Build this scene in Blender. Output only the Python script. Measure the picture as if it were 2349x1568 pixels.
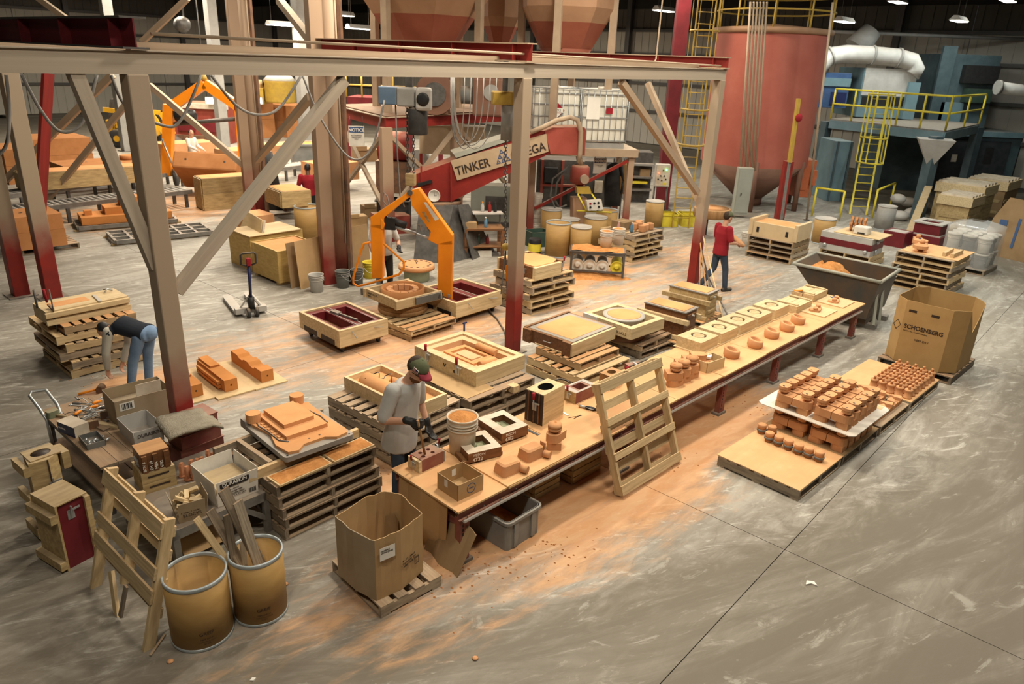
import bpy, bmesh, math, random
from mathutils import Vector, Matrix, noise
random.seed(7)
for o in list(bpy.data.objects): bpy.data.objects.remove(o)
SC = bpy.context.scene
COL = SC.collection
PI = math.pi
# camera
IW, IH = 2349.0, 1568.0
FPX = 1674.0
CH = 4.65
PITCH = math.atan(652.5/FPX); ROLL = math.atan(.0396)
FW = Vector((0, math.cos(PITCH), -math.sin(PITCH)))
_u0 = Vector((1, 0, 0)).cross(FW)
RT = math.cos(ROLL)*Vector((1, 0, 0)) + math.sin(ROLL)*_u0
UP = -math.sin(ROLL)*Vector((1, 0, 0)) + math.cos(ROLL)*_u0
CP = Vector((0, 0, CH))
cam_d = bpy.data.cameras.new('camera'); cam = bpy.data.objects.new('camera', cam_d); COL.objects.link(cam)
cam_d.sensor_width = 36; cam_d.lens = FPX/IW*36; cam_d.clip_end = 300
cam_d.dof.use_dof = True; cam_d.dof.focus_distance = 8.5; cam_d.dof.aperture_fstop = 2.0
m = Matrix((RT, UP, -FW)).transposed().to_4x4(); m.translation = CP
cam.matrix_world = m
SC.camera = cam
# world, exposure
w = bpy.data.worlds.new('world'); SC.world = w; w.use_nodes = True
w.node_tree.nodes['Background'].inputs[0].default_value = (.9, .86, .78, 1)
w.node_tree.nodes['Background'].inputs[1].default_value = .02
SC.view_settings.view_transform = 'Standard'; SC.view_settings.look = 'None'
SC.view_settings.gamma = 1; SC.view_settings.exposure = .22
SC.view_settings.use_curve_mapping = False
# pixel helpers
def ray(u, v): return (u-IW/2)/FPX*RT + (IH/2-v)/FPX*UP + FW
def at(u, v, z=0.0):
    d = ray(u, v); return CP + d*((z-CH)/d.z)
def onp(u, v, P, ang):
    "ray meets the vertical plane through P running along ang (degrees)"
    a = math.radians(ang); n = Vector((-math.sin(a), math.cos(a), 0)); d = ray(u, v)
    return CP + d*((Vector((P[0], P[1], 0))-Vector((0, 0, 0))).dot(n)/d.dot(n))
def hz(u, v, P):
    "height where the ray passes over ground point P"
    d = ray(u, v); dh = Vector((d.x, d.y)); t = Vector((P[0], P[1])).length/dh.length
    return CH + d.z*t
def far(u, v, y):
    d = ray(u, v); return CP + d*(y/d.y)
def R3(n, a, b, z=0.0):
    N, A, B_ = at(*n, z), at(*a, z), at(*b, z)
    t1 = math.atan2(A.y-N.y, A.x-N.x); t2 = math.atan2(B_.y-N.y, B_.x-N.x) - PI/2
    t2 = t1 + (t2-t1+PI) % (2*PI) - PI
    t = (t1+t2)/2
    return N, t, (A-N).length, (B_-N).length
def loc(N, t, x, y, z=0.0):
    return Vector((N.x + x*math.cos(t) - y*math.sin(t), N.y + x*math.sin(t) + y*math.cos(t), N.z+z))
# objects
def tag(o, label=None, cat=None, group=None, kind=None):
    if label: o['label'] = label
    if cat: o['category'] = cat
    if group: o['group'] = group
    if kind: o['kind'] = kind
    return o
def thing(name, label, cat, P, rz=0.0, group=None, rot=None):
    o = bpy.data.objects.new(name, None); COL.objects.link(o); o.empty_display_size = .1
    o.location = P; o.rotation_euler = rot if rot else (0, 0, rz)
    return tag(o, label, cat, group)
def link(name, me, parent=None, P=None, rot=None, scale=None):
    o = bpy.data.objects.new(name, me); COL.objects.link(o)
    if parent is not None: o.parent = parent
    if P is not None: o.location = P
    if rot is not None: o.rotation_euler = rot
    if scale is not None: o.scale = scale
    return o
def clone(o, parent=None):
    c = o.copy(); COL.objects.link(c); c.parent = parent
    for ch in list(o.children): clone(ch, c)
    return c
class MB:
    def __init__(s): s.v = []; s.f = []; s.sm = []
    def add(s, vs, fs, smooth=False, M=None):
        n = len(s.v)
        s.v += [tuple(M @ Vector(q)) for q in vs] if M is not None else [tuple(q) for q in vs]
        s.f += [tuple(i+n for i in f) for f in fs]; s.sm += [smooth]*len(fs); return s
    def box(s, x0, x1, y0, y1, z0, z1, M=None):
        v = [(x, y, z) for z in (z0, z1) for y in (y0, y1) for x in (x0, x1)]
        return s.add(v, [(0, 2, 3, 1), (4, 5, 7, 6), (0, 1, 5, 4), (2, 6, 7, 3), (0, 4, 6, 2), (1, 3, 7, 5)], False, M)
    def beam(s, p, q, w, h, up=(0, 0, 1)):
        p, q = Vector(p), Vector(q); x = (q-p); L = x.length; x.normalize(); u = Vector(up)
        if abs(x.dot(u)) > .995: u = Vector((1, 0, 0))
        y = u.cross(x).normalized(); z = x.cross(y)
        M = Matrix((x, y, z)).transposed().to_4x4(); M.translation = p
        return s.box(0, L, -w/2, w/2, -h/2, h/2, M)
    def cyl(s, p, q, r, r2=None, n=14, cap=True, smooth=True):
        r2 = r if r2 is None else r2
        p, q = Vector(p), Vector(q); z = (q-p).normalized(); a = Vector((0, 0, 1)) if abs(z.z) < .9 else Vector((1, 0, 0))
        x = a.cross(z).normalized(); y = z.cross(x)
        v = []
        for c, rr in ((p, r), (q, r2)):
            v += [c + rr*(math.cos(2*PI*i/n)*x + math.sin(2*PI*i/n)*y) for i in range(n)]
        s.add(v, [(i, (i+1) % n, n+(i+1) % n, n+i) for i in range(n)], smooth)
        if cap:
            k = len(s.v)-2*n
            s.f += [tuple(k+i for i in reversed(range(n))), tuple(k+n+i for i in range(n))]; s.sm += [False, False]
        return s
    def tube(s, pts, r, n=8, closed=False):
        pts = [Vector(p) for p in pts]; N = len(pts); v = []; prev = None
        for i, p in enumerate(pts):
            a = pts[(i-1) % N] if (i or closed) else p; b = pts[(i+1) % N] if (i < N-1 or closed) else p
            t = (b-a).normalized()
            if prev is None:
                u = Vector((0, 0, 1)) if abs(t.z) < .9 else Vector((1, 0, 0)); x = u.cross(t).normalized()
            else: x = (prev - t*prev.dot(t)).normalized()
            prev = x; y = t.cross(x); rr = r[i] if isinstance(r, (list, tuple)) else r
            v += [p + rr*(math.cos(2*PI*k/n)*x + math.sin(2*PI*k/n)*y) for k in range(n)]
        f = [(i*n+k, i*n+(k+1) % n, ((i+1) % N)*n+(k+1) % n, ((i+1) % N)*n+k) for i in range(N if closed else N-1) for k in range(n)]
        s.add(v, f, True)
        if not closed:
            b = len(s.v)-N*n
            s.f += [tuple(b+k for k in reversed(range(n))), tuple(b+(N-1)*n+k for k in range(n))]; s.sm += [False]*2
        return s
    def lathe(s, prof, n=24, c=(0, 0, 0), M=None, smooth=True, sx=1, sy=1, cap=True):
        v = [(c[0]+sx*r*math.cos(2*PI*k/n), c[1]+sy*r*math.sin(2*PI*k/n), c[2]+z) for r, z in prof for k in range(n)]
        f = [(i*n+k, i*n+(k+1) % n, (i+1)*n+(k+1) % n, (i+1)*n+k) for i in range(len(prof)-1) for k in range(n)]
        s.add(v, f, smooth, M); b = len(s.v)-len(prof)*n
        if not cap: return s
        if prof[0][0] > 1e-4: s.f.append(tuple(b+k for k in reversed(range(n)))); s.sm.append(False)
        if prof[-1][0] > 1e-4: s.f.append(tuple(b+(len(prof)-1)*n+k for k in range(n))); s.sm.append(False)
        return s
    def prism(s, poly, z0, z1, M=None, smooth=False, top=None):
        n = len(poly); top = top or poly
        v = [(x, y, z0) for x, y in poly] + [(x, y, z1) for x, y in top]
        s.add(v, [(i, (i+1) % n, n+(i+1) % n, n+i) for i in range(n)], smooth, M)
        b = len(s.v)-2*n
        s.f += [tuple(b+i for i in reversed(range(n))), tuple(b+n+i for i in range(n))]; s.sm += [False]*2
        return s
    def shell(s, outer, inner, z0, z1, zf=None):
        "open container: outer wall polygon, inner wall polygon, floor thickness at zf"
        n = len(outer); zf = z0+.01 if zf is None else zf
        v = [(x, y, z0) for x, y in outer]+[(x, y, z1) for x, y in outer]+[(x, y, z1) for x, y in inner]+[(x, y, zf) for x, y in inner]
        f = [tuple(reversed(range(n)))]
        for a in range(3): f += [(a*n+i, a*n+(i+1) % n, (a+1)*n+(i+1) % n, (a+1)*n+i) for i in range(n)]
        f.append(tuple(3*n+i for i in range(n)))
        return s.add(v, f)
    def ring(s, outer, inner, z0, z1):
        n = len(outer)
        v = [(x, y, z0) for x, y in outer]+[(x, y, z1) for x, y in outer]+[(x, y, z1) for x, y in inner]+[(x, y, z0) for x, y in inner]
        return s.add(v, [(a*n+i, a*n+(i+1) % n, ((a+1) % 4)*n+(i+1) % n, ((a+1) % 4)*n+i) for a in range(4) for i in range(n)])
    def plate(s, x0, x1, y0, y1, z0, z1, holes, n=20):
        "block whose top carries round recesses: holes = (cx, cy, rx, ry, depth)"
        me_in = bmesh.new(); bm = me_in
        ov = [bm.verts.new((x, y, z1)) for x, y in ((x0, y0), (x1, y0), (x1, y1), (x0, y1))]
        edges = [bm.edges.new((ov[i], ov[(i+1) % 4])) for i in range(4)]
        rings = []
        for cx, cy, rx, ry, dp in holes:
            rv = [bm.verts.new((cx+rx*math.cos(2*PI*k/n), cy+ry*math.sin(2*PI*k/n), z1)) for k in range(n)]
            edges += [bm.edges.new((rv[k], rv[(k+1) % n])) for k in range(n)]; rings.append((rv, dp))
        bmesh.ops.triangle_fill(bm, use_beauty=True, use_dissolve=False, edges=edges, normal=(0, 0, 1))
        for rv, dp in rings:
            lo = [bm.verts.new((q.co.x, q.co.y, z1-dp)) for q in rv]
            for k in range(n): bm.faces.new((rv[(k+1) % n], rv[k], lo[k], lo[(k+1) % n]))
            bm.faces.new(lo)
        lo = [bm.verts.new((x, y, z0)) for x, y in ((x0, y0), (x1, y0), (x1, y1), (x0, y1))]
        for k in range(4): bm.faces.new((ov[k], lo[k], lo[(k+1) % 4], ov[(k+1) % 4]))
        bm.faces.new(list(reversed(lo)))
        bm.normal_update(); bm.verts.index_update()
        s.add([tuple(q.co) for q in bm.verts], [tuple(q.index for q in f.verts) for f in bm.faces]); bm.free(); return s
    def mesh(s, name, mat):
        me = bpy.data.meshes.new(name); me.from_pydata(s.v, [], s.f)
        me.polygons.foreach_set('use_smooth', s.sm)
        if mat: me.materials.append(mat)
        me.update(); return me
    def done(s, name, mat, parent=None, P=None, rz=0.0, bev=0, rot=None):
        o = link(name, s.mesh(name, mat), parent, P, rot if rot else (0, 0, rz))
        if bev:
            b = o.modifiers.new('bevel', 'BEVEL'); b.width = bev; b.segments = 2; b.limit_method = 'ANGLE'
        return o
def rrect(x0, x1, y0, y1, r, k=4):
    out = []
    for cx, cy, a0 in ((x1-r, y0+r, -PI/2), (x1-r, y1-r, 0), (x0+r, y1-r, PI/2), (x0+r, y0+r, PI)):
        out += [(cx+r*math.cos(a0+PI/2*i/k), cy+r*math.sin(a0+PI/2*i/k)) for i in range(k+1)]
    return out
def circ(cx, cy, r, n=20, ry=None):
    ry = r if ry is None else ry
    return [(cx+r*math.cos(2*PI*i/n), cy+ry*math.sin(2*PI*i/n)) for i in range(n)]
def bez(p, q, sag, n=14):
    p, q = Vector(p), Vector(q)
    return [p.lerp(q, i/n) + Vector((0, 0, -4*sag*(i/n)*(1-i/n))) for i in range(n+1)]
_tm = {}
def text(s, size, mat, parent, P, rot=(0, 0, 0), name='lettering', align='LEFT', shear=0, bold=0, sx=1, ext=.0012):
    cu = bpy.data.curves.new('txt', 'FONT'); cu.body = s; cu.size = size; cu.align_x = align; cu.shear = shear
    cu.offset = bold; cu.extrude = ext; cu.resolution_u = 3
    t = bpy.data.objects.new('t', cu); COL.objects.link(t)
    dg = bpy.context.evaluated_depsgraph_get()
    me = bpy.data.meshes.new_from_object(t.evaluated_get(dg)); bpy.data.objects.remove(t)
    me.materials.clear(); me.materials.append(mat)
    return link(name, me, parent, P, rot, (sx, 1, 1))
# materials
MT = {}
def nodes(name):
    mt = bpy.data.materials.new(name); mt.use_nodes = True; nt = mt.node_tree
    return mt, nt, nt.nodes['Principled BSDF'], (lambda t: nt.nodes.new(t)), nt.links.new
def rgb(c): return (c[0], c[1], c[2], 1)
def mk(name, c, c2=None, rough=.7, metal=0.0, scale=6.0, stretch=(1, 1, 1), bump=.15, bscale=None, dust=None, dcol=(.46, .33, .22),
       rnd=.0, unit=None, lo=.35, hi=.65, spec=.3, zg=None, detail=5.0, grain=False, alpha=1.0):
    """colour c..c2 by noise in object space; dust = dirt lying on upward faces; zg=(z0,z1,colour): paint worn through above z0..z1"""
    mt, nt, bs, N, L = nodes(name)
    tc = N('ShaderNodeTexCoord'); mp = N('ShaderNodeMapping'); oi = N('ShaderNodeObjectInfo')
    st = Vector(stretch)
    if unit: st = Vector((st.x*unit[0], st.y*unit[1], st.z*unit[2]))
    mp.inputs['Scale'].default_value = st
    L(tc.outputs['Object'], mp.inputs[0])
    off = N('ShaderNodeVectorMath'); off.operation = 'MULTIPLY_ADD'
    cmb = N('ShaderNodeCombineXYZ')
    for i in range(3): L(oi.outputs['Random'], cmb.inputs[i])
    L(cmb.outputs[0], off.inputs[0]); off.inputs[1].default_value = (37, 53, 71); L(mp.outputs[0], off.inputs[2])
    nz = N('ShaderNodeTexNoise'); nz.inputs['Scale'].default_value = scale; nz.inputs['Detail'].default_value = detail; nz.inputs['Roughness'].default_value = .62
    if grain: nz.inputs['Distortion'].default_value = .6
    L(off.outputs[0], nz.inputs['Vector'])
    rp = N('ShaderNodeValToRGB'); rp.color_ramp.elements[0].position = lo; rp.color_ramp.elements[1].position = hi
    rp.color_ramp.elements[0].color = rgb(c); rp.color_ramp.elements[1].color = rgb(c2 or tuple(x*.8 for x in c))
    L(nz.outputs['Fac'], rp.inputs[0]); out = rp.outputs[0]
    if rnd:
        hs = N('ShaderNodeHueSaturation'); mr = N('ShaderNodeMapRange')
        mr.inputs['To Min'].default_value = 1-rnd; mr.inputs['To Max'].default_value = 1+rnd
        L(oi.outputs['Random'], mr.inputs[0]); L(mr.outputs[0], hs.inputs['Value']); L(out, hs.inputs['Color']); out = hs.outputs[0]
    if zg:
        ge = N('ShaderNodeNewGeometry'); sx = N('ShaderNodeSeparateXYZ'); L(ge.outputs['Position'], sx.inputs[0])
        mr = N('ShaderNodeMapRange'); mr.inputs['From Min'].default_value = zg[0]; mr.inputs['From Max'].default_value = zg[1]
        ad = N('ShaderNodeMath'); ad.operation = 'MULTIPLY_ADD'; nz2 = N('ShaderNodeTexNoise'); nz2.inputs['Scale'].default_value = 2.2; nz2.inputs['Detail'].default_value = 6
        L(ge.outputs['Position'], nz2.inputs['Vector'])
        L(nz2.outputs['Fac'], ad.inputs[0]); ad.inputs[1].default_value = (zg[1]-zg[0])*1.1; L(sx.outputs['Z'], ad.inputs[2]); L(ad.outputs[0], mr.inputs[0])
        mx = N('ShaderNodeMixRGB'); L(mr.outputs[0], mx.inputs[0]); L(out, mx.inputs[1]); mx.inputs[2].default_value = rgb(zg[2]); out = mx.outputs[0]
    if dust:
        ge = N('ShaderNodeNewGeometry'); sx = N('ShaderNodeSeparateXYZ'); L(ge.outputs['Normal'], sx.inputs[0])
        mr = N('ShaderNodeMapRange'); mr.inputs['From Min'].default_value = .3; mr.inputs['From Max'].default_value = .95
        L(sx.outputs['Z'], mr.inputs[0])
        nd = N('ShaderNodeTexNoise'); nd.inputs['Scale'].default_value = 5; nd.inputs['Detail'].default_value = 5
        L(ge.outputs['Position'], nd.inputs['Vector'])
        m2 = N('ShaderNodeMapRange'); m2.inputs['From Min'].default_value = .3; m2.inputs['From Max'].default_value = .6
        m2.inputs['To Min'].default_value = dust*.45; m2.inputs['To Max'].default_value = dust
        L(nd.outputs['Fac'], m2.inputs[0])
        mu = N('ShaderNodeMath'); mu.operation = 'MULTIPLY'; L(mr.outputs[0], mu.inputs[0]); L(m2.outputs[0], mu.inputs[1])
        mx = N('ShaderNodeMixRGB'); L(mu.outputs[0], mx.inputs[0]); L(out, mx.inputs[1]); mx.inputs[2].default_value = rgb(dcol); out = mx.outputs[0]
    L(out, bs.inputs['Base Color'])
    bs.inputs['Roughness'].default_value = rough; bs.inputs['Metallic'].default_value = metal
    bs.inputs['Specular IOR Level'].default_value = spec
    if alpha < 1: bs.inputs['Alpha'].default_value = alpha
    if bump:
        bp = N('ShaderNodeBump'); bp.inputs['Strength'].default_value = bump; bp.inputs['Distance'].default_value = .02
        if bscale:
            nb = N('ShaderNodeTexNoise'); nb.inputs['Scale'].default_value = bscale; nb.inputs['Detail'].default_value = 4; L(off.outputs[0], nb.inputs['Vector']); L(nb.outputs['Fac'], bp.inputs['Height'])
        else: L(nz.outputs['Fac'], bp.inputs['Height'])
        L(bp.outputs[0], bs.inputs['Normal'])
    MT[name] = mt; return mt
def emit(name, c, s):
    mt, nt, bs, N, L = nodes(name)
    bs.inputs['Base Color'].default_value = rgb(c); bs.inputs['Emission Color'].default_value = rgb(c); bs.inputs['Emission Strength'].default_value = s
    MT[name] = mt; return mt
SAND = (.66, .345, .16); SAND2 = (.61, .30, .13)
TAN = (.40, .30, .21)
# planks are unit cubes scaled along x (length), y (width), z (thickness)
U = (1.1, .11, .03)
mk('pine', (.62, .475, .275), (.42, .305, .165), stretch=(1.2, 26, 26), scale=2.2, rnd=.16, unit=U, bump=.1, dust=.35, dcol=(.6, .36, .18))
mk('pine_grey', (.36, .295, .215), (.19, .155, .115), stretch=(1.2, 26, 26), scale=2.2, rnd=.25, unit=U, bump=.12, dust=.45, dcol=(.50, .31, .17))
mk('pine_dark', (.23, .18, .125), (.12, .095, .07), stretch=(1.2, 26, 26), scale=2.2, rnd=.25, unit=U, bump=.12, dust=.5, dcol=(.45, .27, .15))
mk('pine_dusty', (.42, .30, .17), (.27, .19, .11), stretch=(1.2, 26, 26), scale=2.2, rnd=.25, unit=U, bump=.12, dust=.8, dcol=(.58, .29, .12))
mk('wood', (.66, .50, .27), (.47, .335, .165), stretch=(3, 3, 22), scale=1.6, bump=.08, rnd=.08, dust=.2, dcol=(.6, .38, .2))
mk('wood_x', (.68, .545, .33), (.50, .375, .21), stretch=(1.2, 16, 16), scale=1.6, bump=.08, rnd=.08, dust=.2, dcol=(.6, .38, .2))
mk('wood_old', (.47, .345, .17), (.30, .21, .10), stretch=(2, 12, 12), scale=1.8, bump=.1, rnd=.12, dust=.5, dcol=(.42, .33, .23))
mk('wood_brown', (.20, .088, .038), (.11, .05, .022), stretch=(1.5, 14, 14), scale=1.6, bump=.06, rnd=.12, dust=.3, rough=.45, dcol=(.5, .27, .12))
mk('wood_black', (.055, .035, .025), (.02, .014, .011), stretch=(14, 14, 1.2), scale=1.2, bump=.06, rough=.5)
mk('ply', (.68, .475, .245), (.56, .375, .18), stretch=(1, 8, 8), scale=1.3, bump=.04, rnd=.07, dust=.9, dcol=(.66, .355, .165))
mk('ply_plain', (.66, .50, .285), (.56, .415, .225), stretch=(1, 7, 7), scale=1.2, bump=.04, rnd=.07, dust=.3, dcol=(.62, .40, .22))
mk('sand', SAND, SAND2, scale=3, bump=.12, bscale=160, rough=.95, rnd=.05, spec=.05)
mk('sand_loose', (.60, .28, .10), (.42, .18, .06), scale=9, bump=.7, bscale=30, rough=1, spec=.02)
mk('core', (.61, .325, .165), (.55, .28, .135), scale=4, bump=.1, bscale=160, rough=.95, rnd=.1, spec=.05)
mk('core_dark', (.45, .205, .085), (.39, .17, .066), scale=3, bump=.1, bscale=120, rough=.95, rnd=.06, spec=.05)
mk('tan', TAN, (.33, .245, .17), scale=2.5, rough=.75, rnd=.03, dust=.5, dcol=(.50, .42, .32))
mk('tan_red', (.26, .022, .016), (.19, .02, .016), scale=2.5, rough=.5, zg=(1.3, 2.0, (.335, .262, .19)), dust=.5, dcol=(.46, .36, .26))
mk('tan_red_far', (.24, .03, .024), (.19, .025, .02), scale=2.5, rough=.55, zg=(1.0, 2.2, (.36, .25, .17)), dust=.4)
mk('beam_grey', (.40, .34, .27), (.33, .275, .215), scale=2, rough=.7, dust=.6, dcol=(.50, .44, .36))
mk('red', (.27, .024, .018), (.20, .02, .016), scale=3, rough=.5, dust=.55)
mk('red_dusty', (.32, .07, .05), (.26, .05, .035), scale=3, rough=.7, dust=.7)
mk('maroon', (.165, .018, .024), (.115, .014, .018), scale=4, rough=.42, dust=.2, dcol=(.35, .17, .13))
mk('maroon_dusty', (.21, .05, .045), (.26, .11, .075), scale=3.5, rough=.6, dust=.4)
mk('silo', (.42, .125, .09), (.36, .095, .068), scale=1.0, rough=.6, bump=.03)
mk('silo_dark', (.20, .105, .07), (.16, .08, .055), scale=1.2, rough=.75, bump=.05)
mk('hopper_tan', (.38, .225, .135), (.31, .175, .10), scale=1.2, rough=.7, bump=.04)
mk('hopper_red', (.27, .085, .05), (.22, .06, .036), scale=1.5, rough=.65, bump=.04)
mk('orange', (.90, .295, .012), (.82, .25, .012), scale=3, rough=.38, rnd=.02, bump=.02, dust=.25, dcol=(.62, .38, .2))
mk('yellow', (.47, .315, .05), (.38, .25, .05), scale=5, rough=.5, dust=.3)
mk('yellow_bright', (.72, .60, .05), (.62, .5, .05), scale=5, rough=.5)
mk('cardboard', (.45, .295, .145), (.40, .255, .12), scale=3, bump=.05, rnd=.05, rough=.85, dust=.15, dcol=(.5, .35, .2))
mk('cardboard_grey', (.36, .285, .19), (.31, .235, .15), scale=3, bump=.05, rough=.85, dust=.4, dcol=(.42, .35, .27))
mk('cardboard_dark', (.30, .20, .105), (.25, .16, .08), scale=3, bump=.08, rough=.85, rnd=.08)
mk('drum', (.40, .245, .085), (.345, .205, .07), scale=4, stretch=(1, 1, 3), bump=.02, rough=.55, rnd=.05)
mk('steel', (.55, .57, .58), (.42, .44, .45), metal=.7, rough=.38, scale=8, bump=.02)
mk('steel_dark', (.12, .115, .11), (.075, .072, .07), metal=.3, rough=.5, scale=7, dust=.35, dcol=(.3, .23, .17))
mk('steel_mid', (.25, .24, .225), (.17, .165, .155), metal=.3, rough=.5, scale=7, dust=.4)
mk('grey', (.30, .295, .28), (.25, .245, .23), scale=4, rough=.6, dust=.3)
mk('grey_light', (.47, .46, .44), (.40, .39, .37), scale=4, rough=.6, dust=.3)
mk('grey_green', (.33, .345, .30), (.29, .30, .26), scale=2, rough=.55, dust=.3)
mk('black', (.015, .015, .016), (.025, .024, .024), rough=.5, scale=9, bump=.05)
mk('rubber', (.03, .03, .031), (.05, .048, .045), rough=.65, scale=9, dust=.4)
mk('white', (.74, .71, .65), (.62, .585, .52), rough=.6, scale=4, dust=.2)
mk('white_worn', (.66, .60, .50), (.50, .42, .32), rough=.7, scale=5, dust=.25)
mk('paper', (.75, .73, .68), (.70, .68, .62), rough=.8, scale=3, bump=0)
mk('teal', (.085, .125, .14), (.055, .085, .10), rough=.55, scale=2, dust=.5, dcol=(.30, .27, .23))
mk('teal_light', (.16, .25, .29), (.12, .20, .235), rough=.55, scale=2, dust=.45, dcol=(.33, .29, .24))
mk('blue', (.05, .10, .22), (.04, .08, .18), rough=.5, scale=4, dust=.3)
mk('navy', (.018, .025, .09), (.015, .02, .07), rough=.4, scale=4)
mk('green_dark', (.045, .075, .058), (.03, .055, .042), rough=.45, scale=4, dust=.3)
mk('rubber_grey', (.16, .165, .16), (.12, .125, .12), rough=.6, scale=5, dust=.35)
mk('tote', (.255, .26, .25), (.20, .205, .20), rough=.5, scale=3, dust=.2)
mk('rust', (.20, .10, .055), (.10, .06, .04), rough=.8, scale=5, metal=.1, dust=.4)
mk('dumper', (.055, .052, .046), (.10, .065, .04), rough=.55, scale=2.2, dust=.15, dcol=(.35, .22, .13))
mk('felt', (.30, .27, .21), (.235, .205, .155), rough=1, scale=10, bump=.6, bscale=60)
mk('jeans', (.20, .30, .46), (.145, .225, .365), rough=.9, scale=5, bump=.25, bscale=9)
mk('jeans_dark', (.055, .075, .11), (.035, .05, .08), rough=.9, scale=5, bump=.25, bscale=9)
mk('shirt_grey', (.50, .495, .48), (.44, .435, .42), rough=.9, scale=3, bump=.5, bscale=6)
mk('shirt_red', (.30, .015, .025), (.23, .012, .02), rough=.9, scale=3, bump=.5, bscale=6)
mk('shirt_white', (.72, .68, .62), (.62, .58, .52), rough=.9, scale=3, bump=.4, bscale=6)
mk('shirt_navy', (.012, .016, .026), (.02, .025, .036), rough=.9, scale=3, bump=.4, bscale=6)
mk('sleeve', (.56, .53, .46), (.48, .45, .38), rough=.9, scale=3, bump=.4, bscale=6)
mk('skin', (.58, .33, .22), (.52, .28, .185), rough=.55, scale=6, bump=.03)
mk('skin_dark', (.16, .085, .055), (.13, .07, .045), rough=.5, scale=6, bump=.03)
mk('hair', (.05, .03, .018), (.03, .018, .012), rough=.8, scale=20)
mk('beard', (.17, .07, .025), (.12, .05, .02), rough=.9, scale=30)
mk('cap_green', (.095, .105, .055), (.075, .085, .045), rough=.9, scale=8)
mk('cap_red', (.27, .03, .05), (.22, .025, .04), rough=.8, scale=8)
mk('brown_coat', (.36, .22, .09), (.28, .17, .07), rough=.9, scale=6)
mk('clear', (.70, .72, .72), (.55, .57, .58), rough=.18, scale=3, bump=.5, bscale=9, alpha=.34, spec=.6)
mk('poly_white', (.66, .645, .57), (.56, .545, .47), rough=.45, scale=2, dust=.25)
mk('glass_dark', (.03, .035, .04), (.05, .05, .055), rough=.15, scale=3, bump=0)
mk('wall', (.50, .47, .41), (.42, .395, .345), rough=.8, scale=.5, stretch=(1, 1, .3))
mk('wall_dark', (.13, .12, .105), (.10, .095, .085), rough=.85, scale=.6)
mk('ceiling', (.028, .026, .024), (.02, .019, .018), rough=.9, scale=.7)
mk('cable', (.26, .25, .235), (.19, .18, .17), rough=.6, scale=8)
emit('lamp', (1, .95, .84), 14); emit('led_green', (.1, 1, .2), 6); emit('led_red', (1, .1, .05), 4)
CUBE = {}
def plank(name, C, size, mat, parent=None, rot=(0, 0, 0)):
    "a board: unit cube, x = length, y = width, z = thickness"
    if mat not in CUBE: CUBE[mat] = MB().box(-.5, .5, -.5, .5, -.5, .5).mesh('plank', MT[mat])
    return link(name, CUBE[mat], parent, C, rot, size)
def bar(name, p, q, w, h, mat, parent, up=(0, 0, 1)):
    "plank from p to q"
    p, q = Vector(p), Vector(q); x = q-p; Ln = x.length; x.normalize(); u = Vector(up)
    if abs(x.dot(u)) > .995: u = Vector((1, 0, 0))
    y = u.cross(x).normalized(); z = x.cross(y)
    R = Matrix((x, y, z)).transposed()
    return plank(name, (p+q)/2, (Ln, w, h), mat, parent, R.to_euler())
ORD = ['lowest', 'second', 'third', 'fourth', 'fifth', 'sixth', 'seventh', 'eighth', 'ninth']
def pallet(N, t, a, b, z, label, wood='pine_grey', s='b', h=.135, nb=7, group=None, jit=.012, w2=None, nbot=3, bw=None):
    """pallet with corner N; a along t, b across. s = axis of its three stringers"""
    r = random.uniform
    o = thing('pallet', label, 'pallet', loc(N, t, r(-jit, jit), r(-jit, jit), 0), t + r(-jit, jit), group)
    o.location.z = z
    w2 = w2 or wood
    th = .019; sh = h-2*th
    L, Wd = (b, a) if s == 'b' else (a, b)          # L along stringers, Wd along boards
    def put(name, lc, lw, zc, ln, wd, tk, along_board, mat, tw=0.0):
        # lc along stringer axis, lw along board axis
        if s == 'b': P = (lw, lc, zc); rz = 0 if along_board else PI/2
        else: P = (lc, lw, zc); rz = PI/2 if along_board else 0
        return plank(name, P, (ln, wd, tk), mat, o, (0, 0, rz+tw))
    for k in range(3):
        put('stringer', L/2, .02+(Wd-.04)*k/2, th+sh/2, L, .04, sh, False, random.choice((wood, w2)))
    bw = bw or L/nb*.70
    for k in range(nb):
        ww = bw*(1.15 if k in (0, nb-1) else r(.85, 1.05))
        put('deck_board', ww/2+(L-ww)*k/(nb-1), Wd/2, h-th/2, Wd, ww, th, True, random.choice((wood, w2)), r(-.008, .008))
    for k in range(nbot):
        put('bottom_board', .05+(L-.1)*k/(nbot-1), Wd/2, th/2, Wd, .1, th, True, wood)
    return o
def stack(N, t, a, b, n, label, z=0.0, h=.135, **kw):
    jit = kw.pop('jit', .02)
    for k in range(n):
        nm = ORD[k] if k < n-1 or n < 2 else 'topmost'
        pallet(N, t, a, b, z+k*h, label % nm, h=h, jit=jit, **kw)
    return z+n*h
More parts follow.
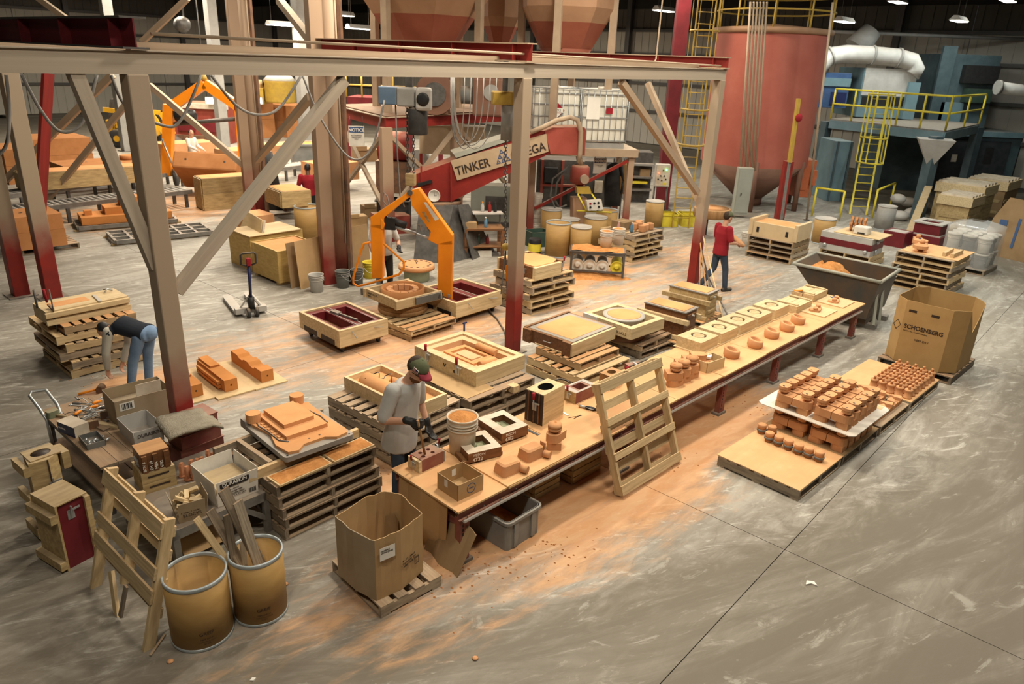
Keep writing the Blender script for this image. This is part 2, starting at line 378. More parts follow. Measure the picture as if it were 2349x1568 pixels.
# ceiling lamps (modelled fixtures with their light, a few added only to brighten)
A1 = 48.5; A2 = A1+90
r1 = math.radians(A1); D1 = Vector((math.cos(r1), math.sin(r1), 0)); D2 = Vector((-math.sin(r1), math.cos(r1), 0))
CEIL = 8.6
WARM = (1.0, .88, .70); COOL = (.93, 1.0, .93)
def ceiling_lamp(P, power, col=WARM, label='long strip lamp hanging under the dark ceiling', size=(1.25, .42)):
    t = thing('ceiling_lamp', label, 'lamp', P, r1, 'strip lamps under the ceiling')
    sx, sy = size
    MB().prism([(-sx/2, -sy/2), (sx/2, -sy/2), (sx/2, sy/2), (-sx/2, sy/2)], 0.0, .16, top=[(-sx/2, -sy/6), (sx/2, -sy/6), (sx/2, sy/6), (-sx/2, sy/6)]).done('reflector', MT['grey_light'], t)
    MB().box(-sx/2+.04, sx/2-.04, -sy/2+.04, sy/2-.04, -.02, -.001).done('tube_panel', MT['lamp'], t)
    for x in (-.45, .45): MB().cyl((x, 0, .16), (x, 0, CEIL-P[2]), .008, n=6).done('hanger', MT['steel_dark'], t)
    l = bpy.data.lights.new('lamp_light', 'AREA'); l.shape = 'RECTANGLE'; l.size = sx; l.size_y = sy; l.energy = power; l.color = col
    o = bpy.data.objects.new('lamp_light', l); COL.objects.link(o); o.parent = t; o.location = (0, 0, -.03)
    return t
LAMPS = [  # x, y, power, colour
 (0.6, 9.6, 340, WARM), (4.2, 12.8, 175, WARM), (4.6, 7.2, 165, WARM), (8.4, 10.6, 150, WARM), (-1.8, 13.6, 400, WARM), (2.0, 16.6, 330, WARM), (7.8, 16.6, 270, WARM),
 (-5.6, 17.8, 380, WARM), (-4.4, 22.4, 380, WARM), (4.0, 24.0, 380, WARM), (12.0, 14.0, 190, COOL), (1.2, 4.4, 150, WARM), (-1.6, .8, 210, WARM), (-9.5, 22.5, 420, WARM), (-6.0, 27.5, 520, WARM), (-12.0, 28.5, 560, WARM),  # the one nearest the camera is unseen, added to brighten left-hand front faces
 (11.5, 20.5, 260, COOL), (-6.4, 11.2, 130, WARM), (8.0, 4.5, 30, COOL), (-15.5, 34.0, 640, WARM), (-8.5, 35.0, 640, WARM), (2.0, 29.5, 360, WARM), (-20.0, 37.0, 700, WARM), (-13.0, 41.0, 700, WARM), (-4.0, 42.0, 600, WARM)]  # last three are unseen, added to brighten the far left wall
for x, y, p, c in LAMPS: ceiling_lamp(Vector((x, y, 8.1)), p, c)
for u, v, p in ((2060, 5, 260), (1937, 50, 300), (2200, 48, 300), (2312, 2, 240), (1523, 25, 260), (645, 58, 260), (780, 35, 260), (826, 66, 260)):
    ceiling_lamp(far(u, v, 29.5 if u > 1800 else 33), p*(.2 if u > 1500 else .6), COOL if u > 1500 else WARM)
_P = far(418, 56, 33); t = thing('flood_lamp', 'round bright flood lamp on a far dark post', 'lamp', _P)
MB().lathe([(.05, .3), (.2, .24), (.34, 0), (.30, -.02), (0, -.02)], 20).done('housing', MT['steel_dark'], t, rot=(1.25, 0, .3))
MB().lathe([(0, -.05), (.29, -.03)], 20).done('lens', MT['lamp'], t, rot=(1.25, 0, .3))
MB().cyl((0, .2, 0), (0, .2, 2.4), .04, n=8).done('bracket', MT['steel_dark'], t)
# floor
def floor_mat():
    mt, nt, bs, N, L = nodes('floor')
    ge = N('ShaderNodeNewGeometry')
    def noise_(sc, det=5, rough=.6, stretch=(1, 1, 1), rz=0, dist=0, src=None):
        mp = N('ShaderNodeMapping'); mp.inputs['Scale'].default_value = stretch; ro = N('ShaderNodeVectorRotate'); ro.rotation_type = 'Z_AXIS'; ro.inputs['Angle'].default_value = rz
        L(ge.outputs['Position'] if src is None else src, ro.inputs['Vector']); L(ro.outputs[0], mp.inputs[0]); n = N('ShaderNodeTexNoise'); n.inputs['Scale'].default_value = sc; n.inputs['Detail'].default_value = det
        n.inputs['Roughness'].default_value = rough; n.inputs['Distortion'].default_value = dist; L(mp.outputs[0], n.inputs['Vector']); return n.outputs['Fac']
    def mr(x, a, b, c=0, d=1):
        q = N('ShaderNodeMapRange'); q.inputs['From Min'].default_value = a; q.inputs['From Max'].default_value = b; q.inputs['To Min'].default_value = c; q.inputs['To Max'].default_value = d
        q.interpolation_type = 'SMOOTHSTEP'; L(x, q.inputs[0]); return q.outputs[0]
    def ma(op, a, b):
        q = N('ShaderNodeMath'); q.operation = op
        for i, x in enumerate((a, b)):
            if isinstance(x, (int, float)): q.inputs[i].default_value = x
            else: L(x, q.inputs[i])
        return q.outputs[0]
    def mix(f, a, b):
        q = N('ShaderNodeMixRGB'); L(f, q.inputs[0])
        for i, x in ((1, a), (2, b)):
            if isinstance(x, tuple): q.inputs[i].default_value = rgb(x)
            else: L(x, q.inputs[i])
        return q.outputs[0]
    def region(P, rx, ry, ang, soft=.5):
        s = N('ShaderNodeVectorMath'); s.operation = 'SUBTRACT'; L(ge.outputs['Position'], s.inputs[0]); s.inputs[1].default_value = (P[0], P[1], 0)
        ro = N('ShaderNodeVectorRotate'); ro.rotation_type = 'Z_AXIS'; ro.inputs['Angle'].default_value = -math.radians(ang); L(s.outputs[0], ro.inputs['Vector'])
        d = N('ShaderNodeVectorMath'); d.operation = 'MULTIPLY'; L(ro.outputs[0], d.inputs[0]); d.inputs[1].default_value = (1/rx, 1/ry, 0)
        le = N('ShaderNodeVectorMath'); le.operation = 'LENGTH'; L(d.outputs[0], le.inputs[0])
        return mr(le.outputs['Value'], 1, soft, 0, 1)
    big = noise_(.35, 4); streak = noise_(1.1, 6, .65, (.35, 2.6, 1), -r1, 1.2); fine = noise_(6, 6, .7, dist=.8); scuff = noise_(1.5, 7, .72, (.8, 3.2, 1), -r1+.5, 2.2)
    col = mix(mr(big, .35, .65), (.225, .20, .165), (.30, .275, .235))
    col = mix(ma('MULTIPLY', mr(streak, .42, .66), .7), col, (.42, .395, .35))
    col = mix(ma('MULTIPLY', mr(scuff, .53, .66), .85), col, (.55, .53, .475))
    col = mix(ma('MULTIPLY', mr(fine, .5, .75), .35), col, (.17, .145, .115))
    col = mix(ma('MULTIPLY', mr(noise_(1.9, 6, .7, (1, 3.5, 1), -r1-.25, 1.5), .55, .7), .5), col, (.18, .155, .125))
    # truck lane sweeping round the work area: dark tyre dirt with streaks along the curve
    sb = N('ShaderNodeVectorMath'); sb.operation = 'SUBTRACT'; L(ge.outputs['Position'], sb.inputs[0]); sb.inputs[1].default_value = (-6.645, 23.965, 0)
    le = N('ShaderNodeVectorMath'); le.operation = 'LENGTH'; L(sb.outputs[0], le.inputs[0]); sx = N('ShaderNodeSeparateXYZ'); L(sb.outputs[0], sx.inputs[0])
    cb = N('ShaderNodeCombineXYZ'); L(ma('MULTIPLY', ma('ARCTAN2', sx.outputs['Y'], sx.outputs['X']), 20.32), cb.inputs[0]); L(le.outputs['Value'], cb.inputs[1])
    tyre = noise_(1.0, 7, .68, (.35, 2.2, 1), 0, .9, cb.outputs[0]); patch = noise_(1.6, 6, .66, (.7, 1.5, 1), 0, 1.6, cb.outputs[0])
    edge = ma('ADD', le.outputs['Value'], ma('MULTIPLY', ma('SUBTRACT', patch, .5), 2.2)); lane = mr(edge, 20.32-1.0, 20.32-.1)
    col = mix(ma('MULTIPLY', lane, mr(tyre, .66, .44, .45, .96)), col, (.15, .128, .098)); col = mix(ma('MULTIPLY', lane, ma('MULTIPLY', mr(patch, .6, .68), .6)), col, (.38, .365, .32))
    left_dark = region(at(60, 1250), 4.6, 5.0, 50, .15); col = mix(ma('MULTIPLY', left_dark, mr(noise_(1.1, 6, .7, (.6, 2.0, 1), -r1+.3, 1.4), .64, .40, .1, .8)), col, (.135, .115, .088))  # floor browner and darker in uneven streaks across the left front
    # loose foundry sand trodden over the floor
    near = region(at(1330, 1110), 6.6, 2.4, 46, .1); mid = region(at(700, 800), 5, 3.6, 40, .2); back = region(at(1450, 640), 9, 4.5, 48, .3); lft = region(at(430, 470), 9, 5, 60, .2)
    heap = region(at(1330, 625), 1.6, .75, 25, .3); heap2 = region(at(1250, 660), 1.5, .8, 40, .2); h3 = region(at(300, 880), 1.0, .6, 40, .2); h4 = region(at(1540, 1050), .8, .5, 40, .2); h5 = region(at(860, 740), 1.4, 1.0, 40, .2)
    h6 = region(at(1250, 900), 3.5, 1.0, 46, .2); h7 = region(at(880, 1090), .9, .9, 40, .2); h8 = region(at(1750, 930), 2.6, 1.2, 45, .2)
    tot = ma('ADD', ma('MULTIPLY', near, .95), ma('MULTIPLY', mid, .62)); tot = ma('ADD', tot, ma('MULTIPLY', back, .6)); tot = ma('ADD', tot, ma('MULTIPLY', lft, .72))
    for h, k in ((heap, 1.0), (heap2, .75), (h3, .6), (h4, .7), (h5, .5), (h6, .35), (h7, .6), (h8, .35)): tot = ma('ADD', tot, ma('MULTIPLY', h, k))
    n1 = noise_(.9, 7, .68, (.6, 1.8, 1), -r1+.25, 1.0); n2 = noise_(3.0, 6, .7, (.6, 2.2, 1), -r1+.15, .6)
    nn = ma('ADD', ma('MULTIPLY', n1, .6), ma('MULTIPLY', n2, .4))
    thr = ma('SUBTRACT', .79, ma('MULTIPLY', tot, .50))
    msk = mr(ma('SUBTRACT', nn, thr), -.10, .14)
    dust = mix(mr(n2, .35, .65), (.58, .27, .10), (.62, .345, .165))
    col = mix(ma('MULTIPLY', msk, .80), col, dust)
    L(col, bs.inputs['Base Color']); bs.inputs['Roughness'].default_value = .6; bs.inputs['Specular IOR Level'].default_value = .3
    bp = N('ShaderNodeBump'); bp.inputs['Strength'].default_value = .15; bp.inputs['Distance'].default_value = .01; L(n2, bp.inputs['Height']); L(bp.outputs[0], bs.inputs['Normal'])
    return mt
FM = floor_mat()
def plane_at(b, s0, s1, t0, t1, z0, z1): return b.box(s0, s1, t0, t1, z0, z1, Matrix.Rotation(r1, 4, 'Z'))
fl = tag(MB().done('floor', None), kind='structure')
# the slab is poured in bays: each bay is a piece of its own with a saw-cut joint between
bay = 7.5
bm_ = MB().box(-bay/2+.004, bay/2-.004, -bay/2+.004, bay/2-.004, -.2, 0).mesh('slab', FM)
o0 = at(1800, 1260)
for i in range(-5, 7):
    for j in range(-4, 8):
        P = o0 + D1*((i+.5)*bay) + D2*((j+.5)*bay)
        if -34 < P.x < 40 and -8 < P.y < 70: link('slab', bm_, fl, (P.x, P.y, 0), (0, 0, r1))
tag(MB().box(-60, 60, -20, 80, -.5, -.19).done('floor_subgrade', MT['wall_dark']), kind='structure')
# walls and ceiling
PL = at(100, 262); PR = far(2300, 330, 34); PR.z = 0
# corner: PL + a*D1 == PR + b*D2
aa = (PR-PL).dot(D1); corner = PL + D1*aa
def panel_wall(name, O, d, nrm, length, rows):
    wl = tag(MB().done(name, None), kind='structure')
    ang = math.atan2(d.y, d.x)
    pm = {}
    for k in ('wall', 'wall_dark'):
        b = MB(); nrib = 6; pw = 3.0; ph = 1.0
        b.box(-pw/2+.02, pw/2-.02, 0, .06, .02, ph-.02)
        for q in range(nrib):
            x = -pw/2+.25+q*.5; b.box(x-.05, x+.05, -.035, 0, .02, ph-.02)
        pm[k] = b.mesh('panel', MT[k])
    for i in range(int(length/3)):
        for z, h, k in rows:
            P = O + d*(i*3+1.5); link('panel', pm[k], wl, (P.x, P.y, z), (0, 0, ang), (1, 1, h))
    for z, h, k in rows[1:]:
        P = O + d*(length/2) - nrm*.12
        plank('girt', (P.x, P.y, z), (length, .14, .16), 'steel_dark', wl, (0, 0, ang))
    for i in range(int(length/7.5)+1):
        P = O + d*(i*7.5) - nrm*.3
        plank('wall_column', (P.x, P.y, CEIL/2), (CEIL, .26, .3), 'steel_dark', wl, (0, PI/2, ang))
    return wl
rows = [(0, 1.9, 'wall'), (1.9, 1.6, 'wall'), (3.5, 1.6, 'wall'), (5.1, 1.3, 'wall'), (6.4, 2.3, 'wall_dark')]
Lw = 66
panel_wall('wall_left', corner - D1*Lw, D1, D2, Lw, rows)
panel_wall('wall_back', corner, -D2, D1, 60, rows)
cl = tag(MB().done('ceiling', None), kind='structure')
cm = MB().box(-3.72, 3.72, -3.72, 3.72, 0, .2).mesh('roof_panel', MT['ceiling'])
for i in range(-1, 12):
    for j in range(0, 11):
        P = corner + D1*(-i*7.5+3.75) - D2*(j*7.5-3.75); link('roof_panel', cm, cl, (P.x, P.y, CEIL), (0, 0, r1))
for i in range(0, 9):                       # roof girders and joists
    P = corner - D1*(i*7.5)
    bar('roof_girder', P - D2*62 + Vector((0, 0, 7.9)), P + Vector((0, 0, 7.9)), .2, .7, 'ceiling', cl)
for j in range(0, 30):
    P = corner - D2*(j*2.0)
    bar('roof_joist', P - D1*62 + Vector((0, 0, 8.35)), P + Vector((0, 0, 8.35)), .12, .4, 'ceiling', cl)
# steel hoist frame over the work area
Lc = at(437, 1085); Cc = at(1182, 808); Rc = at(1592, 650)
Cc = Lc + D1*(Cc-Lc).dot(D1); Rc = Lc + D1*(Rc-Lc).dot(D1)
ZB = 4.37
fr = thing('hoist_gantry', 'dusty tan and red steel hoist frame standing over the moulding floor', 'steel frame', Lc)
def rel(P): return Vector(P) - Lc
def fbeam(name, p, q, w, h, mat, up=(0, 0, 1)): return bar(name, rel(p), rel(q), w, h, mat, fr, up)
def sq_col(P, s, z1, mat='tan_red', name='column', parent=None, ang=r1, pl=True):
    parent = parent or fr
    b = MB().box(-s/2, s/2, -s/2, s/2, 0, z1)
    o = b.done(name, MT[mat], parent, rel(P) if parent is fr else P, ang, bev=.012)
    if pl: MB().box(-s*.9, s*.9, -s*.9, s*.9, 0, .02).done('base_plate', MT['steel_mid'], parent, o.location, ang)
    return o
for P in (Lc, Cc, Rc): sq_col(P, .2, ZB)
up = lambda P, z: Vector((P[0], P[1], z))
fbeam('beam', up(Lc-D1*4.6, ZB+.1), up(Rc+D1*.12, ZB+.1), .16, .2, 'beam_grey')
fbeam('beam_flange', up(Lc-D1*4.6, ZB+.205), up(Rc+D1*.12, ZB+.205), .22, .012, 'beam_grey')
fbeam('rear_beam', up(Lc+D1*.2+D2*.55, ZB+.24), up(Rc+D1*.1+D2*.55, ZB+.24), .12, .09, 'tan')
def ibeam(p, q, h, w, mat, mat2=None, tf=.018):
    d = Vector((0, 0, h/2-tf/2))
    fbeam('top_flange', p+d, q+d, w, tf, mat2 or mat); fbeam('bottom_flange', p-d, q-d, w, tf, mat2 or mat); fbeam('web', p, q, .014, h-2*tf, mat)
    n = int((q-p).length/1.3); x = (q-p).normalized()
    for k in range(n):
        c = p + x*(.3+1.3*k); s_ = Vector((x.y, -x.x, 0))
        fbeam('stiffener', c-s_*w*.46, c+s_*w*.46, .012, h-2*tf, mat)
K1 = Cc + D2*5.3; K2 = Rc + D2*5.3; B1 = at(122, 682); B2 = at(48, 676)
zi = ZB+.21+.15
ibeam(up(Lc-D2*.15, zi), up(Lc+D2*8.4, zi), .28, .24, 'maroon', 'steel_dark')  # left beam: unlit look put into darker colours than the other beams
ibeam(up(Cc-D2*.15, zi-.01), up(K1, zi-.01), .26, .22, 'red', 'tan')
ibeam(up(Rc-D2*.15, zi-.03), up(K2, zi-.03), .22, .2, 'red', 'tan')
# knee braces
def brace(a, b, P, ang, w=.12, mat='beam_grey', name='brace'):
    fbeam(name, onp(*a, P, ang), onp(*b, P, ang), w, w, mat)
brace((160, 140), (356, 612), Lc, A1); brace((403, 668), (788, 183), Lc, A1)
brace((1425, 188), (1600, 442), Rc, A1, .11, 'tan'); brace((1486, 190), (1606, 470), Rc, A2, .11, 'tan')
brace((110, 168), (92, 482), B1, A1, .16, 'red')
for P, s in ((B1, .27), (B2, .27)): sq_col(P, s, ZB)
fbeam('rear_beam', up(B2-D1*3, ZB+.1), up(B1+D1*9, ZB+.1), .16, .2, 'tan')
# conduit along the beam
c = MB(); c.tube([rel(up(Lc+D1*.2-D2*.02, ZB+.36)), rel(up(Cc, ZB+.33)), rel(up(Rc, ZB+.27)), rel(up(Rc+D1*.1, ZB+.24)), rel(up(Rc+D1*.1, ZB+.2))], .016, 8); c.done('conduit', MT['tan'], fr)
c = MB(); c.tube([rel(up(Cc+D1*.1+D2*.1, ZB+.3)), rel(up(Rc-D1*2.4+D2*.1, ZB+.29)), rel(up(Rc-D1*2.35+D2*.1, ZB+.35)), rel(up(Rc-D1*2.3+D2*.1, 8.2))], .014, 8); c.done('conduit', MT['tan'], fr)
# big rear columns K1 and J belonging to the batching tower
tw = thing('batching_tower', 'tall tan steel tower carrying the sand hoppers over the mixer', 'tower', K1)
def relk(P): return Vector(P)-K1
J = at(578, 492)
def tbeam(name, p, q, w, h, mat, up_=(0, 0, 1)): return bar(name, relk(p), relk(q), w, h, mat, tw, up_)
for P, n in ((K1, 1), (J, 1)):
    MB().box(-.16, .16, -.16, .16, 0, 7.5).done('column', MT['tan_red_far'], tw, relk(P), r1-.3, bev=.01)
    q = relk(P)+Vector((.27, .02, 0)); MB().cyl(q, q+Vector((0, 0, 7.5)), .15, n=18).done('pipe', MT['tan_red_far'], tw)
    q = relk(P)+Vector((.45, .06, 0)); MB().box(-.03, .03, -.1, .1, 0, 7.5).done('conduit_channel', MT['rust'], tw, q)
    q = relk(P)+Vector((.40, -.08, 0)); MB().cyl(q+Vector((0, 0, .9)), q+Vector((0, 0, 7.5)), .018, n=8).done('conduit', MT['tan'], tw)
angJ = math.degrees(math.atan2(K1.y-J.y, K1.x-J.x))
def tbrace(a, b, P=J, ang=angJ, w=.14, mat='tan'): tbeam('brace', onp(*a, P, ang), onp(*b, P, ang), w, w, mat)
tbrace((590, 368), (712, 222)); tbrace((640, 0), (722, 104)); tbrace((430, -4), (326, 96), J, 178); tbrace((88, -4), (192, 72), J, 178)
tbrace((342, 195), (560, 380), J, 178, .15); tbrace((258, 172), (12, 414), J, 178, .17); tbrace((292, 236), (100, 468), J, 178, .15)
# the long work table
ZT = .655
TN = at(1050, 1176, .65); TN.z = 0; TT = math.radians(45.8)
TLEN, TDEP = 9.95, 1.05
def tp(x, y, z=ZT): return loc(TN, TT, x, y, z)
tb = thing('work_table', 'long plywood work table on red steel channel legs', 'table', TN, TT)
edges_x = [0, .66, 1.72, 2.62, 3.72, 4.86, 6.1, 7.32, 8.3, 9.95]
for i in range(len(edges_x)-1):
    x0, x1 = edges_x[i], edges_x[i+1]
    plank('plywood_panel', ((x0+x1)/2, TDEP/2+random.uniform(-.02, .03), ZT-.010), (x1-x0-.008, TDEP, .02), 'ply', tb, (0, random.uniform(-.001, .001), random.uniform(-.006, .006)))
for y in (.035, TDEP-.035):
    b = MB().box(.03, TLEN-.1, y-.004, y+.004, ZT-.125, ZT-.022); b.box(.03, TLEN-.1, y-.03, y+.004, ZT-.125, ZT-.118).box(.03, TLEN-.1, y-.03, y+.004, ZT-.03, ZT-.022)
    b.done('rail', MT['maroon_dusty'], tb)
    plank('rail_flange', ((TLEN)/2, y-.022, ZT-.137), (TLEN-.15, .06, .022), 'grey_light', tb)
bolt = MB().cyl((0, 0, 0), (0, -.008, 0), .009, n=6).mesh('bolt', MT['steel_dark'])
for k in range(44): link('bolt', bolt, tb, (.12+k*.22, .033-.031, ZT-.075 if k % 2 else ZT-.1), (0, 0, 0))
for x in (.12, 2.7, 5.02, 6.68, 8.37, 9.78):
    for y in (.07, TDEP-.07):
        b = MB().box(x-.06, x+.06, y-.04, y+.04, .03, ZT-.12); lg = b.done('leg', MT['maroon_dusty'], tb)
        MB().box(x-.1, x+.1, y-.06, y+.06, 0, .035).done('foot', MT['steel_mid'], lg)
        b = MB()
        for k in range(9): b.box(x-.03, x-.018, y-.044, y-.0401, .08+k*.05, .11+k*.05)
        b.done('slots', MT['black'], lg)['kind'] = 'stuff'
    plank('cross_rail', (x, TDEP/2, .42), (.03, TDEP-.2, .08), 'maroon_dusty', tb)
# ---- things lying on it
def block(name, label, cat, n, a, b, z, top, mat, group=None):
    N, t, la, lb = R3(n, a, b, z); h = hz(*top, N)-z
    return thing(name, label, cat, N, t, group), la, lb, h
def clamp(parent, P, rz, red=True, s=1.0, rx=0):
    "toggle clamp screwed to a mould side"
    o = MB().box(-.02*s, .02*s, -.006, 0, -.03*s, .03*s).beam((0, -.01, -.02*s), (0, -.025, .06*s), .008*s, .012*s).beam((0, -.012, .03*s), (.05*s, -.02, .035*s), .008*s, .01*s).done('clamp', MT['steel'], parent, P, rot=(rx, 0, rz))
    if red: MB().cyl((0, -.025, .06*s), (0, -.03, .115*s), .01*s, .012*s, 8).done('grip', MT['shirt_red'], o)
    return o
t, a, b, h = block('core_box', 'red wooden core box with four round holes being rammed by the man', 'mould box', (968, 1083), (1019, 1062), (940, 1068), ZT, (967, 1056), 'red')
MB().plate(0, a, 0, b, 0, h, [(a*f, b*g, .022, .022, .1) for f, g in ((.22, .3), (.3, .72), (.68, .72), (.66, .3))]).done('box_body', MT['maroon_dusty'], t)
MB().box(-.035, 0, 0, b, 0, h*.94).done('end_board', MT['wood_x'], t); MB().box(a, a+.03, .01, b, 0, h*.9).done('end_board', MT['steel_mid'], t)
MB().box(-.002, a+.002, -.001, b+.002, h, h+.003) ; clamp(t, (-.036, b*.5, h*.5), -PI/2); clamp(t, (a+.03, b*.7, h*.7), PI/2)
CBX = t
def open_box(name, label, n, a, b, z, top, mat='cardboard', th=.006, flare=0, cat='box', dark=None):
    t, la, lb, h = block(name, label, cat, n, a, b, z, top, mat)
    for nm, (p, q) in (('front_side', ((0, 0), (la, 0))), ('right_side', ((la, 0), (la, lb))), ('back_side', ((la, lb), (0, lb))), ('left_side', ((0, lb), (0, 0)))):
        p, q = Vector((*p, 0)), Vector((*q, 0)); x = (q-p).normalized(); nrm = Vector((x.y, -x.x, 0)); u = Vector((0, 0, h)) + nrm*flare
        v = [p, q, q+u, p+u, p-nrm*th, q-nrm*th, q-nrm*th+u, p-nrm*th+u]
        MB().add(v, [(0, 1, 2, 3), (5, 4, 7, 6), (3, 2, 6, 7), (1, 0, 4, 5), (0, 3, 7, 4), (1, 5, 6, 2)]).done(nm, MT[mat], t)
    MB().box(.001, la-.001, .001, lb-.001, 0, .006).done('bottom', MT[mat], t)
    return t, la, lb, h
t, a, b, h = open_box('open_carton', 'square open cardboard carton with a round blue stamp on the plywood table end', (1050, 1150), (1110, 1124), (1001, 1119), ZT, (1051, 1114))
MB().lathe([(.055, 0), (.055, .0015), (.048, .0015), (.048, 0)], 24, cap=False).done('round_stamp', MT['blue'], t, (a*.52, -.0005, h*.5), rot=(PI/2, 0, 0))
text('CHEM', .022, MT['blue'], t, (a*.52, -.001, h*.47), (PI/2, 0, 0), align='CENTER')
MB().box(0, .05, 0, .0008, 0, .075).done('paper_label', MT['paper'], t, (a*.55, b-.0075, h*.35), rot=(0, 0, 0))
MB().box(0, .05, 0, .0008, 0, .075).done('torn_tape', MT['paper'], t, (-.001, b*.65, h*.45), rz=-PI/2)
def half_box(label, n, a, b, top, num):
    t, la, lb, h = block('half_mould', label, 'mould box', n, a, b, ZT, top, 'wood')
    x0, x1, y0, y1 = la*.28, la*.82, lb*.24, lb*.80
    MB().shell([(0, 0), (la, 0), (la, lb), (0, lb)], [(x0, y0), (x1, y0), (x1, y1), (x0, y1)], .022, h-.004, h*.35).done('frame', MT['wood_brown'], t)
    MB().ring([(-.001, -.001), (la+.001, -.001), (la+.001, lb+.001), (-.001, lb+.001)], [(x0+.006, y0+.006), (x1-.006, y0+.006), (x1-.006, y1-.006), (x0+.006, y1-.006)], h-.004, h).done('worn_top', MT['white_worn'], t)
    MB().box(x0, x1, y0, y1, h*.3, h*.42).done('cavity', MT['green_lining'], t)
    MB().lathe([(.05, 0), (.045, .03), (.02, .045), (0, .048)], 16).done('boss', MT['green_lining'], t, (x0+.06, y1-.07, h*.42))
    MB().box(-.045, .0, 0, lb*.9, 0, .05).done('batten', MT['wood_brown'], t); MB().box(la, la+.03, .03, lb*.9, 0, .05).done('batten', MT['wood_brown'], t)
    text('MISON', .045, MT['paper'], t, (.06, -.001, h*.62), (PI/2, 0, 0), name='chalk_lettering'); text(num, .06, MT['paper'], t, (.05, -.001, h*.2), (PI/2, 0, 0), name='chalk_lettering')
    return t
mk('green_lining', (.30, .31, .19), (.20, .22, .13), scale=14, rough=.5, spec=.5)
half_box('dark wooden half mould with green cavity chalked 4732 beside the open carton', (1074, 1067), (1150, 1049), (1038, 1027), (1074, 1041), '4732')
half_box('dark wooden half mould with green cavity chalked 4782 below the tall black mould', (1150, 1021), (1206, 997), (1100, 982), (1150, 995), '4782')
def bucket(label, P, r, h, mat='white', sand=None, name='bucket', handle=True, group=None, rib=True, rot=None, lidmat=None):
    t = thing(name, label, 'bucket', P, random.uniform(0, 3), group, rot)
    pr = [(r*.84, 0), (r*.9, h*.6)]
    if rib:
        for k in (.70, .78, .86): pr += [(r*.93, h*k-.012), (r*1.02, h*k-.01), (r*1.02, h*k+.002), (r*.94, h*k+.004)]
    pr += [(r, h*.95), (r*1.04, h*.955), (r*1.04, h), (r*.97, h)]
    if lidmat is None:
        pr += [(r*.93, h*.95), (r*.8, .02), (0, .02)]
        MB().lathe(pr, 28).done('pail', MT[mat], t)
    else:
        MB().lathe(pr+[(0, h)], 28).done('pail', MT[mat], t)
        MB().lathe([(r*1.08, h-.035), (r*1.1, h-.01), (r*1.08, h+.012), (r*.95, h+.012), (r*.92, h+.004), (r*.3, h+.004), (.05, h+.01), (.035, h+.01), (0, h+.006)], 28).done('lid', MT[lidmat], t)
    if sand:
        b = MB(); n = 20; v = [(0, 0, sand[1])]; fs = []
        for i in range(1, 5):
            for k in range(n):
                rr = r*.95*i/4; an = 2*PI*k/n; z = sand[1]*(1-(i/4)**2)+random.uniform(-.008, .008)*(i < 4)
                v.append((rr*math.cos(an), rr*math.sin(an), z))
        for k in range(n): fs.append((0, 1+k, 1+(k+1) % n))
        for i in range(3):
            for k in range(n): fs.append((1+i*n+k, 1+(i+1)*n+k, 1+(i+1)*n+(k+1) % n, 1+i*n+(k+1) % n))
        b.add(v, fs, True).done('sand_fill', MT['sand_loose'], t, (0, 0, h*sand[0]))['kind'] = 'stuff'
    if handle:
        pts = [(r*1.05*math.cos(x), .02+.04*math.sin(x), h*.86-.16*math.sin(x)) for x in [PI*i/10 for i in range(11)]]
        MB().tube([(p[0], -r*.98*math.sin(PI*i/10)-.03, p[2]) for i, p in enumerate(pts)], .004, 6).done('handle', MT['steel'], t)
    return t
bucket('dusty white bucket heaped with orange sand on the table beside the man', at(1060, 1032, ZT), .165, .42, 'white_worn', (.955, .05))
def box_core(n, a, b, top, label):
    t, la, lb, h = block('sand_core', label, 'sand core', n, a, b, ZT, top, 'sand')
    la = max(la, .2); lb = max(lb, .16)
    o = rrect(0, la, 0, lb, .03); i = rrect(.02, la-.02, .02, lb-.02, .03)
    MB().prism(o, .0, h*.9, top=rrect(.012, la-.012, .012, lb-.012, .03)).prism(rrect(.012, la-.012, .012, lb-.012, .03), h*.9, h, top=i).done('block', MT['core'], t)
    MB().cyl((la-.02, .06, .045), (la+.075, .03, .045), .036, n=16).done('spigot', MT['core'], t)
    MB().cyl((la*.3, .02, .05), (la*.3-.01, -.05, .05), .034, n=16).done('spigot', MT['core'], t)
    return t
plank('lay_board', tp(1.2, .25, ZT+.007), (1.1, .52, .014), 'ply', None, (0, 0, TT))
tag(bpy.data.objects['lay_board'], 'thin plywood lay board under the two rounded cores and stacked core', 'board')
def box_core2(x, y, label, rz=0):
    t = thing('sand_core', label, 'sand core', tp(x, y, ZT+.014), TT+rz)
    la, lb, h = .26, .19, .125
    MB().prism(rrect(0, la, 0, lb, .035), 0, h*.88, top=rrect(.014, la-.014, .014, lb-.014, .035)).prism(rrect(.014, la-.014, .014, lb-.014, .035), h*.88, h, top=rrect(.035, la-.035, .035, lb-.035, .03)).done('block', MT['core'], t)
    MB().cyl((la-.03, -.0, .04), (la-.0, -.07, .04), .04, n=16).done('spigot', MT['core'], t)
    return t
box_core2(.72, .12, 'rounded orange sand core with round spigot next to the open carton', -.1)
t = box_core2(1.12, .16, 'rounded orange sand core with a thin upright fin before the dark half mould', -.05)
MB().box(.265, .275, .02, .10, 0, .14).done('fin', MT['core'], t)
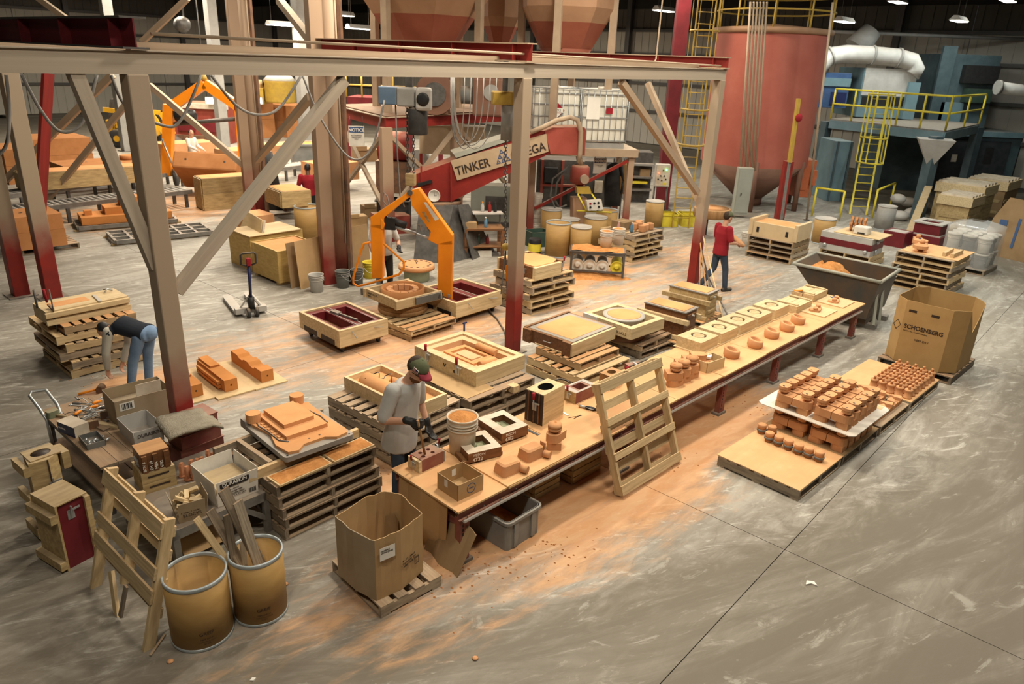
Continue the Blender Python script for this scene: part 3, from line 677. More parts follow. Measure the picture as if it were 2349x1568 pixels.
# triple stacked core: three cores glued into one tower
def core_tower(P, rz, label, group=None, kind=0, s=1.0, cap=True):
    t = thing('core_stack', label, 'sand core', P, rz, group)
    def dee(w, d): return [(-w/2, -d/2), (w/2*.4, -d/2)] + [(w*.2+d/2*math.sin(x)*1.0, -d/2*math.cos(x)) for x in [PI*i/8 for i in range(1, 8)]] + [(w/2*.4, d/2), (-w/2, d/2)]
    MB().prism([(x*s, y*s) for x, y in dee(.17, .15)], 0, .085*s).done('base_core', MT['core'], t, rz=.6)
    MB().prism([(x*s, y*s) for x, y in dee(.21, .16)], .085*s, .185*s).done('middle_core', MT['core'], t, (.02*s, 0, 0), PI)
    if cap:
        MB().lathe([(.045*s, .18*s), (.045*s, .20*s), (.075*s, .215*s), (.078*s, .24*s), (.072*s, .243*s), (.072*s, .25*s), (.078*s, .253*s), (.076*s, .285*s), (.0, .287*s)], 20).done('cap_core', MT['core'], t)
        MB().prism(rrect(-.022*s, .022*s, -.012*s, .012*s, .011*s), .2872*s, .288*s).done('vent_slot', MT['core_dark'], t, (.03*s, .01*s, 0), .6)
    return t
core_tower(at(1270, 1024, ZT+.014), 1.0, 'three-tier orange core tower standing before the tall black mould')
# tall black mould
t, a, b, h = block('tall_mould', 'tall black-stained wooden mould with an oval hole and red clamp', 'mould box', (1244, 977), (1289, 949), (1205, 960), ZT, (1244, 906), 'wood')
MB().plate(0, a, 0, b, 0, h, [(a*.5, b*.5, a*.27, b*.33, .25)]).done('box_body', MT['wood_x'], t)
MB().box(-.006, 0, 0, b, 0, h-.01).done('black_face', MT['wood_black'], t)
for y in (.05, .12, .2): MB().box(-.012, -.006, y*b/.26, y*b/.26+.02, 0, h-.01).done('strip', MT['wood_brown'], t)
clamp(t, (-.012, b*.45, h*.55), -PI/2, True, 1.6)
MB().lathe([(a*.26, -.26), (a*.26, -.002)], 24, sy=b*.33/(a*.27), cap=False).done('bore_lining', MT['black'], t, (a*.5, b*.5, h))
t, a, b, h = block('maroon_mould', 'shallow maroon lined wooden mould box beside the tall black mould', 'mould box', (1320, 926), (1365, 905), (1290, 912), ZT, (1321, 901), 'maroon')
MB().shell([(0, 0), (a, 0), (a, b), (0, b)], [(a*.28, b*.2), (a*.72, b*.2), (a*.72, b*.8), (a*.28, b*.8)], 0, h-.004, h*.3).done('box_body', MT['maroon_dusty'], t)
MB().ring([(-.002, -.002), (a+.002, -.002), (a+.002, b+.002), (-.002, b+.002)], [(a*.17, b*.13), (a*.83, b*.13), (a*.83, b*.87), (a*.17, b*.87)], h-.004, h).done('rim', MT['grey_light'], t)
MB().box(-.014, -.001, 0, b, 0, h).done('end_board', MT['wood_old'], t); clamp(t, (-.015, b*.5, h*.5), -PI/2, True, 1.3)
t, a, b, h = block('cube_mould', 'brown wooden cube mould with a round bore near the maroon moulds', 'mould box', (1400, 895), (1427, 881), (1373, 885), ZT, (1403, 864), 'wood')
MB().plate(0, a, 0, b, 0, h, [(a*.5, b*.5, a*.25, b*.3, .12)]).done('box_body', MT['wood_mid'] if 'wood_mid' in MT else mk('wood_mid', (.36, .20, .085), (.24, .13, .05), stretch=(14, 14, 1.4), scale=1.4, rough=.6, dust=.8, dcol=(.6, .33, .15)), t)
clamp(t, (a*.5, -.001, h*.5), 0, False, 1.2)
t = thing('strip_mould', 'narrow maroon mould with a bar clamp lying across it', 'mould box', at(1440, 852, ZT), math.radians(20))
MB().plate(0, .34, 0, .11, 0, .085, [(.2, .055, .05, .025, .04)]).done('box_body', MT['maroon_dusty'], t)
cl_ = MB().cyl((-.02, -.06, .1), (.36, .12, .1), .01, n=8).done('clamp_bar', MT['steel_dark'], t); MB().cyl((-.1, -.1, .1), (-.02, -.06, .1), .015, n=8).done('clamp_grip', MT['shirt_red'], t); MB().box(.1, .13, -.04, .06, .03, .11).done('clamp_jaw', MT['steel'], t)
# small tools on the table
t = thing('air_tool', 'pencil-shaped metal air tool lying on the table planks', 'tool', at(1328, 930, ZT+.02), math.radians(-24))
MB().cyl((0, 0, 0), (.09, 0, 0), .016, n=10).done('hose_end', MT['steel'], t); MB().lathe([(.018, 0), (.024, .02), (.024, .1), (.016, .13)], 12).done('body', MT['black'], t, (.09, 0, 0), rot=(0, PI/2, 0)); MB().cyl((.22, 0, 0), (.30, 0, -.012), .012, .004, 8).done('nozzle', MT['steel'], t)
MB().tube([(.1, -.02, .01), (.15, -.045, .015), (.2, -.03, .01)], .004, 6).done('lever', MT['steel'], t)
def rodthing(name, label, cat, p, q, r, mat, n=8): 
    p, q = Vector(p), Vector(q); return tag(MB().cyl((0, 0, 0), q-p, r, n=n).done(name, MT[mat], None, p), label, cat)
def flat(name, label, cat, p, q, w, th, mat):
    return tag(bar(name, p, q, w, th, mat, None), label, cat)
mk('bar_steel', (.22, .22, .215), (.15, .15, .145), metal=.5, rough=.4, scale=5)
flat('steel_bar', 'long flat steel strike bar beside the half mould chalked 4782', 'bar', at(1208, 984, ZT+.004), at(1252, 1005, ZT+.004), .035, .007, 'bar_steel')
flat('steel_bar', 'short flat steel bar by the foot of the tall black mould', 'bar', at(1290, 944, ZT+.003), at(1304, 953, ZT+.003), .03, .006, 'steel')
rodthing('wire_rod', 'thin bent wire rod lying crosswise over another on the table', 'rod', at(1304, 958, ZT+.004), at(1335, 952, ZT+.004), .003, 'black', 6)
rodthing('wire_rod', 'thin straight wire rod lying under the crossed wire on the table', 'rod', at(1316, 960, ZT+.004), at(1332, 951, ZT+.009), .003, 'black', 6)
t = thing('core_offcut', 'small orange core offcut beside the leaning pallet top', 'sand core', tp(2.42, .12), TT)
MB().box(0, .13, 0, .1, 0, .05).box(.14, .19, .01, .09, 0, .03).done('piece', MT['core'], t)['kind'] = 'stuff'
# glued core clusters
for i, (u, v) in enumerate(((1546, 882), (1564, 873), (1582, 864))):
    core_tower(at(u, v, ZT), TT+2.4, 'orange core tower in the close row behind the leaning pallet', 'core tower row on the table', s=1.05)
for i, (u, v) in enumerate(((1583, 846), (1601, 838), (1566, 855))):
    core_tower(at(u, v, ZT), TT+2.4, 'uncapped orange core pair filling the row behind the leaning pallet', 'uncapped cores on the table', s=1.0, cap=False)
t, a, b, h = open_box('small_carton', 'small pale wooden tray of tiny orange cores and white paper', (1620, 856), (1656, 840), (1594, 844), ZT, (1622, 833), 'ply_plain', .01)
for i in range(3):
    for j in range(3): MB().cyl((0, 0, 0), (0, 0, .09), .03, n=10).lathe([(.012, .09), (.012, .0905)], 8).done('tiny_core', MT['core'], t, (.06+i*.09, .05+j*.06, .006))
MB().box(0, .12, 0, .06, 0, .03).done('paper_wad', MT['paper'], t, (a*.6, b*.6, h*.75), .5)
# tilted ring cores
prf = [(.10, 0), (.118, .03), (.118, .12), (.108, .13), (.078, .13), (.072, .12), (.072, .03), (0, .03)]
for u, v in ((1677, 818), (1731, 795), (1769, 773), (1804, 757), (1829, 741)):
    t = thing('ring_core', 'orange cup-shaped ring core set in a row along the table', 'sand core', at(u, v, ZT), TT, 'ring cores on the table')
    b = MB(); n = 24; sl = .42
    vs = [(r*math.cos(2*PI*k/n), r*math.sin(2*PI*k/n), z*(1-sl*r*math.cos(2*PI*k/n+1.2)/.12*.5)) for r, z in prf for k in range(n)]
    b.add(vs, [(i*n+k, i*n+(k+1) % n, (i+1)*n+(k+1) % n, (i+1)*n+k) for i in range(len(prf)-1) for k in range(n)], True).done('ring', MT['core'], t)
# ring moulds
def ring_mould(x, y, label, g):
    t = thing('ring_mould', label, 'mould box', tp(x, y), TT, g); a, b, h = .5, .42, .17
    MB().plate(0, a, 0, b, .012, h, [(a*.55, b*.5, .12, .12, .10)]).done('box_body', MT['wood_x'], t)
    MB().box(-.04, a+.02, -.03, b+.02, 0, .012).done('base_board', MT['ply_plain'], t)
    MB().lathe([(.085, 0), (.085, .098), (.06, .098), (.06, .06), (0, .06)], 20).done('centre_ring', MT['wood_x'], t, (a*.55, b*.5, h-.10))
    MB().lathe([(.118, 0), (.118, .004), (.086, .004), (.086, 0)], 20, cap=False).done('sand_gap', MT['wood_black'], t, (a*.55, b*.5, h-.03))
for i, x in enumerate((5.32, 5.92, 6.5, 7.07, 7.68)): ring_mould(x, .66, 'pale wooden ring mould with a round groove at the table back', 'ring moulds on the table')
for i, (x, y, lab) in enumerate(((8.3, .56, 'flat pale wooden split mould nearest the ring moulds'), (9.2, .66, 'flat pale wooden split mould with an orange tool on top'))):
    t = thing('split_mould', lab, 'mould box', tp(x, y), TT)
    MB().box(0, .62, 0, .42, 0, .07).done('lower_half', MT['wood_x'], t); MB().box(0, .62, 0, .2, .071, .13).done('upper_half', MT['wood_x'], t); MB().box(0, .62, .22, .42, .071, .12).done('upper_half', MT['wood_x'], t)
    MB().box(.04, .1, .02, .4, .1301, .15).done('cleat', MT['wood_x'], t); MB().box(.52, .58, .02, .4, .1301, .15).done('cleat', MT['wood_x'], t)
t = thing('scraper', 'orange handled scraper lying on the flat split mould', 'tool', tp(9.25, .9, ZT+.152), TT+2.6)
MB().cyl((0, 0, .012), (.2, 0, .012), .014, n=8).done('handle', MT['orange'], t); MB().box(.2, .3, -.03, .03, .005, .012).done('blade', MT['steel'], t)
for i, (x, y) in enumerate(((8.5, .14), (9.3, .14))):
    bd = tag(plank('lay_board', tp(x+.27, y+.25, ZT+.009), (.56, .5, .016), 'ply_plain', None, (0, 0, TT)), 'square plywood lay board carrying a flat orange crank core', 'board', 'square lay boards')
    t = thing('crank_core', 'flat orange crank-shaped core on a square lay board', 'sand core', tp(x+.27, y+.25, ZT+.017), TT+.3, 'crank cores')
    MB().prism(rrect(-.15, .15, -.06, .06, .055), 0, .035).prism(circ(-.09, .06, .07), 0, .035).done('web', MT['core'], t); MB().cyl((-.1, .02, .035), (-.1, .02, .08), .04, n=16).done('boss', MT['core'], t); MB().cyl((.09, 0, .035), (.09, 0, .08), .04, n=16).done('boss', MT['core'], t)
t = thing('work_glove', 'blue work glove lying at the far end of the table', 'glove', tp(9.72, .5, ZT), TT)
b = MB().prism(rrect(0, .1, -.045, .045, .03), 0, .025)
for k in range(4): b.tube([(.09, -.035+k*.023, .012), (.13, -.038+k*.024, .02), (.165, -.04+k*.025, .01)], .011, 8)
b.tube([(.03, .04, .012), (.06, .075, .015), (.085, .08, .01)], .012, 8); b.done('glove', MT['blue'], t)
# ---- under and against the table
Pn = at(1413, 1137); ex = at(1550, 1052); tl_ = math.atan2(ex.y-Pn.y, ex.x-Pn.x)
yb = -((Pn-TN).dot(Vector((-math.sin(TT), math.cos(TT), 0))))       # how far in front of the table edge
th_ = math.atan2(.66, max(yb, .12)-.0)
pt = pallet(Pn, tl_, 1.22, 1.32, 0, 'pale wooden pallet leaning upright against the front of the long table', 'pine', 'b', h=.13, nb=4, nbot=6, jit=0, bw=.095)
pt.rotation_euler = (th_, 0, tl_); pt.location = Pn + Vector((-math.sin(tl_), math.cos(tl_), 0))*.02 + Vector((0, 0, .0))
print('lean', yb, math.degrees(th_))
# tote under the table
rim = [(1085, 1170), (1161, 1220), (1232, 1178), (1150, 1135)]
N, t_, a, b = R3((1162, 1266), (1228, 1222), (1085, 1215), 0)
t = thing('plastic_tote', 'grey plastic tote with some sand under the table end', 'tote', N, t_); h = .34; a = .5; b = .78
MB().shell(rrect(.0, a, .0, b, .05), rrect(.012, a-.012, .012, b-.012, .045), 0, h, .012).done('tub', MT['tote'], t)
MB().ring(rrect(-.025, a+.025, -.025, b+.025, .07), rrect(.008, a-.008, .008, b-.008, .045), h-.03, h).done('rim', MT['tote'], t)
for x in (.12, .38): MB().box(x-.03, x+.03, -.018, -.001, .02, h-.03).done('rib', MT['tote'], t)
MB().prism(rrect(.02, a-.02, .02, b-.02, .04), .012, .05).done('sand_fill', MT['sand_loose'], t)
# cardboard sheets leaning at the table end
for (n1, n2, u1, u2, lab, mat) in (((974, 1258), (1048, 1325), (990, 1160), (1075, 1225), 'bent brown cardboard sheet leaning on the near table leg', 'cardboard_dark'), ((985, 1180), (1066, 1240), (992, 1148), (1068, 1186), 'pale cardboard sheet hanging behind the bent one at the table end', 'cardboard')):
    A, B_ = at(*n1), at(*n2)
    if mat == 'cardboard': A, B_ = tp(.02, .95, .02), tp(.02, .2, .02); A.z = B_.z = .02
    d = (B_-A); d.z = 0; nn = Vector((-d.y, d.x, 0)).normalized()
    top = .62 if mat == 'cardboard' else .52; off = nn*(.02 if mat == 'cardboard' else .22)
    if mat != 'cardboard': pass
    b = MB(); v = []
    for i in range(7):
        f = i/6; p = A.lerp(B_, f) + nn*(.02*math.sin(f*9)); q = p + off + Vector((0, 0, top*(1-.25*f*(mat != 'cardboard'))))
        v += [p, q, q - nn*.008, p - nn*.008]
    fs = []
    for i in range(6):
        for k in range(4): fs.append((i*4+k, i*4+(k+1) % 4, (i+1)*4+(k+1) % 4, (i+1)*4+k))
    fs += [(0, 3, 2, 1), (24, 25, 26, 27)]
    b.add([tuple(q-A) for q in v], fs).done('cardboard_sheet', MT[mat], None, A)
    tag(bpy.data.objects[[o.name for o in bpy.data.objects if o.name.startswith('cardboard_sheet')][-1]], lab, 'cardboard')
for x, y, l, hgt, lab in ((2.0, .25, .52, .36, 'old wooden crate under the table beside the leaning pallet'), (1.42, .32, .42, .3, 'low dark wooden crate under the middle of the table')):
    t = thing('wooden_crate', lab, 'crate', tp(x, y, 0), TT)
    for k in range(4): MB().box(0, l, -.012, 0, .01+k*hgt/4, hgt/4*(k+1)-.004).done('slat', MT['wood_old'], t); MB().box(-.012, 0, 0, .6, .01+k*hgt/4, hgt/4*(k+1)-.004).done('slat', MT['wood_old'], t)
    MB().box(0, l, 0, .6, 0, hgt-.02).done('body', MT['wood_old'], t)
for u, v, s, lab in ((1740, 830, .9, 'flat cardboard piece on the floor under the far table half'), (1660, 880, .7, 'torn cardboard scrap on the floor beneath the table middle')):
    tag(MB().prism([(0, 0), (s, .05), (s*1.1, .6), (.3, .75), (-.1, .5)], 0, .006).done('cardboard_scrap', MT['cardboard_dark'], None, at(u, v, .012), .7, rot=(.01, 0, .7)), lab, 'cardboard')
# row of pallets with cores, right of the table
t45 = math.radians(45); E1 = Vector((math.cos(t45), math.sin(t45), 0)); E2 = Vector((-math.sin(t45), math.cos(t45), 0))
Q0 = at(1830, 1150)
def sheet(name, label, N, t, a, b, z, th=.012, mat='ply', cat='board'):
    return tag(plank(name, loc(N, t, a/2, b/2, z+th/2-N.z), (a, b, th), mat, None, (0, 0, t)), label, cat)
pallet(Q0, t45, 1.14, 1.06, 0, 'low pallet under the board with the row of stoppered cores', 'pine_grey', 'b', jit=0)
sheet('plywood_sheet', 'dusty plywood sheet carrying the row of small round cores', Q0, t45, 1.18, 1.08, .135)
P2_ = Q0 + E1*1.2
pallet(P2_, t45, 1.14, 1.06, 0, 'pallet under the two-level load of core towers', 'pine_grey', 'b', jit=0)
sheet('hardboard_sheet', 'brown hardboard sheet under the lower core towers', P2_-E1*.05, t45, 1.2, 1.1, .135, .008, 'cardboard')
P3_ = Q0 + E1*2.42
pallet(P3_, t45, 1.1, 1.0, 0, 'pallet covered with small split cores beside the white tray', 'pine_grey', 'b', jit=0)
P4_ = Q0 + E1*3.58
pallet(P4_, t45, 1.25, 1.06, 0, 'pallet under the block of peg cores', 'pine_grey', 'b', jit=0)
sheet('plywood_sheet', 'plywood sheet half covered by a block of peg cores', P4_, t45, 1.27, 1.1, .135)
# core towers, two levels
def tower_meshes(s):
    def dee(w, d): return [(-w/2, -d/2), (w*.1, -d/2)] + [(w*.1+d/2*math.sin(x), -d/2*math.cos(x)) for x in [PI*i/8 for i in range(1, 8)]] + [(w*.1, d/2), (-w/2, d/2)]
    a = MB().prism([(x*s, y*s) for x, y in dee(.165, .145)], 0, .088*s).mesh('base_core', MT['core'])
    b = MB().prism([(x*s, y*s) for x, y in dee(.25, .165)], .088*s, .19*s).mesh('middle_core', MT['core'])
    flat_ = [(x, y) for x, y in circ(0, 0, .088, 24) if True]
    cp = [(max(-.065, min(.065, x))*s, y*s) for x, y in flat_]
    c = MB().lathe([(.04*s, .19*s), (.04*s, .224*s)], 14).prism([(x*.9, y*.9) for x, y in cp], .224*s, .258*s).prism([(x*.97, y*.97) for x, y in cp], .262*s, .298*s).mesh('cap_core', MT['core'])
    d = MB().lathe([(.015*s, .298*s), (.015*s, .299*s)], 10).mesh('vent_hole', MT['wood_black'])
    return a, b, c, d
TM = tower_meshes(1.0)
def tower(P, rz, flip, label, group, cap=True):
    t = thing('core_tower', label, 'sand core', P, rz + (PI if flip else 0), group)
    link('base_core', TM[0], t, (.0, 0, 0), (0, 0, PI)); link('middle_core', TM[1], t, (-.008, 0, 0))
    c = link('cap_core', TM[2], t, (.02, 0, 0), (0, 0, .0)); link('vent_hole', TM[3], c, (.0, -.045 if flip else .045, 0))
for lev, zz, lab, g in ((0, .144, 'orange core tower under the white tray, on the hardboard', 'lower core towers'), (1, .4565, 'orange core tower standing on the white tray', 'upper core towers')):
    for i in range(5):
        for j in range(4):
            x = .12+i*.205; y = .13 + (j//2)*.52 + (j % 2)*.275
            tower(loc(P2_, t45, x, y, zz), t45+PI/2, j % 2 == 0, lab, g)
ZTR = .144+.300
tr = thing('white_tray', 'white board tray between the two levels of core towers', 'tray', loc(P2_, t45, -.04, -.08, ZTR), t45)
o_ = [(.06, 0), (1.16, 0), (1.22, .06), (1.22, 1.24), (1.16, 1.30), (.06, 1.30), (0, 1.24), (0, .06)]
MB().prism(o_, 0, .012).done('board', MT['white'], tr)
for k in (.2, .75): MB().box(1.08, 1.2, k*.4, k*.4+.12, .012, .0135).done('yellow_patch', MT['ply_plain'], tr)
# stoppered round cores
for u, v in ((1746, 992), (1763, 1011), (1784, 1020), (1807, 1029), (1830, 1039), (1853, 1047), (1877, 1056), (1769, 997)):
    t = thing('round_core', 'small round core with a dark band standing on the plywood sheet', 'sand core', at(u, v, .148), .6, 'stoppered cores')
    MB().lathe([(.045, 0), (.05, .01), (.05, .035), (.03, .04)], 16).done('foot', MT['core_dark'], t); MB().lathe([(.06, .035), (.064, .04), (.064, .062), (.06, .066)], 18).done('band', MT['rubber_grey'], t)
    MB().lathe([(.056, .066), (.056, .125), (.05, .13), (0, .13)], 18).done('top', MT['core'], t)
# split cores heap
bl = MB().prism([(-.1, -.05), (.1, -.05), (.1, .0), (.05, .05), (-.05, .05), (-.1, .0)], 0, .07).mesh('piece', MT['core'])
b2 = MB().prism([(-.08, -.05), (.0, -.05), (.09, .0), (.0, .05), (-.08, .05)], 0, .05).mesh('rib', MT['core'])
for i in range(6):
    for j in range(4):
        t = thing('split_core', 'small split sand core lying in rows beside the white tray', 'sand core', loc(P3_, t45, .1+i*.17, .14+j*.22, .135+.001), t45+random.uniform(-.12, .12), 'split cores')
        link('piece', bl, t); link('rib', b2, t, (0, .03, .0701 if (i+j) % 2 else .0701), (0, 0, 1.57*(i % 2)+.2))
# peg cores
pg = MB().lathe([(.062, 0), (.062, .02), (.05, .028), (.05, .105), (.056, .112), (.056, .135), (.0, .137)], 16).mesh('body', MT['core'])
pn = MB().lathe([(.02, .136), (.016, .165), (.02, .172), (.02, .185), (.0, .187)], 10).mesh('peg', MT['core'])
for i in range(8):
    for j in range(5):
        t = thing('peg_core', 'orange peg core in the dense block on the plywood sheet', 'sand core', loc(P4_, t45, .12+i*.145, .1+j*.125, .148), t45, 'peg cores'); link('body', pg, t); link('peg', pn, t)
# big octagonal carton lettered SCHOENBERG
GN = at(2180, 867, .0); GN = Q0 + E1*5.12 - E2*.1
pallet(GN, t45, 1.25, 1.15, 0, 'dark pallet under the tall brown octagonal carton', 'pine_dark', 'a', jit=0)
def bin_(name, label, N, t, a, b, z, h, ch, mat, notch=None, fl=.0):
    o = thing(name, label, 'carton', loc(N, t, 0, 0, z-N.z), t)
    pts = [(ch, 0), (a-ch, 0), (a, ch), (a, b-ch), (a-ch, b), (ch, b), (0, b-ch), (0, ch)]
    nm = ['front_panel', 'corner_panel', 'right_panel', 'corner_panel', 'back_panel', 'corner_panel', 'left_panel', 'corner_panel']
    for k in range(8):
        p, q = Vector((*pts[k], 0)), Vector((*pts[(k+1) % 8], 0)); x = (q-p).normalized(); n = Vector((x.y, -x.x, 0)); L = (q-p).length
        prof = [0, .25, .5, .75, 1.0]; hs = [h+random.uniform(-.006, .006) for _ in prof]
        if notch and k in notch: hs = [h*f for f in notch[k]]
        v = []
        for f, hh in zip(prof, hs):
            c = p.lerp(q, f) - n*.0
            v += [c, c+Vector((0, 0, hh)), c-n*.009+Vector((0, 0, hh)), c-n*.009]
        fs = [(i*4+m_, i*4+(m_+1) % 4, (i+1)*4+(m_+1) % 4, (i+1)*4+m_) for i in range(4) for m_ in range(4)] + [(0, 3, 2, 1), (16, 17, 18, 19)]
        MB().add([tuple(c) for c in v], fs).done(nm[k], MT[mat], o)
    MB().prism(pts, 0, .008).done('bottom', MT[mat], o)
    return o
mk('carton_tan', (.40, .255, .105), (.345, .215, .085), scale=3, bump=.05, rough=.8)
o = bin_('octagonal_carton', 'tall brown octagonal carton lettered SCHOENBERG with a torn side', GN + E1*.03 + E2*.02, t45, 1.15, 1.10, .137, 1.06, .2, 'carton_tan', {0: (1, .8, .58, .72, .95), 1: (.97, 1, 1, 1, 1)})
text('SCHOENBERG', .098, MT['wood_black'], o, (-.002, .86, .60), (PI/2, 0, -PI/2), sx=.95, bold=.003)
text('Salt Co. Inc.  Custom Blending', .03, MT['wood_black'], o, (-.002, .86, .55), (PI/2, 0, -PI/2)); text('KEEP DRY', .05, MT['wood_black'], o, (-.002, .66, .42), (PI/2, 0, -PI/2))
MB().ring([(-.06, 0), (0, -.09), (.06, 0), (0, .09)], [(-.048, 0), (0, -.072), (.048, 0), (0, .072)], 0, .002).done('diamond_mark', MT['wood_black'], o, (-.002, .97, .63), rot=(PI/2, 0, -PI/2))
for y in (.72, .38): MB().box(-.003, .0, y, y+.12, .88, .92).done('hand_slot', MT['wood_black'], o)
MB().prism(circ(.5, .5, .3, 12), .3, .45).done('scrap_heap', MT['cardboard_dark'], o)
# tipping hopper beyond the table end
HN = at(2019, 646, 1.0); HN.z = 0; ht = math.radians(50)
t = thing('tipping_hopper', 'black steel tipping hopper holding orange sand beyond the table end', 'skip', HN, ht)
W_ = 1.25
prof = [(0, 1.0), (.1, .22), (.85, .22), (1.62, 1.02)]
def side(x0, x1):
    b = MB(); n = len(prof)
    v = [(x0, y, z) for y, z in prof]+[(x1, y, z) for y, z in prof]
    return b.add(v, [tuple(range(n)), tuple(reversed(range(n, 2*n)))]+[(i, n+i, n+(i+1) % n, (i+1) % n) for i in range(n)])
side(0, .012).done('side_plate', MT['dumper'], t); side(W_-.012, W_).done('side_plate', MT['dumper'], t)
for i, nm in ((0, 'front_plate'), (1, 'bottom_plate'), (2, 'chute_plate')):
    (y0, z0), (y1, z1) = prof[i], prof[i+1]; MB().beam((W_/2, y0, z0), (W_/2, y1, z1), W_-.02, .012, up=(1, 0, 0)) ; b = MB()
    dy, dz = y1-y0, z1-z0; l = math.hypot(dy, dz); ny, nz = -dz/l*.012, dy/l*.012
    b.add([(.01, y0, z0), (W_-.01, y0, z0), (W_-.01, y1, z1), (.01, y1, z1), (.01, y0+ny, z0+nz), (W_-.01, y0+ny, z0+nz), (W_-.01, y1+ny, z1+nz), (.01, y1+ny, z1+nz)], [(0, 1, 2, 3), (7, 6, 5, 4), (0, 4, 5, 1), (1, 5, 6, 2), (2, 6, 7, 3), (3, 7, 4, 0)]).done(nm, MT['dumper'], t)
for p, q in (((-.02, -.02, 1.0), (-.02, 1.64, 1.02)), ((W_+.02, -.02, 1.0), (W_+.02, 1.64, 1.02)), ((-.02, -.02, 1.0), (W_+.02, -.02, 1.0)), ((-.02, 1.64, 1.02), (W_+.02, 1.64, 1.02))): MB().cyl(p, q, .032, n=10).done('rim_bar', MT['grey_green'], t)
for x in (.18, W_-.3): MB().box(x, x+.16, -.05, 1.35, 0, .09).done('fork_pocket', MT['steel_mid'], t)
MB().box(.1, W_-.1, .12, .95, .09, .2).done('base_frame', MT['dumper'], t)
for x in (.12, .5): MB().beam((x, -.02, .12), (x+.1, .06, .7), .05, .05).done('latch_bar', MT['grey_green'], t)
b = MB(); n = 12; v = []
for i in range(n+1):
    for j in range(n+1):
        x = .03+(W_-.06)*i/n; y = .45+1.02*j/n; z = .52 + .52*math.exp(-((x-.7)/.7)**2-((y-1.12)/.4)**2) + .05*noise.noise(Vector((x*5, y*5, 0)))
        zl = .25 if y < .85 else .24+(y-.85)/.77*.8; v.append((x, y, max(z, zl+.02)))
b.add(v, [(i*(n+1)+j, (i+1)*(n+1)+j, (i+1)*(n+1)+j+1, i*(n+1)+j+1) for i in range(n) for j in range(n)], True).done('sand_fill', MT['sand_loose'], t)['kind'] = 'stuff'
# pallet stack with offcuts, wrapped pallet, patterns
SN = at(2165, 682); st = math.radians(45)
zt = stack(SN, st, 1.25, 1.2, 6, '%s pallet in the six-high stack topped by bracket cores', h=.138, wood='pine', w2='pine_grey', s='a', jit=.03)
sheet('plywood_sheet', 'plywood sheet lying on the six-high pallet stack', loc(SN, st, .12, -.06), st, 1.25, 1.18, zt, .014)
for k, y in enumerate((.12, .3)):
    tag(plank('wood_offcut', loc(SN, st, .62, y, zt+.014+.045), (.7, .07, .09), 'pine', None, (0, 0, st+.05*k)), ('square timber offcut lying beside another', 'loose square timber offcut nearer the sheet edge')[1-k] + ' on the pallet stack', 'offcut')
for k, (x, y, r) in enumerate(((.3, .8, .2), (.9, 1.0, .5))):
    t = thing('bracket_core', ('orange bracket core with a ring end on the six-high stack', 'orange bracket core with blue dot behind the ringed one')[k], 'sand core', loc(SN, st, x, y, zt+.014), st+r)
    MB().prism(circ(0, 0, .16, 20), .08, .15).done('ring_plate', MT['core'], t); MB().prism(rrect(.05, .4, -.1, .1, .05), 0, .14).done('arm', MT['core'], t); MB().cyl((.28, 0, .14), (.28, 0, .22), .05, n=14).done('boss', MT['core'], t)
    for an in (.5, 2.6, 4.2): MB().cyl((.12*math.cos(an), .12*math.sin(an), 0), (.12*math.cos(an), .12*math.sin(an), .09), .04, n=10).done('foot', MT['core'], t)
    if k: MB().lathe([(.03, 0), (.03, .02), (0, .025)], 12).done('dot', MT['blue'], t, (.1, 0, .15))
# wrapped pallet of pails
WN = at(2255, 634); wt = math.radians(44)
pallet(WN, wt, 1.1, 1.1, 0, 'pallet under the clear plastic wrapped pails', 'pine_grey', 'a', jit=0)
for k in range(2):
    for i in range(3):
        for j in range(3):
            bucket('dark pail with white label in the clear plastic wrap', loc(WN, wt, .2+i*.35, .2+j*.35, .137+k*.40), .155, .37, ('rubber_grey', 'white')[(i+j+k) % 2], None, 'pail', False, 'wrapped pails', lidmat='white')
t = thing('plastic_wrap', 'crumpled clear plastic wrap over the pallet of pails', 'wrap', loc(WN, wt, 0, 0, .12), wt)
b = MB(); n = 28; rows_ = 9; v = []
base = rrect(-.02, 1.1, -.02, 1.1, .18, 6)
for r_ in range(rows_+4):
    for (x, y) in base:
        if r_ <= rows_: z = 1.0*r_/rows_; s_ = 1.0
        else: s_ = 1-(r_-rows_)/4.0*.98; z = 1.0 + (1-s_)*.18
        nx = noise.noise(Vector((x*4, y*4, z*5)))*.035; v.append(((x-.55)*s_*(1+nx)+.55, (y-.55)*s_*(1+nx)+.55, z+nx))
m_ = len(base)
b.add(v, [(i*m_+k, i*m_+(k+1) % m_, (i+1)*m_+(k+1) % m_, (i+1)*m_+k) for i in range(rows_+3) for k in range(m_)], True).done('film', MT['clear'], t)
# stack of four pallets with the beige flask
FN = at(1812, 608); ft = math.radians(48)
zt = stack(FN, ft, 1.0, 1.22, 4, '%s pallet under the long beige wooden flask', h=.138, wood='pine_grey', w2='pine_dusty', s='a', jit=.03)
def flask(label, N, t, a, b, z, h, mat, mat2, band=None, name='flask'):
    o = thing(name, label, 'mould box', loc(N, t, 0, 0, z-N.z), t)
    MB().ring([(0, 0), (a, 0), (a, b), (0, b)], [(.06, .06), (a-.06, .06), (a-.06, b-.06), (.06, b-.06)], 0, h).done('frame', MT[mat], o)
    MB().box(.06, a-.06, .06, b-.06, 0, h-.01).done('sand_fill', MT[mat2], o)
    if band: MB().ring([(-.004, -.004), (a+.004, -.004), (a+.004, b+.004), (-.004, b+.004)], [(.001, .001), (a-.001, .001), (a-.001, b-.001), (.001, b-.001)], h*.33, h*.68).done('band', MT[band], o)
    return o
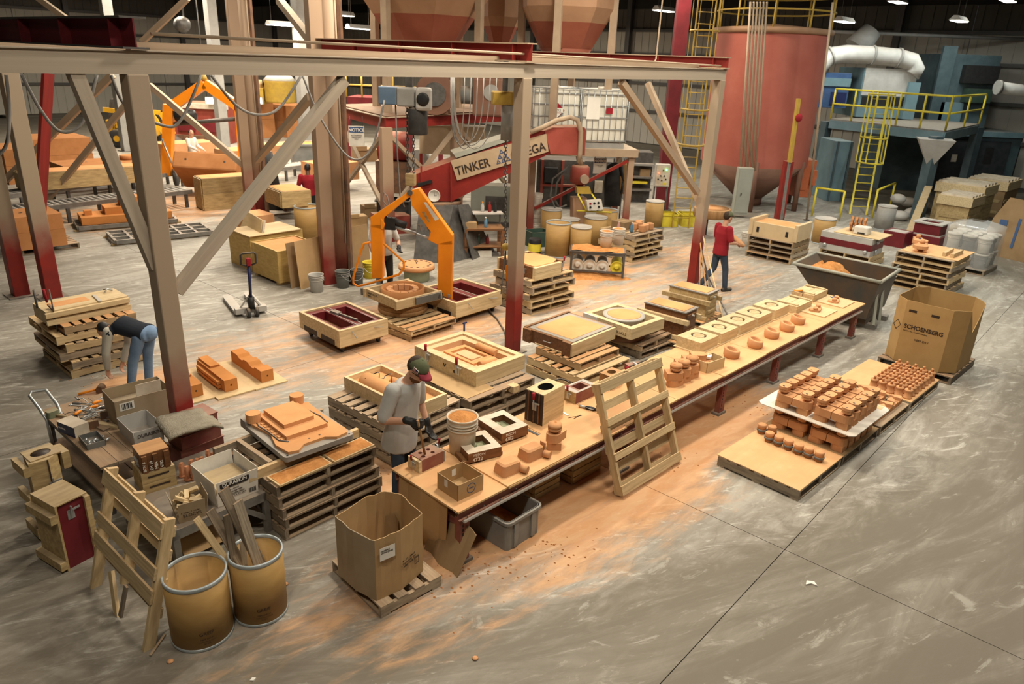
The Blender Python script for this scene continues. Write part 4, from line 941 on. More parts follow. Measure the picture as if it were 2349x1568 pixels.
mk('beige', (.60, .475, .30), (.53, .405, .245), scale=3, rough=.6, bump=.03)
o = flask('long beige wooden flask with sand on the four-high pallet stack', FN, ft, .78, 1.22, zt, .36, 'beige', 'sand')
for y in (-.05, 1.15): MB().box(-.05, .84, y, y+.09, .02, .44).done('end_cleat', MT['beige'], o)
for y in (.2, .98): MB().box(-.004, 0, y, y+.07, .1, .24).done('dark_plate', MT['black'], o)
o.location = loc(FN, ft, .1, .02, zt)
t = bucket('white bucket on the floor beside the beige flask pallets', at(1711, 563), .15, .38, 'white')
# two pallets with the maroon banded flask
FN = at(1990, 616); ft = math.radians(46)
zt = stack(FN, ft, 1.0, 1.28, 2, '%s pallet under the grey and maroon banded flask', h=.138, wood='pine', w2='pine', s='a', jit=.02)
o = flask('grey flask with a maroon band on two pale pallets', loc(FN, ft, .0, .02), ft, .85, 1.3, zt, .46, 'grey_light', 'grey_light', 'maroon')
for y in (.12, 1.15): MB().lathe([(.03, 0), (.05, .02), (.05, .05), (.03, .07)], 12).done('knob', MT['steel'], o, (-.06, y, .12), rot=(0, PI/2, 0))
for z in (.12, .36): MB().lathe([(.03, 0), (.055, .02), (.055, .05), (.03, .07)], 12).done('knob', MT['steel'], o, (.3, -.0, z), rot=(PI/2, 0, 0))
zz = zt+.46
sheet('plywood_sheet', 'pale plywood sheet on top of the grey and maroon flask', loc(FN, ft, .1, -.1), ft, .95, 1.15, zz, .014, 'ply_plain')
for k in range(4):
    t = thing('disc_core', 'upright scalloped orange disc core in the row on the pale sheet', 'sand core', loc(FN, ft, .62+.02*k, .82-.1*k, zz+.014+.187), ft+.25, 'upright disc cores')
    pts = [((.17+.015*math.cos(8*x))*math.cos(x), (.17+.015*math.cos(8*x))*math.sin(x)) for x in [2*PI*i/32 for i in range(32)]]
    MB().prism(pts, -.025, .025).done('disc', MT['core_dark'], t, rot=(PI/2, 0, 0)); MB().cyl((0, -.06, 0), (0, .03, 0), .03, n=12).done('hub', MT['core_dark'], t)
t = thing('white_block', 'white foam block with a rounded top on the pale sheet', 'block', loc(FN, ft, .28, .28, zz+.014), ft); MB().prism(rrect(0, .3, 0, .36, .05), 0, .2).done('block', MT['white'], t, bev=.03); MB().box(-.004, -.0, .06, .24, .02, .06).done('dark_slot', MT['black'], t)
def fibre_drum(label, P, r, h, lid=False, name='fibre_drum', mat='drum', group=None, topmat='grey_light', sand=None):
    t = thing(name, label, 'drum', P, random.uniform(0, 6), group)
    if lid: MB().lathe([(r, .02), (r, h-.02)], 36).done('wall', MT[mat], t); MB().lathe([(r*1.02, h-.035), (r*1.02, h), (r*.96, h), (r*.94, h-.012), (0, h-.012)], 36).done('lid', MT[topmat], t)
    else:
        MB().lathe([(r, .01), (r, h-.01), (r-.008, h-.01), (r-.008, .02), (0, .02)], 40).done('wall', MT[mat], t)
        MB().lathe([(r*1.005, h-.035), (r*1.02, h-.03), (r*1.02, h-.004), (r*1.0, h), (r-.012, h), (r-.012, h-.03)], 40, cap=False).done('rim_hoop', MT['steel_hoop'], t)
    MB().lathe([(r*1.0, 0), (r*1.02, .004), (r*1.02, .024), (r*1.003, .03)], 40).done('base_hoop', MT['steel_hoop'], t)
    if sand: MB().lathe([(r-.01, 0), (r*.5, .02), (0, .03)], 24).done('fill', MT[sand[1]], t, (0, 0, h*sand[0]))
    return t
mk('steel_hoop', (.42, .47, .50), (.33, .37, .39), rough=.4, metal=.3, scale=8)
fibre_drum('tan drum behind the grey and maroon flask pallets', at(1884, 556), .29, .72, True)
# maroon patterns behind
PN = at(2150, 575); pt_ = math.radians(44)
o = flask('low maroon pattern box under the hollow maroon one', PN, pt_, .95, .9, 0, .35, 'maroon', 'maroon')
o = thing('maroon_pattern', 'hollow maroon pattern box with a grey rim near the teal column', 'mould box', loc(PN, pt_, .1, .08, .35), pt_)
MB().ring([(0, 0), (.75, 0), (.75, .7), (0, .7)], [(.14, .12), (.6, .12), (.6, .58), (.14, .58)], 0, .32).done('box_body', MT['maroon'], o); MB().ring([(-.04, -.05), (.79, -.05), (.79, .75), (-.04, .75)], [(.14, .12), (.6, .12), (.6, .58), (.14, .58)], .32, .36).done('rim', MT['grey_light'], o); MB().ring([(-.04, -.05), (.79, -.05), (.79, .75), (-.04, .75)], [(.01, .01), (.7, .01), (.7, .65), (.01, .65)], 0, .03).done('rim', MT['grey_light'], o)
PN = at(2070, 570); o = flask('small square maroon pattern with pale top beside the flask', PN, pt_, .6, .6, 0, .42, 'maroon', 'grey_light')
# near left cluster
def proj(P):
    d = Vector(P)-CP; w_ = d.dot(FW); return (IW/2+FPX*d.dot(RT)/w_, IH/2-FPX*d.dot(UP)/w_)
def fit_lean(N, t, a, tl, tr_):
    best = None; ex = Vector((math.cos(t), math.sin(t), 0)); ey = Vector((-math.sin(t), math.cos(t), 0))
    for th in range(40, 92, 2):
        c, s = math.cos(math.radians(th)), math.sin(math.radians(th))
        for k in range(30, 150, 3):
            l = k/100; o = ey*(l*c)+Vector((0, 0, l*s)); e = 0
            for P, q in ((N+o, tl), (N+ex*a+o, tr_)):
                u, v = proj(P); e += (u-q[0])**2+(v-q[1])**2
            if best is None or e < best[0]: best = (e, th, l)
    return best
# carton bin on its pallet
GN = at(875, 1418); gt = math.radians(43.5)
pallet(GN, gt, .66, .84, 0, 'small grey pallet under the open carton bin beside the drums', 'pine_grey', 'a', h=.12, nb=4, jit=0)
zb = .12; zr = .12+.64
rim = [at(u, v, zr) for u, v in ((859, 1240), (919, 1216), (969, 1177), (921, 1133), (883, 1126), (839, 1138), (768, 1183), (809, 1217))]
o = thing('carton_bin', 'open dented cardboard bin with a white label on the small pallet', 'carton', Vector((rim[0].x, rim[0].y, zb)))
sh = Vector((0, 0, 0)); names = ['front_panel', 'right_panel', 'side_panel', 'back_panel', 'back_panel', 'side_panel', 'left_panel', 'left_panel']
for k in range(8):
    p, q = rim[k].copy(), rim[(k+1) % 8].copy(); p.z = q.z = zb; p -= o.location; q -= o.location; p.z = q.z = 0
    x = (q-p).normalized(); n = Vector((x.y, -x.x, 0)); v = []
    for f in (0, .2, .4, .6, .8, 1.0):
        c = p.lerp(q, f); hh = .64 + (random.uniform(-.012, .008) if 0 < f < 1 else 0)
        dent = n*(.012*math.sin(f*PI)*random.uniform(-1, 1))
        v += [c, c+Vector((0, 0, hh*.5))+dent, c+Vector((0, 0, hh)), c-n*.007+Vector((0, 0, hh)), c-n*.007+Vector((0, 0, hh*.5))+dent, c-n*.007]
    fs = [(i*6+m_, i*6+(m_+1) % 6, (i+1)*6+(m_+1) % 6, (i+1)*6+m_) for i in range(5) for m_ in range(6)] + [(0, 5, 4, 3, 2, 1), (30, 31, 32, 33, 34, 35)]
    pn_ = MB().add([tuple(c) for c in v], fs).done(names[k], MT['cardboard' if k < 6 else 'cardboard_grey'], o)
    if k == 0:
        ang = math.atan2(x.y, x.x); lb = MB().box(0, .15, -.002, 0, 0, .13).done('white_label', MT['paper'], o, p+x*.035+n*.02+Vector((0, 0, .42)), ang)
        text('HANDLE\nWITH CARE', .022, MT['wood_black'], lb, (.01, -.003, .09), (PI/2, 0, 0)); 
    if k == 1:
        ang = math.atan2(x.y, x.x); text('6 - 17   Hand\nCustomer use\n 4782 NORTON', .032, MT['wood_black'], o, p+x*.0+n*.016+Vector((0, 0, .3)), (PI/2, 0, ang), name='marker_scrawl')
        MB().ring([(0, 0), (.06, 0), (.06, .07), (0, .07)], [(.006, .006), (.054, .006), (.054, .064), (.006, .064)], 0, .002).done('box_mark', MT['wood_black'], o, p+x*.17+n*.014+Vector((0, 0, .17)), rot=(PI/2, 0, ang))
MB().prism([((q-o.location).x, (q-o.location).y) for q in rim], 0, .006).done('bottom', MT['cardboard'], o)
# inner liner flap
p, q = rim[4]-o.location, rim[3]-o.location
MB().add([(p.x, p.y-.03, .0), (q.x-.02, q.y-.05, .0), (q.x-.03, q.y-.06, .40), (p.x+.1, p.y-.06, .43), (p.x, p.y-.03, .38)], [(0, 1, 2, 3, 4)]).done('inner_flap', MT['cardboard_dark'], o)
# fibre drums
d1 = fibre_drum('open brown fibre drum standing empty beside the leaning pallet', at(466, 1447), .248, .63)
d2 = fibre_drum('open brown fibre drum full of broken boards', at(600, 1397), .225, .64)
for d, rz_, r_ in ((d1, -1.0, .248), (d2, -1.1, .225)):
    d.rotation_euler.z = 0
    for k, (tx, sz, zz) in enumerate((('GREIF', .045, .16), ('FIBRE DRUM', .02, .115), ('CONSTRUCTION', .018, .09), ('30 GAL', .018, .068))):
        tt = text(tx, sz, MT['wood_black'], d, (0, 0, 0), (PI/2, 0, 0), align='CENTER', ext=.0)
        me = tt.data
        for v in me.vertices:
            a_ = rz_ + v.co.x/r_; v.co = Vector(((r_+.002)*math.cos(a_), (r_+.002)*math.sin(a_), v.co.y+zz))
        tt.rotation_euler = (0, 0, 0)
MB().box(-.003, .004, 0, .08, 0, .2).done('torn_patch', MT['cardboard_dark'], d2, (-.222*math.cos(.4), -.222*math.sin(.4)-.0, .38), .4)
BP = at(600, 1397)
for k, (a_, b_, w_, lab) in enumerate((((593, 1300), (512, 1122), .1, 'wide split board'), ((608, 1290), (545, 1150), .09, 'dark splintered board'), ((560, 1310), (482, 1170), .08, 'grey split board'), ((545, 1300), (450, 1188), .06, 'pale narrow splinter board'), ((572, 1320), (556, 1240), .05, 'short broken board end'), ((600, 1310), (520, 1180), .07, 'brown jagged board'))):
    A = BP + Vector((.12-.05*k, .05-.03*k, .12)); ub, vb = proj(A)
    B_ = onp(b_[0], b_[1], BP + Vector((-.12-.04*k, .02, 0)), 0 if k < 3 else 20)
    tag(bar('broken_board', A, B_, w_, .018, ('pine_dark', 'pine_grey', 'pine_dark', 'pine', 'pine_grey', 'pine_dark')[k], None, up=(1, -.6, .3)), lab + ' sticking out of the fibre drum', 'board')
# pallet leaning by the drums
A = at(205, 1347); B_ = at(330, 1497); lt = math.atan2(B_.y-A.y, B_.x-A.x); la = (B_-A).length
e, th, l = fit_lean(A, lt, la, (238, 1080), (393, 1190)); print('lean2', e, th, l)
pt = thing('pallet', 'broken pale pallet leaning over beside the empty fibre drum', 'pallet', A, rot=(math.radians(th), 0, lt))
for x in (.02, la*.5, la-.02): plank('stringer', (x, (l if x != la*.5 else l*.72)/2 + (0 if x != la*.5 else l*.28), -.045), (l if x != la*.5 else l*.72, .04, .09), 'pine', pt, (0, 0, PI/2))
for y, w_ in ((.93, .14), (.60, .11), (.43, .12)): plank('deck_board', (la/2, l*y, .011), (la+.02, w_, .02), 'pine', pt, (0, 0, random.uniform(-.02, .02)))
for y in (.9, .72, .5, .28): plank('bottom_board', (la/2, l*y, -.1), (la, .09, .018), 'pine', pt, (0, 0, random.uniform(-.01, .01)))
plank('broken_slat', (la*.38, l*.12, -.03), (.42, .07, .03), 'pine', pt, (0, 0, 2.2)); plank('broken_slat', (la*.55, l*.16, -.02), (.3, .05, .02), 'pine_grey', pt, (0, 0, 1.5))
# floor splinters and crumbs near the drums
tag(bar('wood_splinter', at(345, 1503, .008), at(378, 1455, .012), .02, .012, 'pine_grey', None), 'thin wood splinter on the floor before the drum', 'splinter')
for u, v, lab in ((391, 1517, 'small flat orange crumb on the floor below the drum'), (655, 1340, 'orange sand crumb beside the board-filled drum'), (1090, 1510, 'tiny orange crumb on the open floor')):
    tag(MB().lathe([(0, 0), (.02, .0), (.028, .006), (.02, .014), (0, .016)], 10).done('sand_crumb', MT['core'], None, at(u, v), 0), lab, 'crumb')
tag(MB().prism([(0, 0), (.06, .02), (.11, -.01), (.1, .05), (.03, .06)], 0, .012).done('paper_scrap', MT['paper'], None, at(1848, 1342)), 'crumpled white paper scrap on the open floor', 'paper')
tag(MB().prism([(0, 0), (.03, .0), (.04, .03), (.01, .03)], 0, .012).done('paper_scrap', MT['paper'], None, at(573, 1562)), 'tiny white paper scrap at the floor below the drums', 'paper')
# standing core boxes
N = at(165, 1310); b2t = math.radians(60); h = .70
t = thing('standing_core_box', 'tall maroon and tan core box standing before the hexagonal one', 'mould box', N, b2t)
MB().box(0, .25, .05, .4, 0, h).done('maroon_half', MT['maroon'], t); pass
MB().box(-.02, 0, .02, .42, 0, h).done('tan_face', MT['wood_old'], t); MB().box(.25, .3, .02, .42, .0, h-.03).done('tan_face', MT['wood_old'], t)
MB().box(-.02, .28, .02, .42, h, h+.012).done('top_board', MT['wood_old'], t)
for z in (.03, h-.16): MB().box(-.075, -.02, .02, .44, z, z+.085).done('batten', MT['wood_old'], t)
clamp(t, (.12, .05, h-.15), 0, False, 1.6)
N = at(105, 1240); b1t = math.radians(52); h = .88
t = thing('standing_core_box', 'tall tan hexagonal core box with a round bore standing by the bench', 'mould box', N, b1t)
hexp = [(0, 0), (.16, -.03), (.27, .03), (.29, .18), (.2, .27), (.04, .25)]
b = MB(); n = 20
MB().plate(.03, .30, .02, .28, h-.012, h+.001, [(.16, .14, .09, .075, .01)]).done('top_face', MT['wood_old'], t)
MB().prism(hexp, 0, h-.01).done('box_half', MT['wood_old'], t)
MB().lathe([(.088, 0), (.088, .002), (0, .002)], 20, sy=.85).done('bore', MT['wood_black'], t, (.16, .14, h-.006))
for z in (.05, .42, h-.14): MB().box(-.05, .0, .0, .3, z, z+.1).done('batten', MT['wood_old'], t)
MB().box(.30, .37, .02, .24, h-.2, h-.02).done('batten', MT['wood_old'], t); MB().beam((.155, -.034, 0), (.155, -.034, h-.01), .008, .012).done('parting_line', MT['wood_black'], t); clamp(t, (.16, -.035, h-.3), 0, False, 1.6)
# cart bench with tools
BZ = .62; BN = at(228, 1072, BZ); BN.z = 0; bt = math.radians(49)
t = thing('cart_bench', 'dark wooden cart bench strewn with tools, with a bent chrome handle', 'bench', BN, bt); CB = t
for k in range(4): plank('top_plank', (.09+k*.175, .88, BZ-.015), (1.78, .17, .03), 'pine_dark', t, (0, 0, PI/2))
for x, y in ((.06, .08), (.62, .08), (.06, 1.68), (.62, 1.68)): MB().box(x-.03, x+.03, y-.03, y+.03, 0, BZ-.03).done('leg', MT['steel_dark'], t)
for k in range(3): plank('shelf_plank', (.12+k*.21, .88, .22), (1.65, .2, .025), 'pine_dark', t, (0, 0, PI/2))
MB().box(.03, .06, .05, 1.7, BZ-.1, BZ-.03).done('side_rail', MT['steel_dark'], t)
hp = [(.0, 1.5, .3), (.0, 1.52, .60), (-.02, 1.62, .70), (-.04, 1.84, .80), (.0, 1.9, .82), (.14, 1.86, .81), (.16, 1.62, .70), (.16, 1.52, .6), (.16, 1.5, .3)]
MB().tube(hp, .018, 10).done('handle', MT['steel'], t); MB().tube([(.0, 1.54, .63), (.16, 1.54, .63)], .012, 8).done('handle_bar', MT['steel'], t)
def open_box2(name, label, n, a, b, z, top, mat, th=.006, flare=0.0): return open_box(name, label, n, a, b, z, top, mat, th, flare)
o, a, b, h = open_box('tool_carton', 'large grey-brown cardboard carton on the cart bench by the column', (272, 984), (399, 947), (246, 952), BZ, (268, 922), 'cardboard_grey')
MB().box(.05, .2, -.002, 0, h*.62, h*.9).done('barcode_label', MT['paper'], o)
for k in range(9): MB().box(.07+k*.012, .07+k*.012+.004+.003*(k % 3), -.003, -.0021, h*.66, h*.86).done('barcode_line', MT['black'], o)
MB().box(a*.45, a*.9, b*.3, b*.32, h*.4, h*1.25).done('upright_panel', MT['white_worn'], o); MB().box(.02, a-.02, .02, b-.02, .01, h*.6).done('contents', MT['cardboard_grey'], o)
o, a, b, h = block('parts_carton', 'small white and blue carton on the cart bench edge', 'box', (174, 1005), (204, 990), (143, 986), BZ, (168, 981), 'white')
MB().box(0, a, 0, b, 0, h).done('carton', MT['white_worn'], o); MB().box(-.002, 0, 0.0, b, 0, h*.9).done('blue_end', MT['navy'], o); text('NORBAR', .03, MT['paper'], o, (-.003, b*.95, h*.4), (PI/2, 0, -PI/2)); MB().box(-.01, a*.6, 0, b, h, h+.004).done('flap', MT['white_worn'], o)
o, a, b, h = open_box('socket_tray', 'grey metal tray of sockets beside the white and blue carton', (201, 1033), (243, 1019), (187, 1009), BZ, (199, 1021), 'rubber_grey', .006)
for i in range(9): MB().cyl((0, 0, 0), (.05, .01, 0), .016, .013, 10).done('socket', MT['steel'], o, (.04+.05*(i % 4), .04+.07*(i//4), .025+.012*(i % 2)), random.uniform(0, 3))
tag(MB().prism([(0, 0), (.1, -.03), (.3, -.02), (.42, -.03), (.42, .02), (.2, .035), (.05, .03)], 0, .03).done('wood_wedge', MT['wood_x'], None, at(200, 970, BZ+.001), math.radians(-12)), 'pale broken wood wedge lying on the cart bench', 'wood')
tag(bar('plank_offcut', at(190, 960, BZ+.01), at(245, 985, BZ+.01), .08, .018, 'pine_dark', None), 'dusty plank offcut under the pale wedge', 'plank')
t = thing('mallet', 'green headed mallet on the corner of the cart bench', 'mallet', at(120, 948, BZ+.04), math.radians(40)); MB().prism(rrect(-.06, .06, -.045, .045, .02), -.04, .04).done('head', MT['mallet_green'] if 'mallet_green' in MT else mk('mallet_green', (.20, .23, .15), (.15, .17, .11), scale=5, dust=.4), t, rot=(0, 0, .3)); MB().cyl((.03, -.03, -.02), (.22, -.26, -.025), .014, n=8).done('handle', MT['wood_old'], t)
tag(MB().tube([(.07*math.cos(x), .07*math.sin(x), 0) for x in [2*PI*i/20 for i in range(20)]], .004, 6, True).done('wire_coil', MT['steel_dark'], None, at(163, 950, BZ+.006)), 'ring of dark wire on the cart bench', 'wire')
# individual hand tools
random.seed(11)
kinds = ['ring spanner', 'steel rod', 'hex bolt', 'screwdriver', 'hex key']
place_ = ['by the big carton', 'near the mallet', 'beside the wire ring', 'in the heap on the cart bench', 'at the back of the cart bench']
for i in range(26):
    u = 172+random.random()*75; v = 912+random.random()*52 + (u-172)*.02
    P = at(u, v, BZ+.008+.012*(i % 4)); rz = random.uniform(0, PI); k = kinds[i % 5]
    t = thing(k.replace(' ', '_'), k + ' lying in the tool heap on the cart bench', 'tool', P, rz, 'tool heap on the cart bench')
    if k == 'ring spanner':
        MB().beam((-.08, 0, 0), (.08, 0, 0), .018, .007).done('shank', MT['steel'], t); MB().lathe([(.018, -.005), (.018, .005), (.010, .005), (.010, -.005)], 14, cap=False).done('ring_end', MT['steel'], t, (.095, 0, 0)); MB().prism([(-.11, -.018), (-.08, -.018), (-.075, 0), (-.08, .018), (-.11, .018), (-.095, 0)], -.004, .004).done('open_end', MT['steel'], t)
    elif k == 'steel rod': MB().cyl((-.13, 0, 0), (.13, 0, .01), .007, n=8).done('rod', MT['steel'], t)
    elif k == 'hex bolt': MB().cyl((0, 0, 0), (.08, 0, 0), .008, n=8).done('shank', MT['steel'], t); MB().cyl((-.014, 0, 0), (0, 0, 0), .015, n=6, smooth=False).done('head', MT['steel_dark'], t)
    elif k == 'screwdriver': MB().cyl((0, 0, 0), (.11, 0, 0), .005, n=8).done('blade', MT['steel'], t); MB().lathe([(.01, 0), (.017, .02), (.017, .08), (.008, .1)], 10).done('grip', MT['orange' if i % 2 else 'steel_dark'], t, (0, 0, 0), rot=(0, -PI/2, 0))
    else: MB().tube([(-.09, 0, 0), (.05, 0, 0), (.065, .01, 0), (.07, .03, 0), (.07, .07, 0)], .006, 6).done('key', MT['steel'], t)
for u, v, s, lab in ((205, 985, .1, 'rusty square metal offcut on the cart bench'), (232, 962, .13, 'grey metal bracket lying before the big carton')):
    tag(MB().box(0, s, 0, s*.8, 0, .03).box(0, s, 0, .012, .03, .09).done('metal_bracket', MT['rust'], None, at(u, v, BZ+.001), .6), lab, 'bracket')
t = thing('mallet', 'orange handled rubber mallet on the floor behind the cart bench', 'mallet', at(205, 894, .05), math.radians(30)); MB().cyl((.12, -.07, 0), (.16, .06, 0), .05, n=16).done('head', MT['rust'], t); MB().cyl((.12, 0, 0), (-.14, -.02, -.03), .018, n=8).done('handle', MT['orange'], t)
# low steel bench
SZ = .48; SN_ = at(395, 1221, SZ); SN_.z = 0; s_t = math.radians(49)
t = thing('steel_bench', 'low grey steel bench holding the lettered white carton', 'bench', SN_, s_t)
MB().box(-.02, 1.0, 0, 1.2, SZ-.012, SZ).done('top_plate', MT['steel_mid'], t)
for y in (.02, 1.17): MB().box(0, 1.0, y-.02, y+.02, SZ-.1, SZ-.012).done('rail', MT['steel_mid'], t)
for x in (.03, .95):
    for y in (.03, 1.15): MB().box(x-.03, x+.03, y-.03, y+.03, 0, SZ-.012).done('leg', MT['steel_mid'], t)
MB().beam((.95, .02, SZ-.32), (.68, .02, SZ-.08), .03, .05).done('gusset', MT['steel_mid'], t); MB().beam((.97, .06, .12), (.97, .5, SZ-.08), .03, .05).done('gusset', MT['steel_mid'], t)
tag(MB().prism([(0, 0), (.5, .0), (.55, .42), (.05, .4)], 0, .008).done('cardboard_sheet', MT['cardboard'], None, loc(SN_, s_t, .12, .12, .05), rot=(.75, 0, s_t)), 'cardboard sheet leaning under the low steel bench', 'cardboard')
o, a, b, h = open_box('product_carton', 'open white carton lettered DURASKIN on the low steel bench', (501, 1163), (588, 1122), (458, 1113), SZ, (492, 1108), 'white', .006, .02)
pl = MB().prism(rrect(0, .30, 0, .075, .03), 0, .002).done('black_badge', MT['black'], o, (.03, -.02, h*.68), rot=(PI/2-.07, 0, 0)); text('DURASKIN', .052, MT['paper'], pl, (.15, .02, .0022), align='CENTER', bold=.001)
text('Size: LARGE\n500 pc per case\nDisposable sleeve\nKeep in a dry place', .024, MT['wood_black'], o, (.1, -.012, h*.52), (PI/2-.07, 0, 0))
for k in range(10): MB().box(a-.1+k*.008, a-.1+k*.008+.003+.002*(k % 3), -.006, -.005, h*.1, h*.28).done('barcode_line', MT['black'], o)
MB().box(.03, a-.03, .03, b-.05, .01, h*.55).done('contents', MT['wood_old'], o)
N, tt, a, b = R3((412, 1201), (464, 1188), (385, 1165), SZ)
o = thing('block_carton', 'small flared carton of wood blocks marked ALL-FILL BLOCKS', 'box', N, tt); a = .24; b = .26
for (p, q) in (((0, 0), (a, 0)), ((a, 0), (a, b)), ((a, b), (0, b)), ((0, b), (0, 0))):
    p, q = Vector((*p, 0)), Vector((*q, 0)); x = (q-p).normalized(); n = Vector((x.y, -x.x, 0)); u_ = Vector((0, 0, .22))+n*.04
    MB().add([p, q, q+u_, p+u_, p-n*.005, q-n*.005, q-n*.005+u_, p-n*.005+u_], [(0, 1, 2, 3), (5, 4, 7, 6), (3, 2, 6, 7), (1, 0, 4, 5), (0, 3, 7, 4), (1, 5, 6, 2)]).done('side', MT['cardboard_grey'], o)
MB().box(0, a, 0, b, 0, .006).done('bottom', MT['cardboard_grey'], o); text('ALL-FILL\n BLOCKS', .045, MT['wood_black'], o, (.02, -.022, .11), (PI/2-.18, 0, 0), name='marker_scrawl')
for i in range(12): MB().box(-.06, .06, -.02, .02, -.015, .015).done('wood_block', MT['wood_x' if i % 2 else 'wood_old'], o, (.06+.06*(i % 3), .05+.055*(i//3), .13+.02*(i % 4)), rot=(random.uniform(-.6, .6), random.uniform(-.7, .7), random.uniform(0, 3)))
t, a, b, h = block('tan_core_box', 'tan wooden two-part core box under the dark chalked one', 'mould box', (331, 1135), (409, 1113), (302, 1105), SZ+.0, (331, 1088), 'wood')
MB().box(0, a, 0, b, 0, h*.5-.003).done('lower_half', MT['wood_old'], t); MB().box(0, a, 0, b, h*.5, h).done('upper_half', MT['wood_old'], t)
for z in (.2, .7): MB().beam((.06, -.003, h*z+.02), (a-.06, -.003, h*z+.02), .008, .014).done('groove', MT['wood_black'], t)
HT = h
N2 = loc(t.location, t.rotation_euler.z, .02, .02, h); 
o = thing('chalked_core_box', 'dark brown chalked core box marked BOV 6 and 4782', 'mould box', N2, t.rotation_euler.z); a2, b2_, h2 = a*.86, b*.8, .2
MB().box(0, a2, 0, b2_*.48, 0, h2).done('front_half', MT['wood_brown'], o); MB().box(0, a2, b2_*.5, b2_, 0, h2).done('rear_half', MT['wood_brown'], o); MB().box(.002, a2-.002, .002, b2_-.002, h2, h2+.004).done('sanded_top', MT['wood_sand'] if 'wood_sand' in MT else mk('wood_sand', (.50, .27, .12), (.40, .21, .09), stretch=(1, 9, 9), scale=1.5), o)
for x in (.01, a2*.4, a2*.78): MB().box(x, x+.045, -.022, 0, 0, h2*.92).done('batten', MT['wood_brown'], o)
for x, tx in ((.035, 'BOV 6'), (.1, 'EM 19'), (.145, 'MBA'), (.195, '4782')): text(tx, .04, MT['paper'], o, (x, -.024, .02), (PI/2, -PI/2, 0), name='chalk_lettering')
clamp(o, (-.001, b2_*.4, h2*.4), -PI/2, False, 1.3)
# orange tongue cores standing behind
rr_ = random.Random(5)
for i, (u, v) in enumerate(((420, 1092), (432, 1100), (442, 1085), (455, 1082), (466, 1078), (480, 1062), (492, 1068), (508, 1062), (520, 1058), (447, 1098))):
    t = thing('tongue_core', 'upright orange tongue core standing behind the white lettered carton', 'sand core', at(u, v, SZ), s_t+rr_.uniform(-.2, .2), 'tongue cores')
    MB().prism([(-.03, 0), (.03, 0), (.03, .13), (.018, .16), (-.018, .16), (-.03, .13)], -.014, .014).done('tongue', MT['core_pink'] if 'core_pink' in MT else mk('core_pink', (.46, .205, .105), (.40, .17, .085), scale=4, rough=.95), t, rot=(PI/2, 0, .5)); MB().cyl((0, 0, 0), (0, 0, .02), .04, n=10).done('foot', MT['core_pink'], t)
# maroon boxes with felt
N = at(405, 1090); mt_ = math.radians(52); ZB0 = 0
for k, (dx, dy, a, b, z, h, lab) in enumerate(((.04, .06, .5, .3, 0, .55, 'dusty maroon chest under the other maroon boxes by the column'), (.06, .06, .46, .3, .55, .16, 'maroon box with notched ends between the chest and the felt'), (.08, .06, .42, .3, .715, .15, 'upper maroon box directly under the grey felt'))):
    t = thing('maroon_box', lab, 'mould box', loc(at(420, 1150), mt_, dx+.05, dy+.02, z), mt_)
    MB().box(0, a, 0, b, 0, h-.012).done('box_body', MT['maroon_dusty'], t); MB().box(-.008, a+.008, -.008, b+.008, h-.012, h).done('lid', MT['maroon_dusty'], t)
zf = .715+.155
N, tt, a, b = R3((388, 1008), (513, 974), (355, 963), zf)
t = thing('felt_mat', 'thick grey felt mat draped over the maroon boxes', 'mat', N, tt); n = 14; v = []
a = max(a, .55); b = max(b, .42)
for zz in (0, .03):
    for i in range(n+1):
        for j in range(n+1):
            x, y = i/n, j/n; z = .012*math.sin(3*x+2*y)-.06*max(0, .12-x)*4 - .10*max(0, x-.82)*3 + random.uniform(-.003, .003)
            v.append((x*a+random.uniform(-.006, .006), y*b+random.uniform(-.006, .006), z+zz))
m_ = (n+1)**2; fs = []
for i in range(n):
    for j in range(n):
        q = i*(n+1)+j; fs += [(q+m_, q+n+1+m_, q+n+2+m_, q+1+m_), (q, q+1, q+n+2, q+n+1)]
for i in range(n):
    q = i*(n+1); fs += [(q, q+n+1, q+n+1+m_, q+m_)]; q += n; fs += [(q, q+m_, q+n+1+m_, q+n+1)]
    q = i; fs += [(q, q+m_, q+1+m_, q+1)]; q = n*(n+1)+i; fs += [(q, q+1, q+1+m_, q+m_)]
MB().add(v, fs, True).done('felt', MT['felt'], t)
o, a, b, h = open_box('product_carton', 'dim open carton lettered DURASKIN at the cart bench edge', (312, 1028), (372, 1004), (292, 988), BZ, (308, 992), 'grey_light', .006, .01)
text('DURASKIN', .05, MT['steel_dark'], o, (.03, -.014, h*.6), (PI/2-.05, 0, 0), bold=.001)
# moulds standing on the floor
def px_stack(n, t, a, b, cnt, label, **kw): return stack(at(*n), math.radians(t), a, b, cnt, label, **kw)
def boards(o, a, b, h, mat='wood_x', th=.05, ext=.0, z=0):
    "four frame boards, the front and back ones running past the ends"
    MB().box(-ext, a+ext, 0, th, z, z+h).done('front_board', MT[mat], o); MB().box(-ext, a+ext, b-th, b, z, z+h).done('back_board', MT[mat], o)
    MB().box(0, th, th, b-th, z, z+h).done('left_board', MT[mat], o); MB().box(a-th, a, th, b-th, z, z+h).done('right_board', MT[mat], o)
def fthing(name, label, n, t, z): 
    P = at(*n, z); return thing(name, label, 'mould', P, math.radians(t))
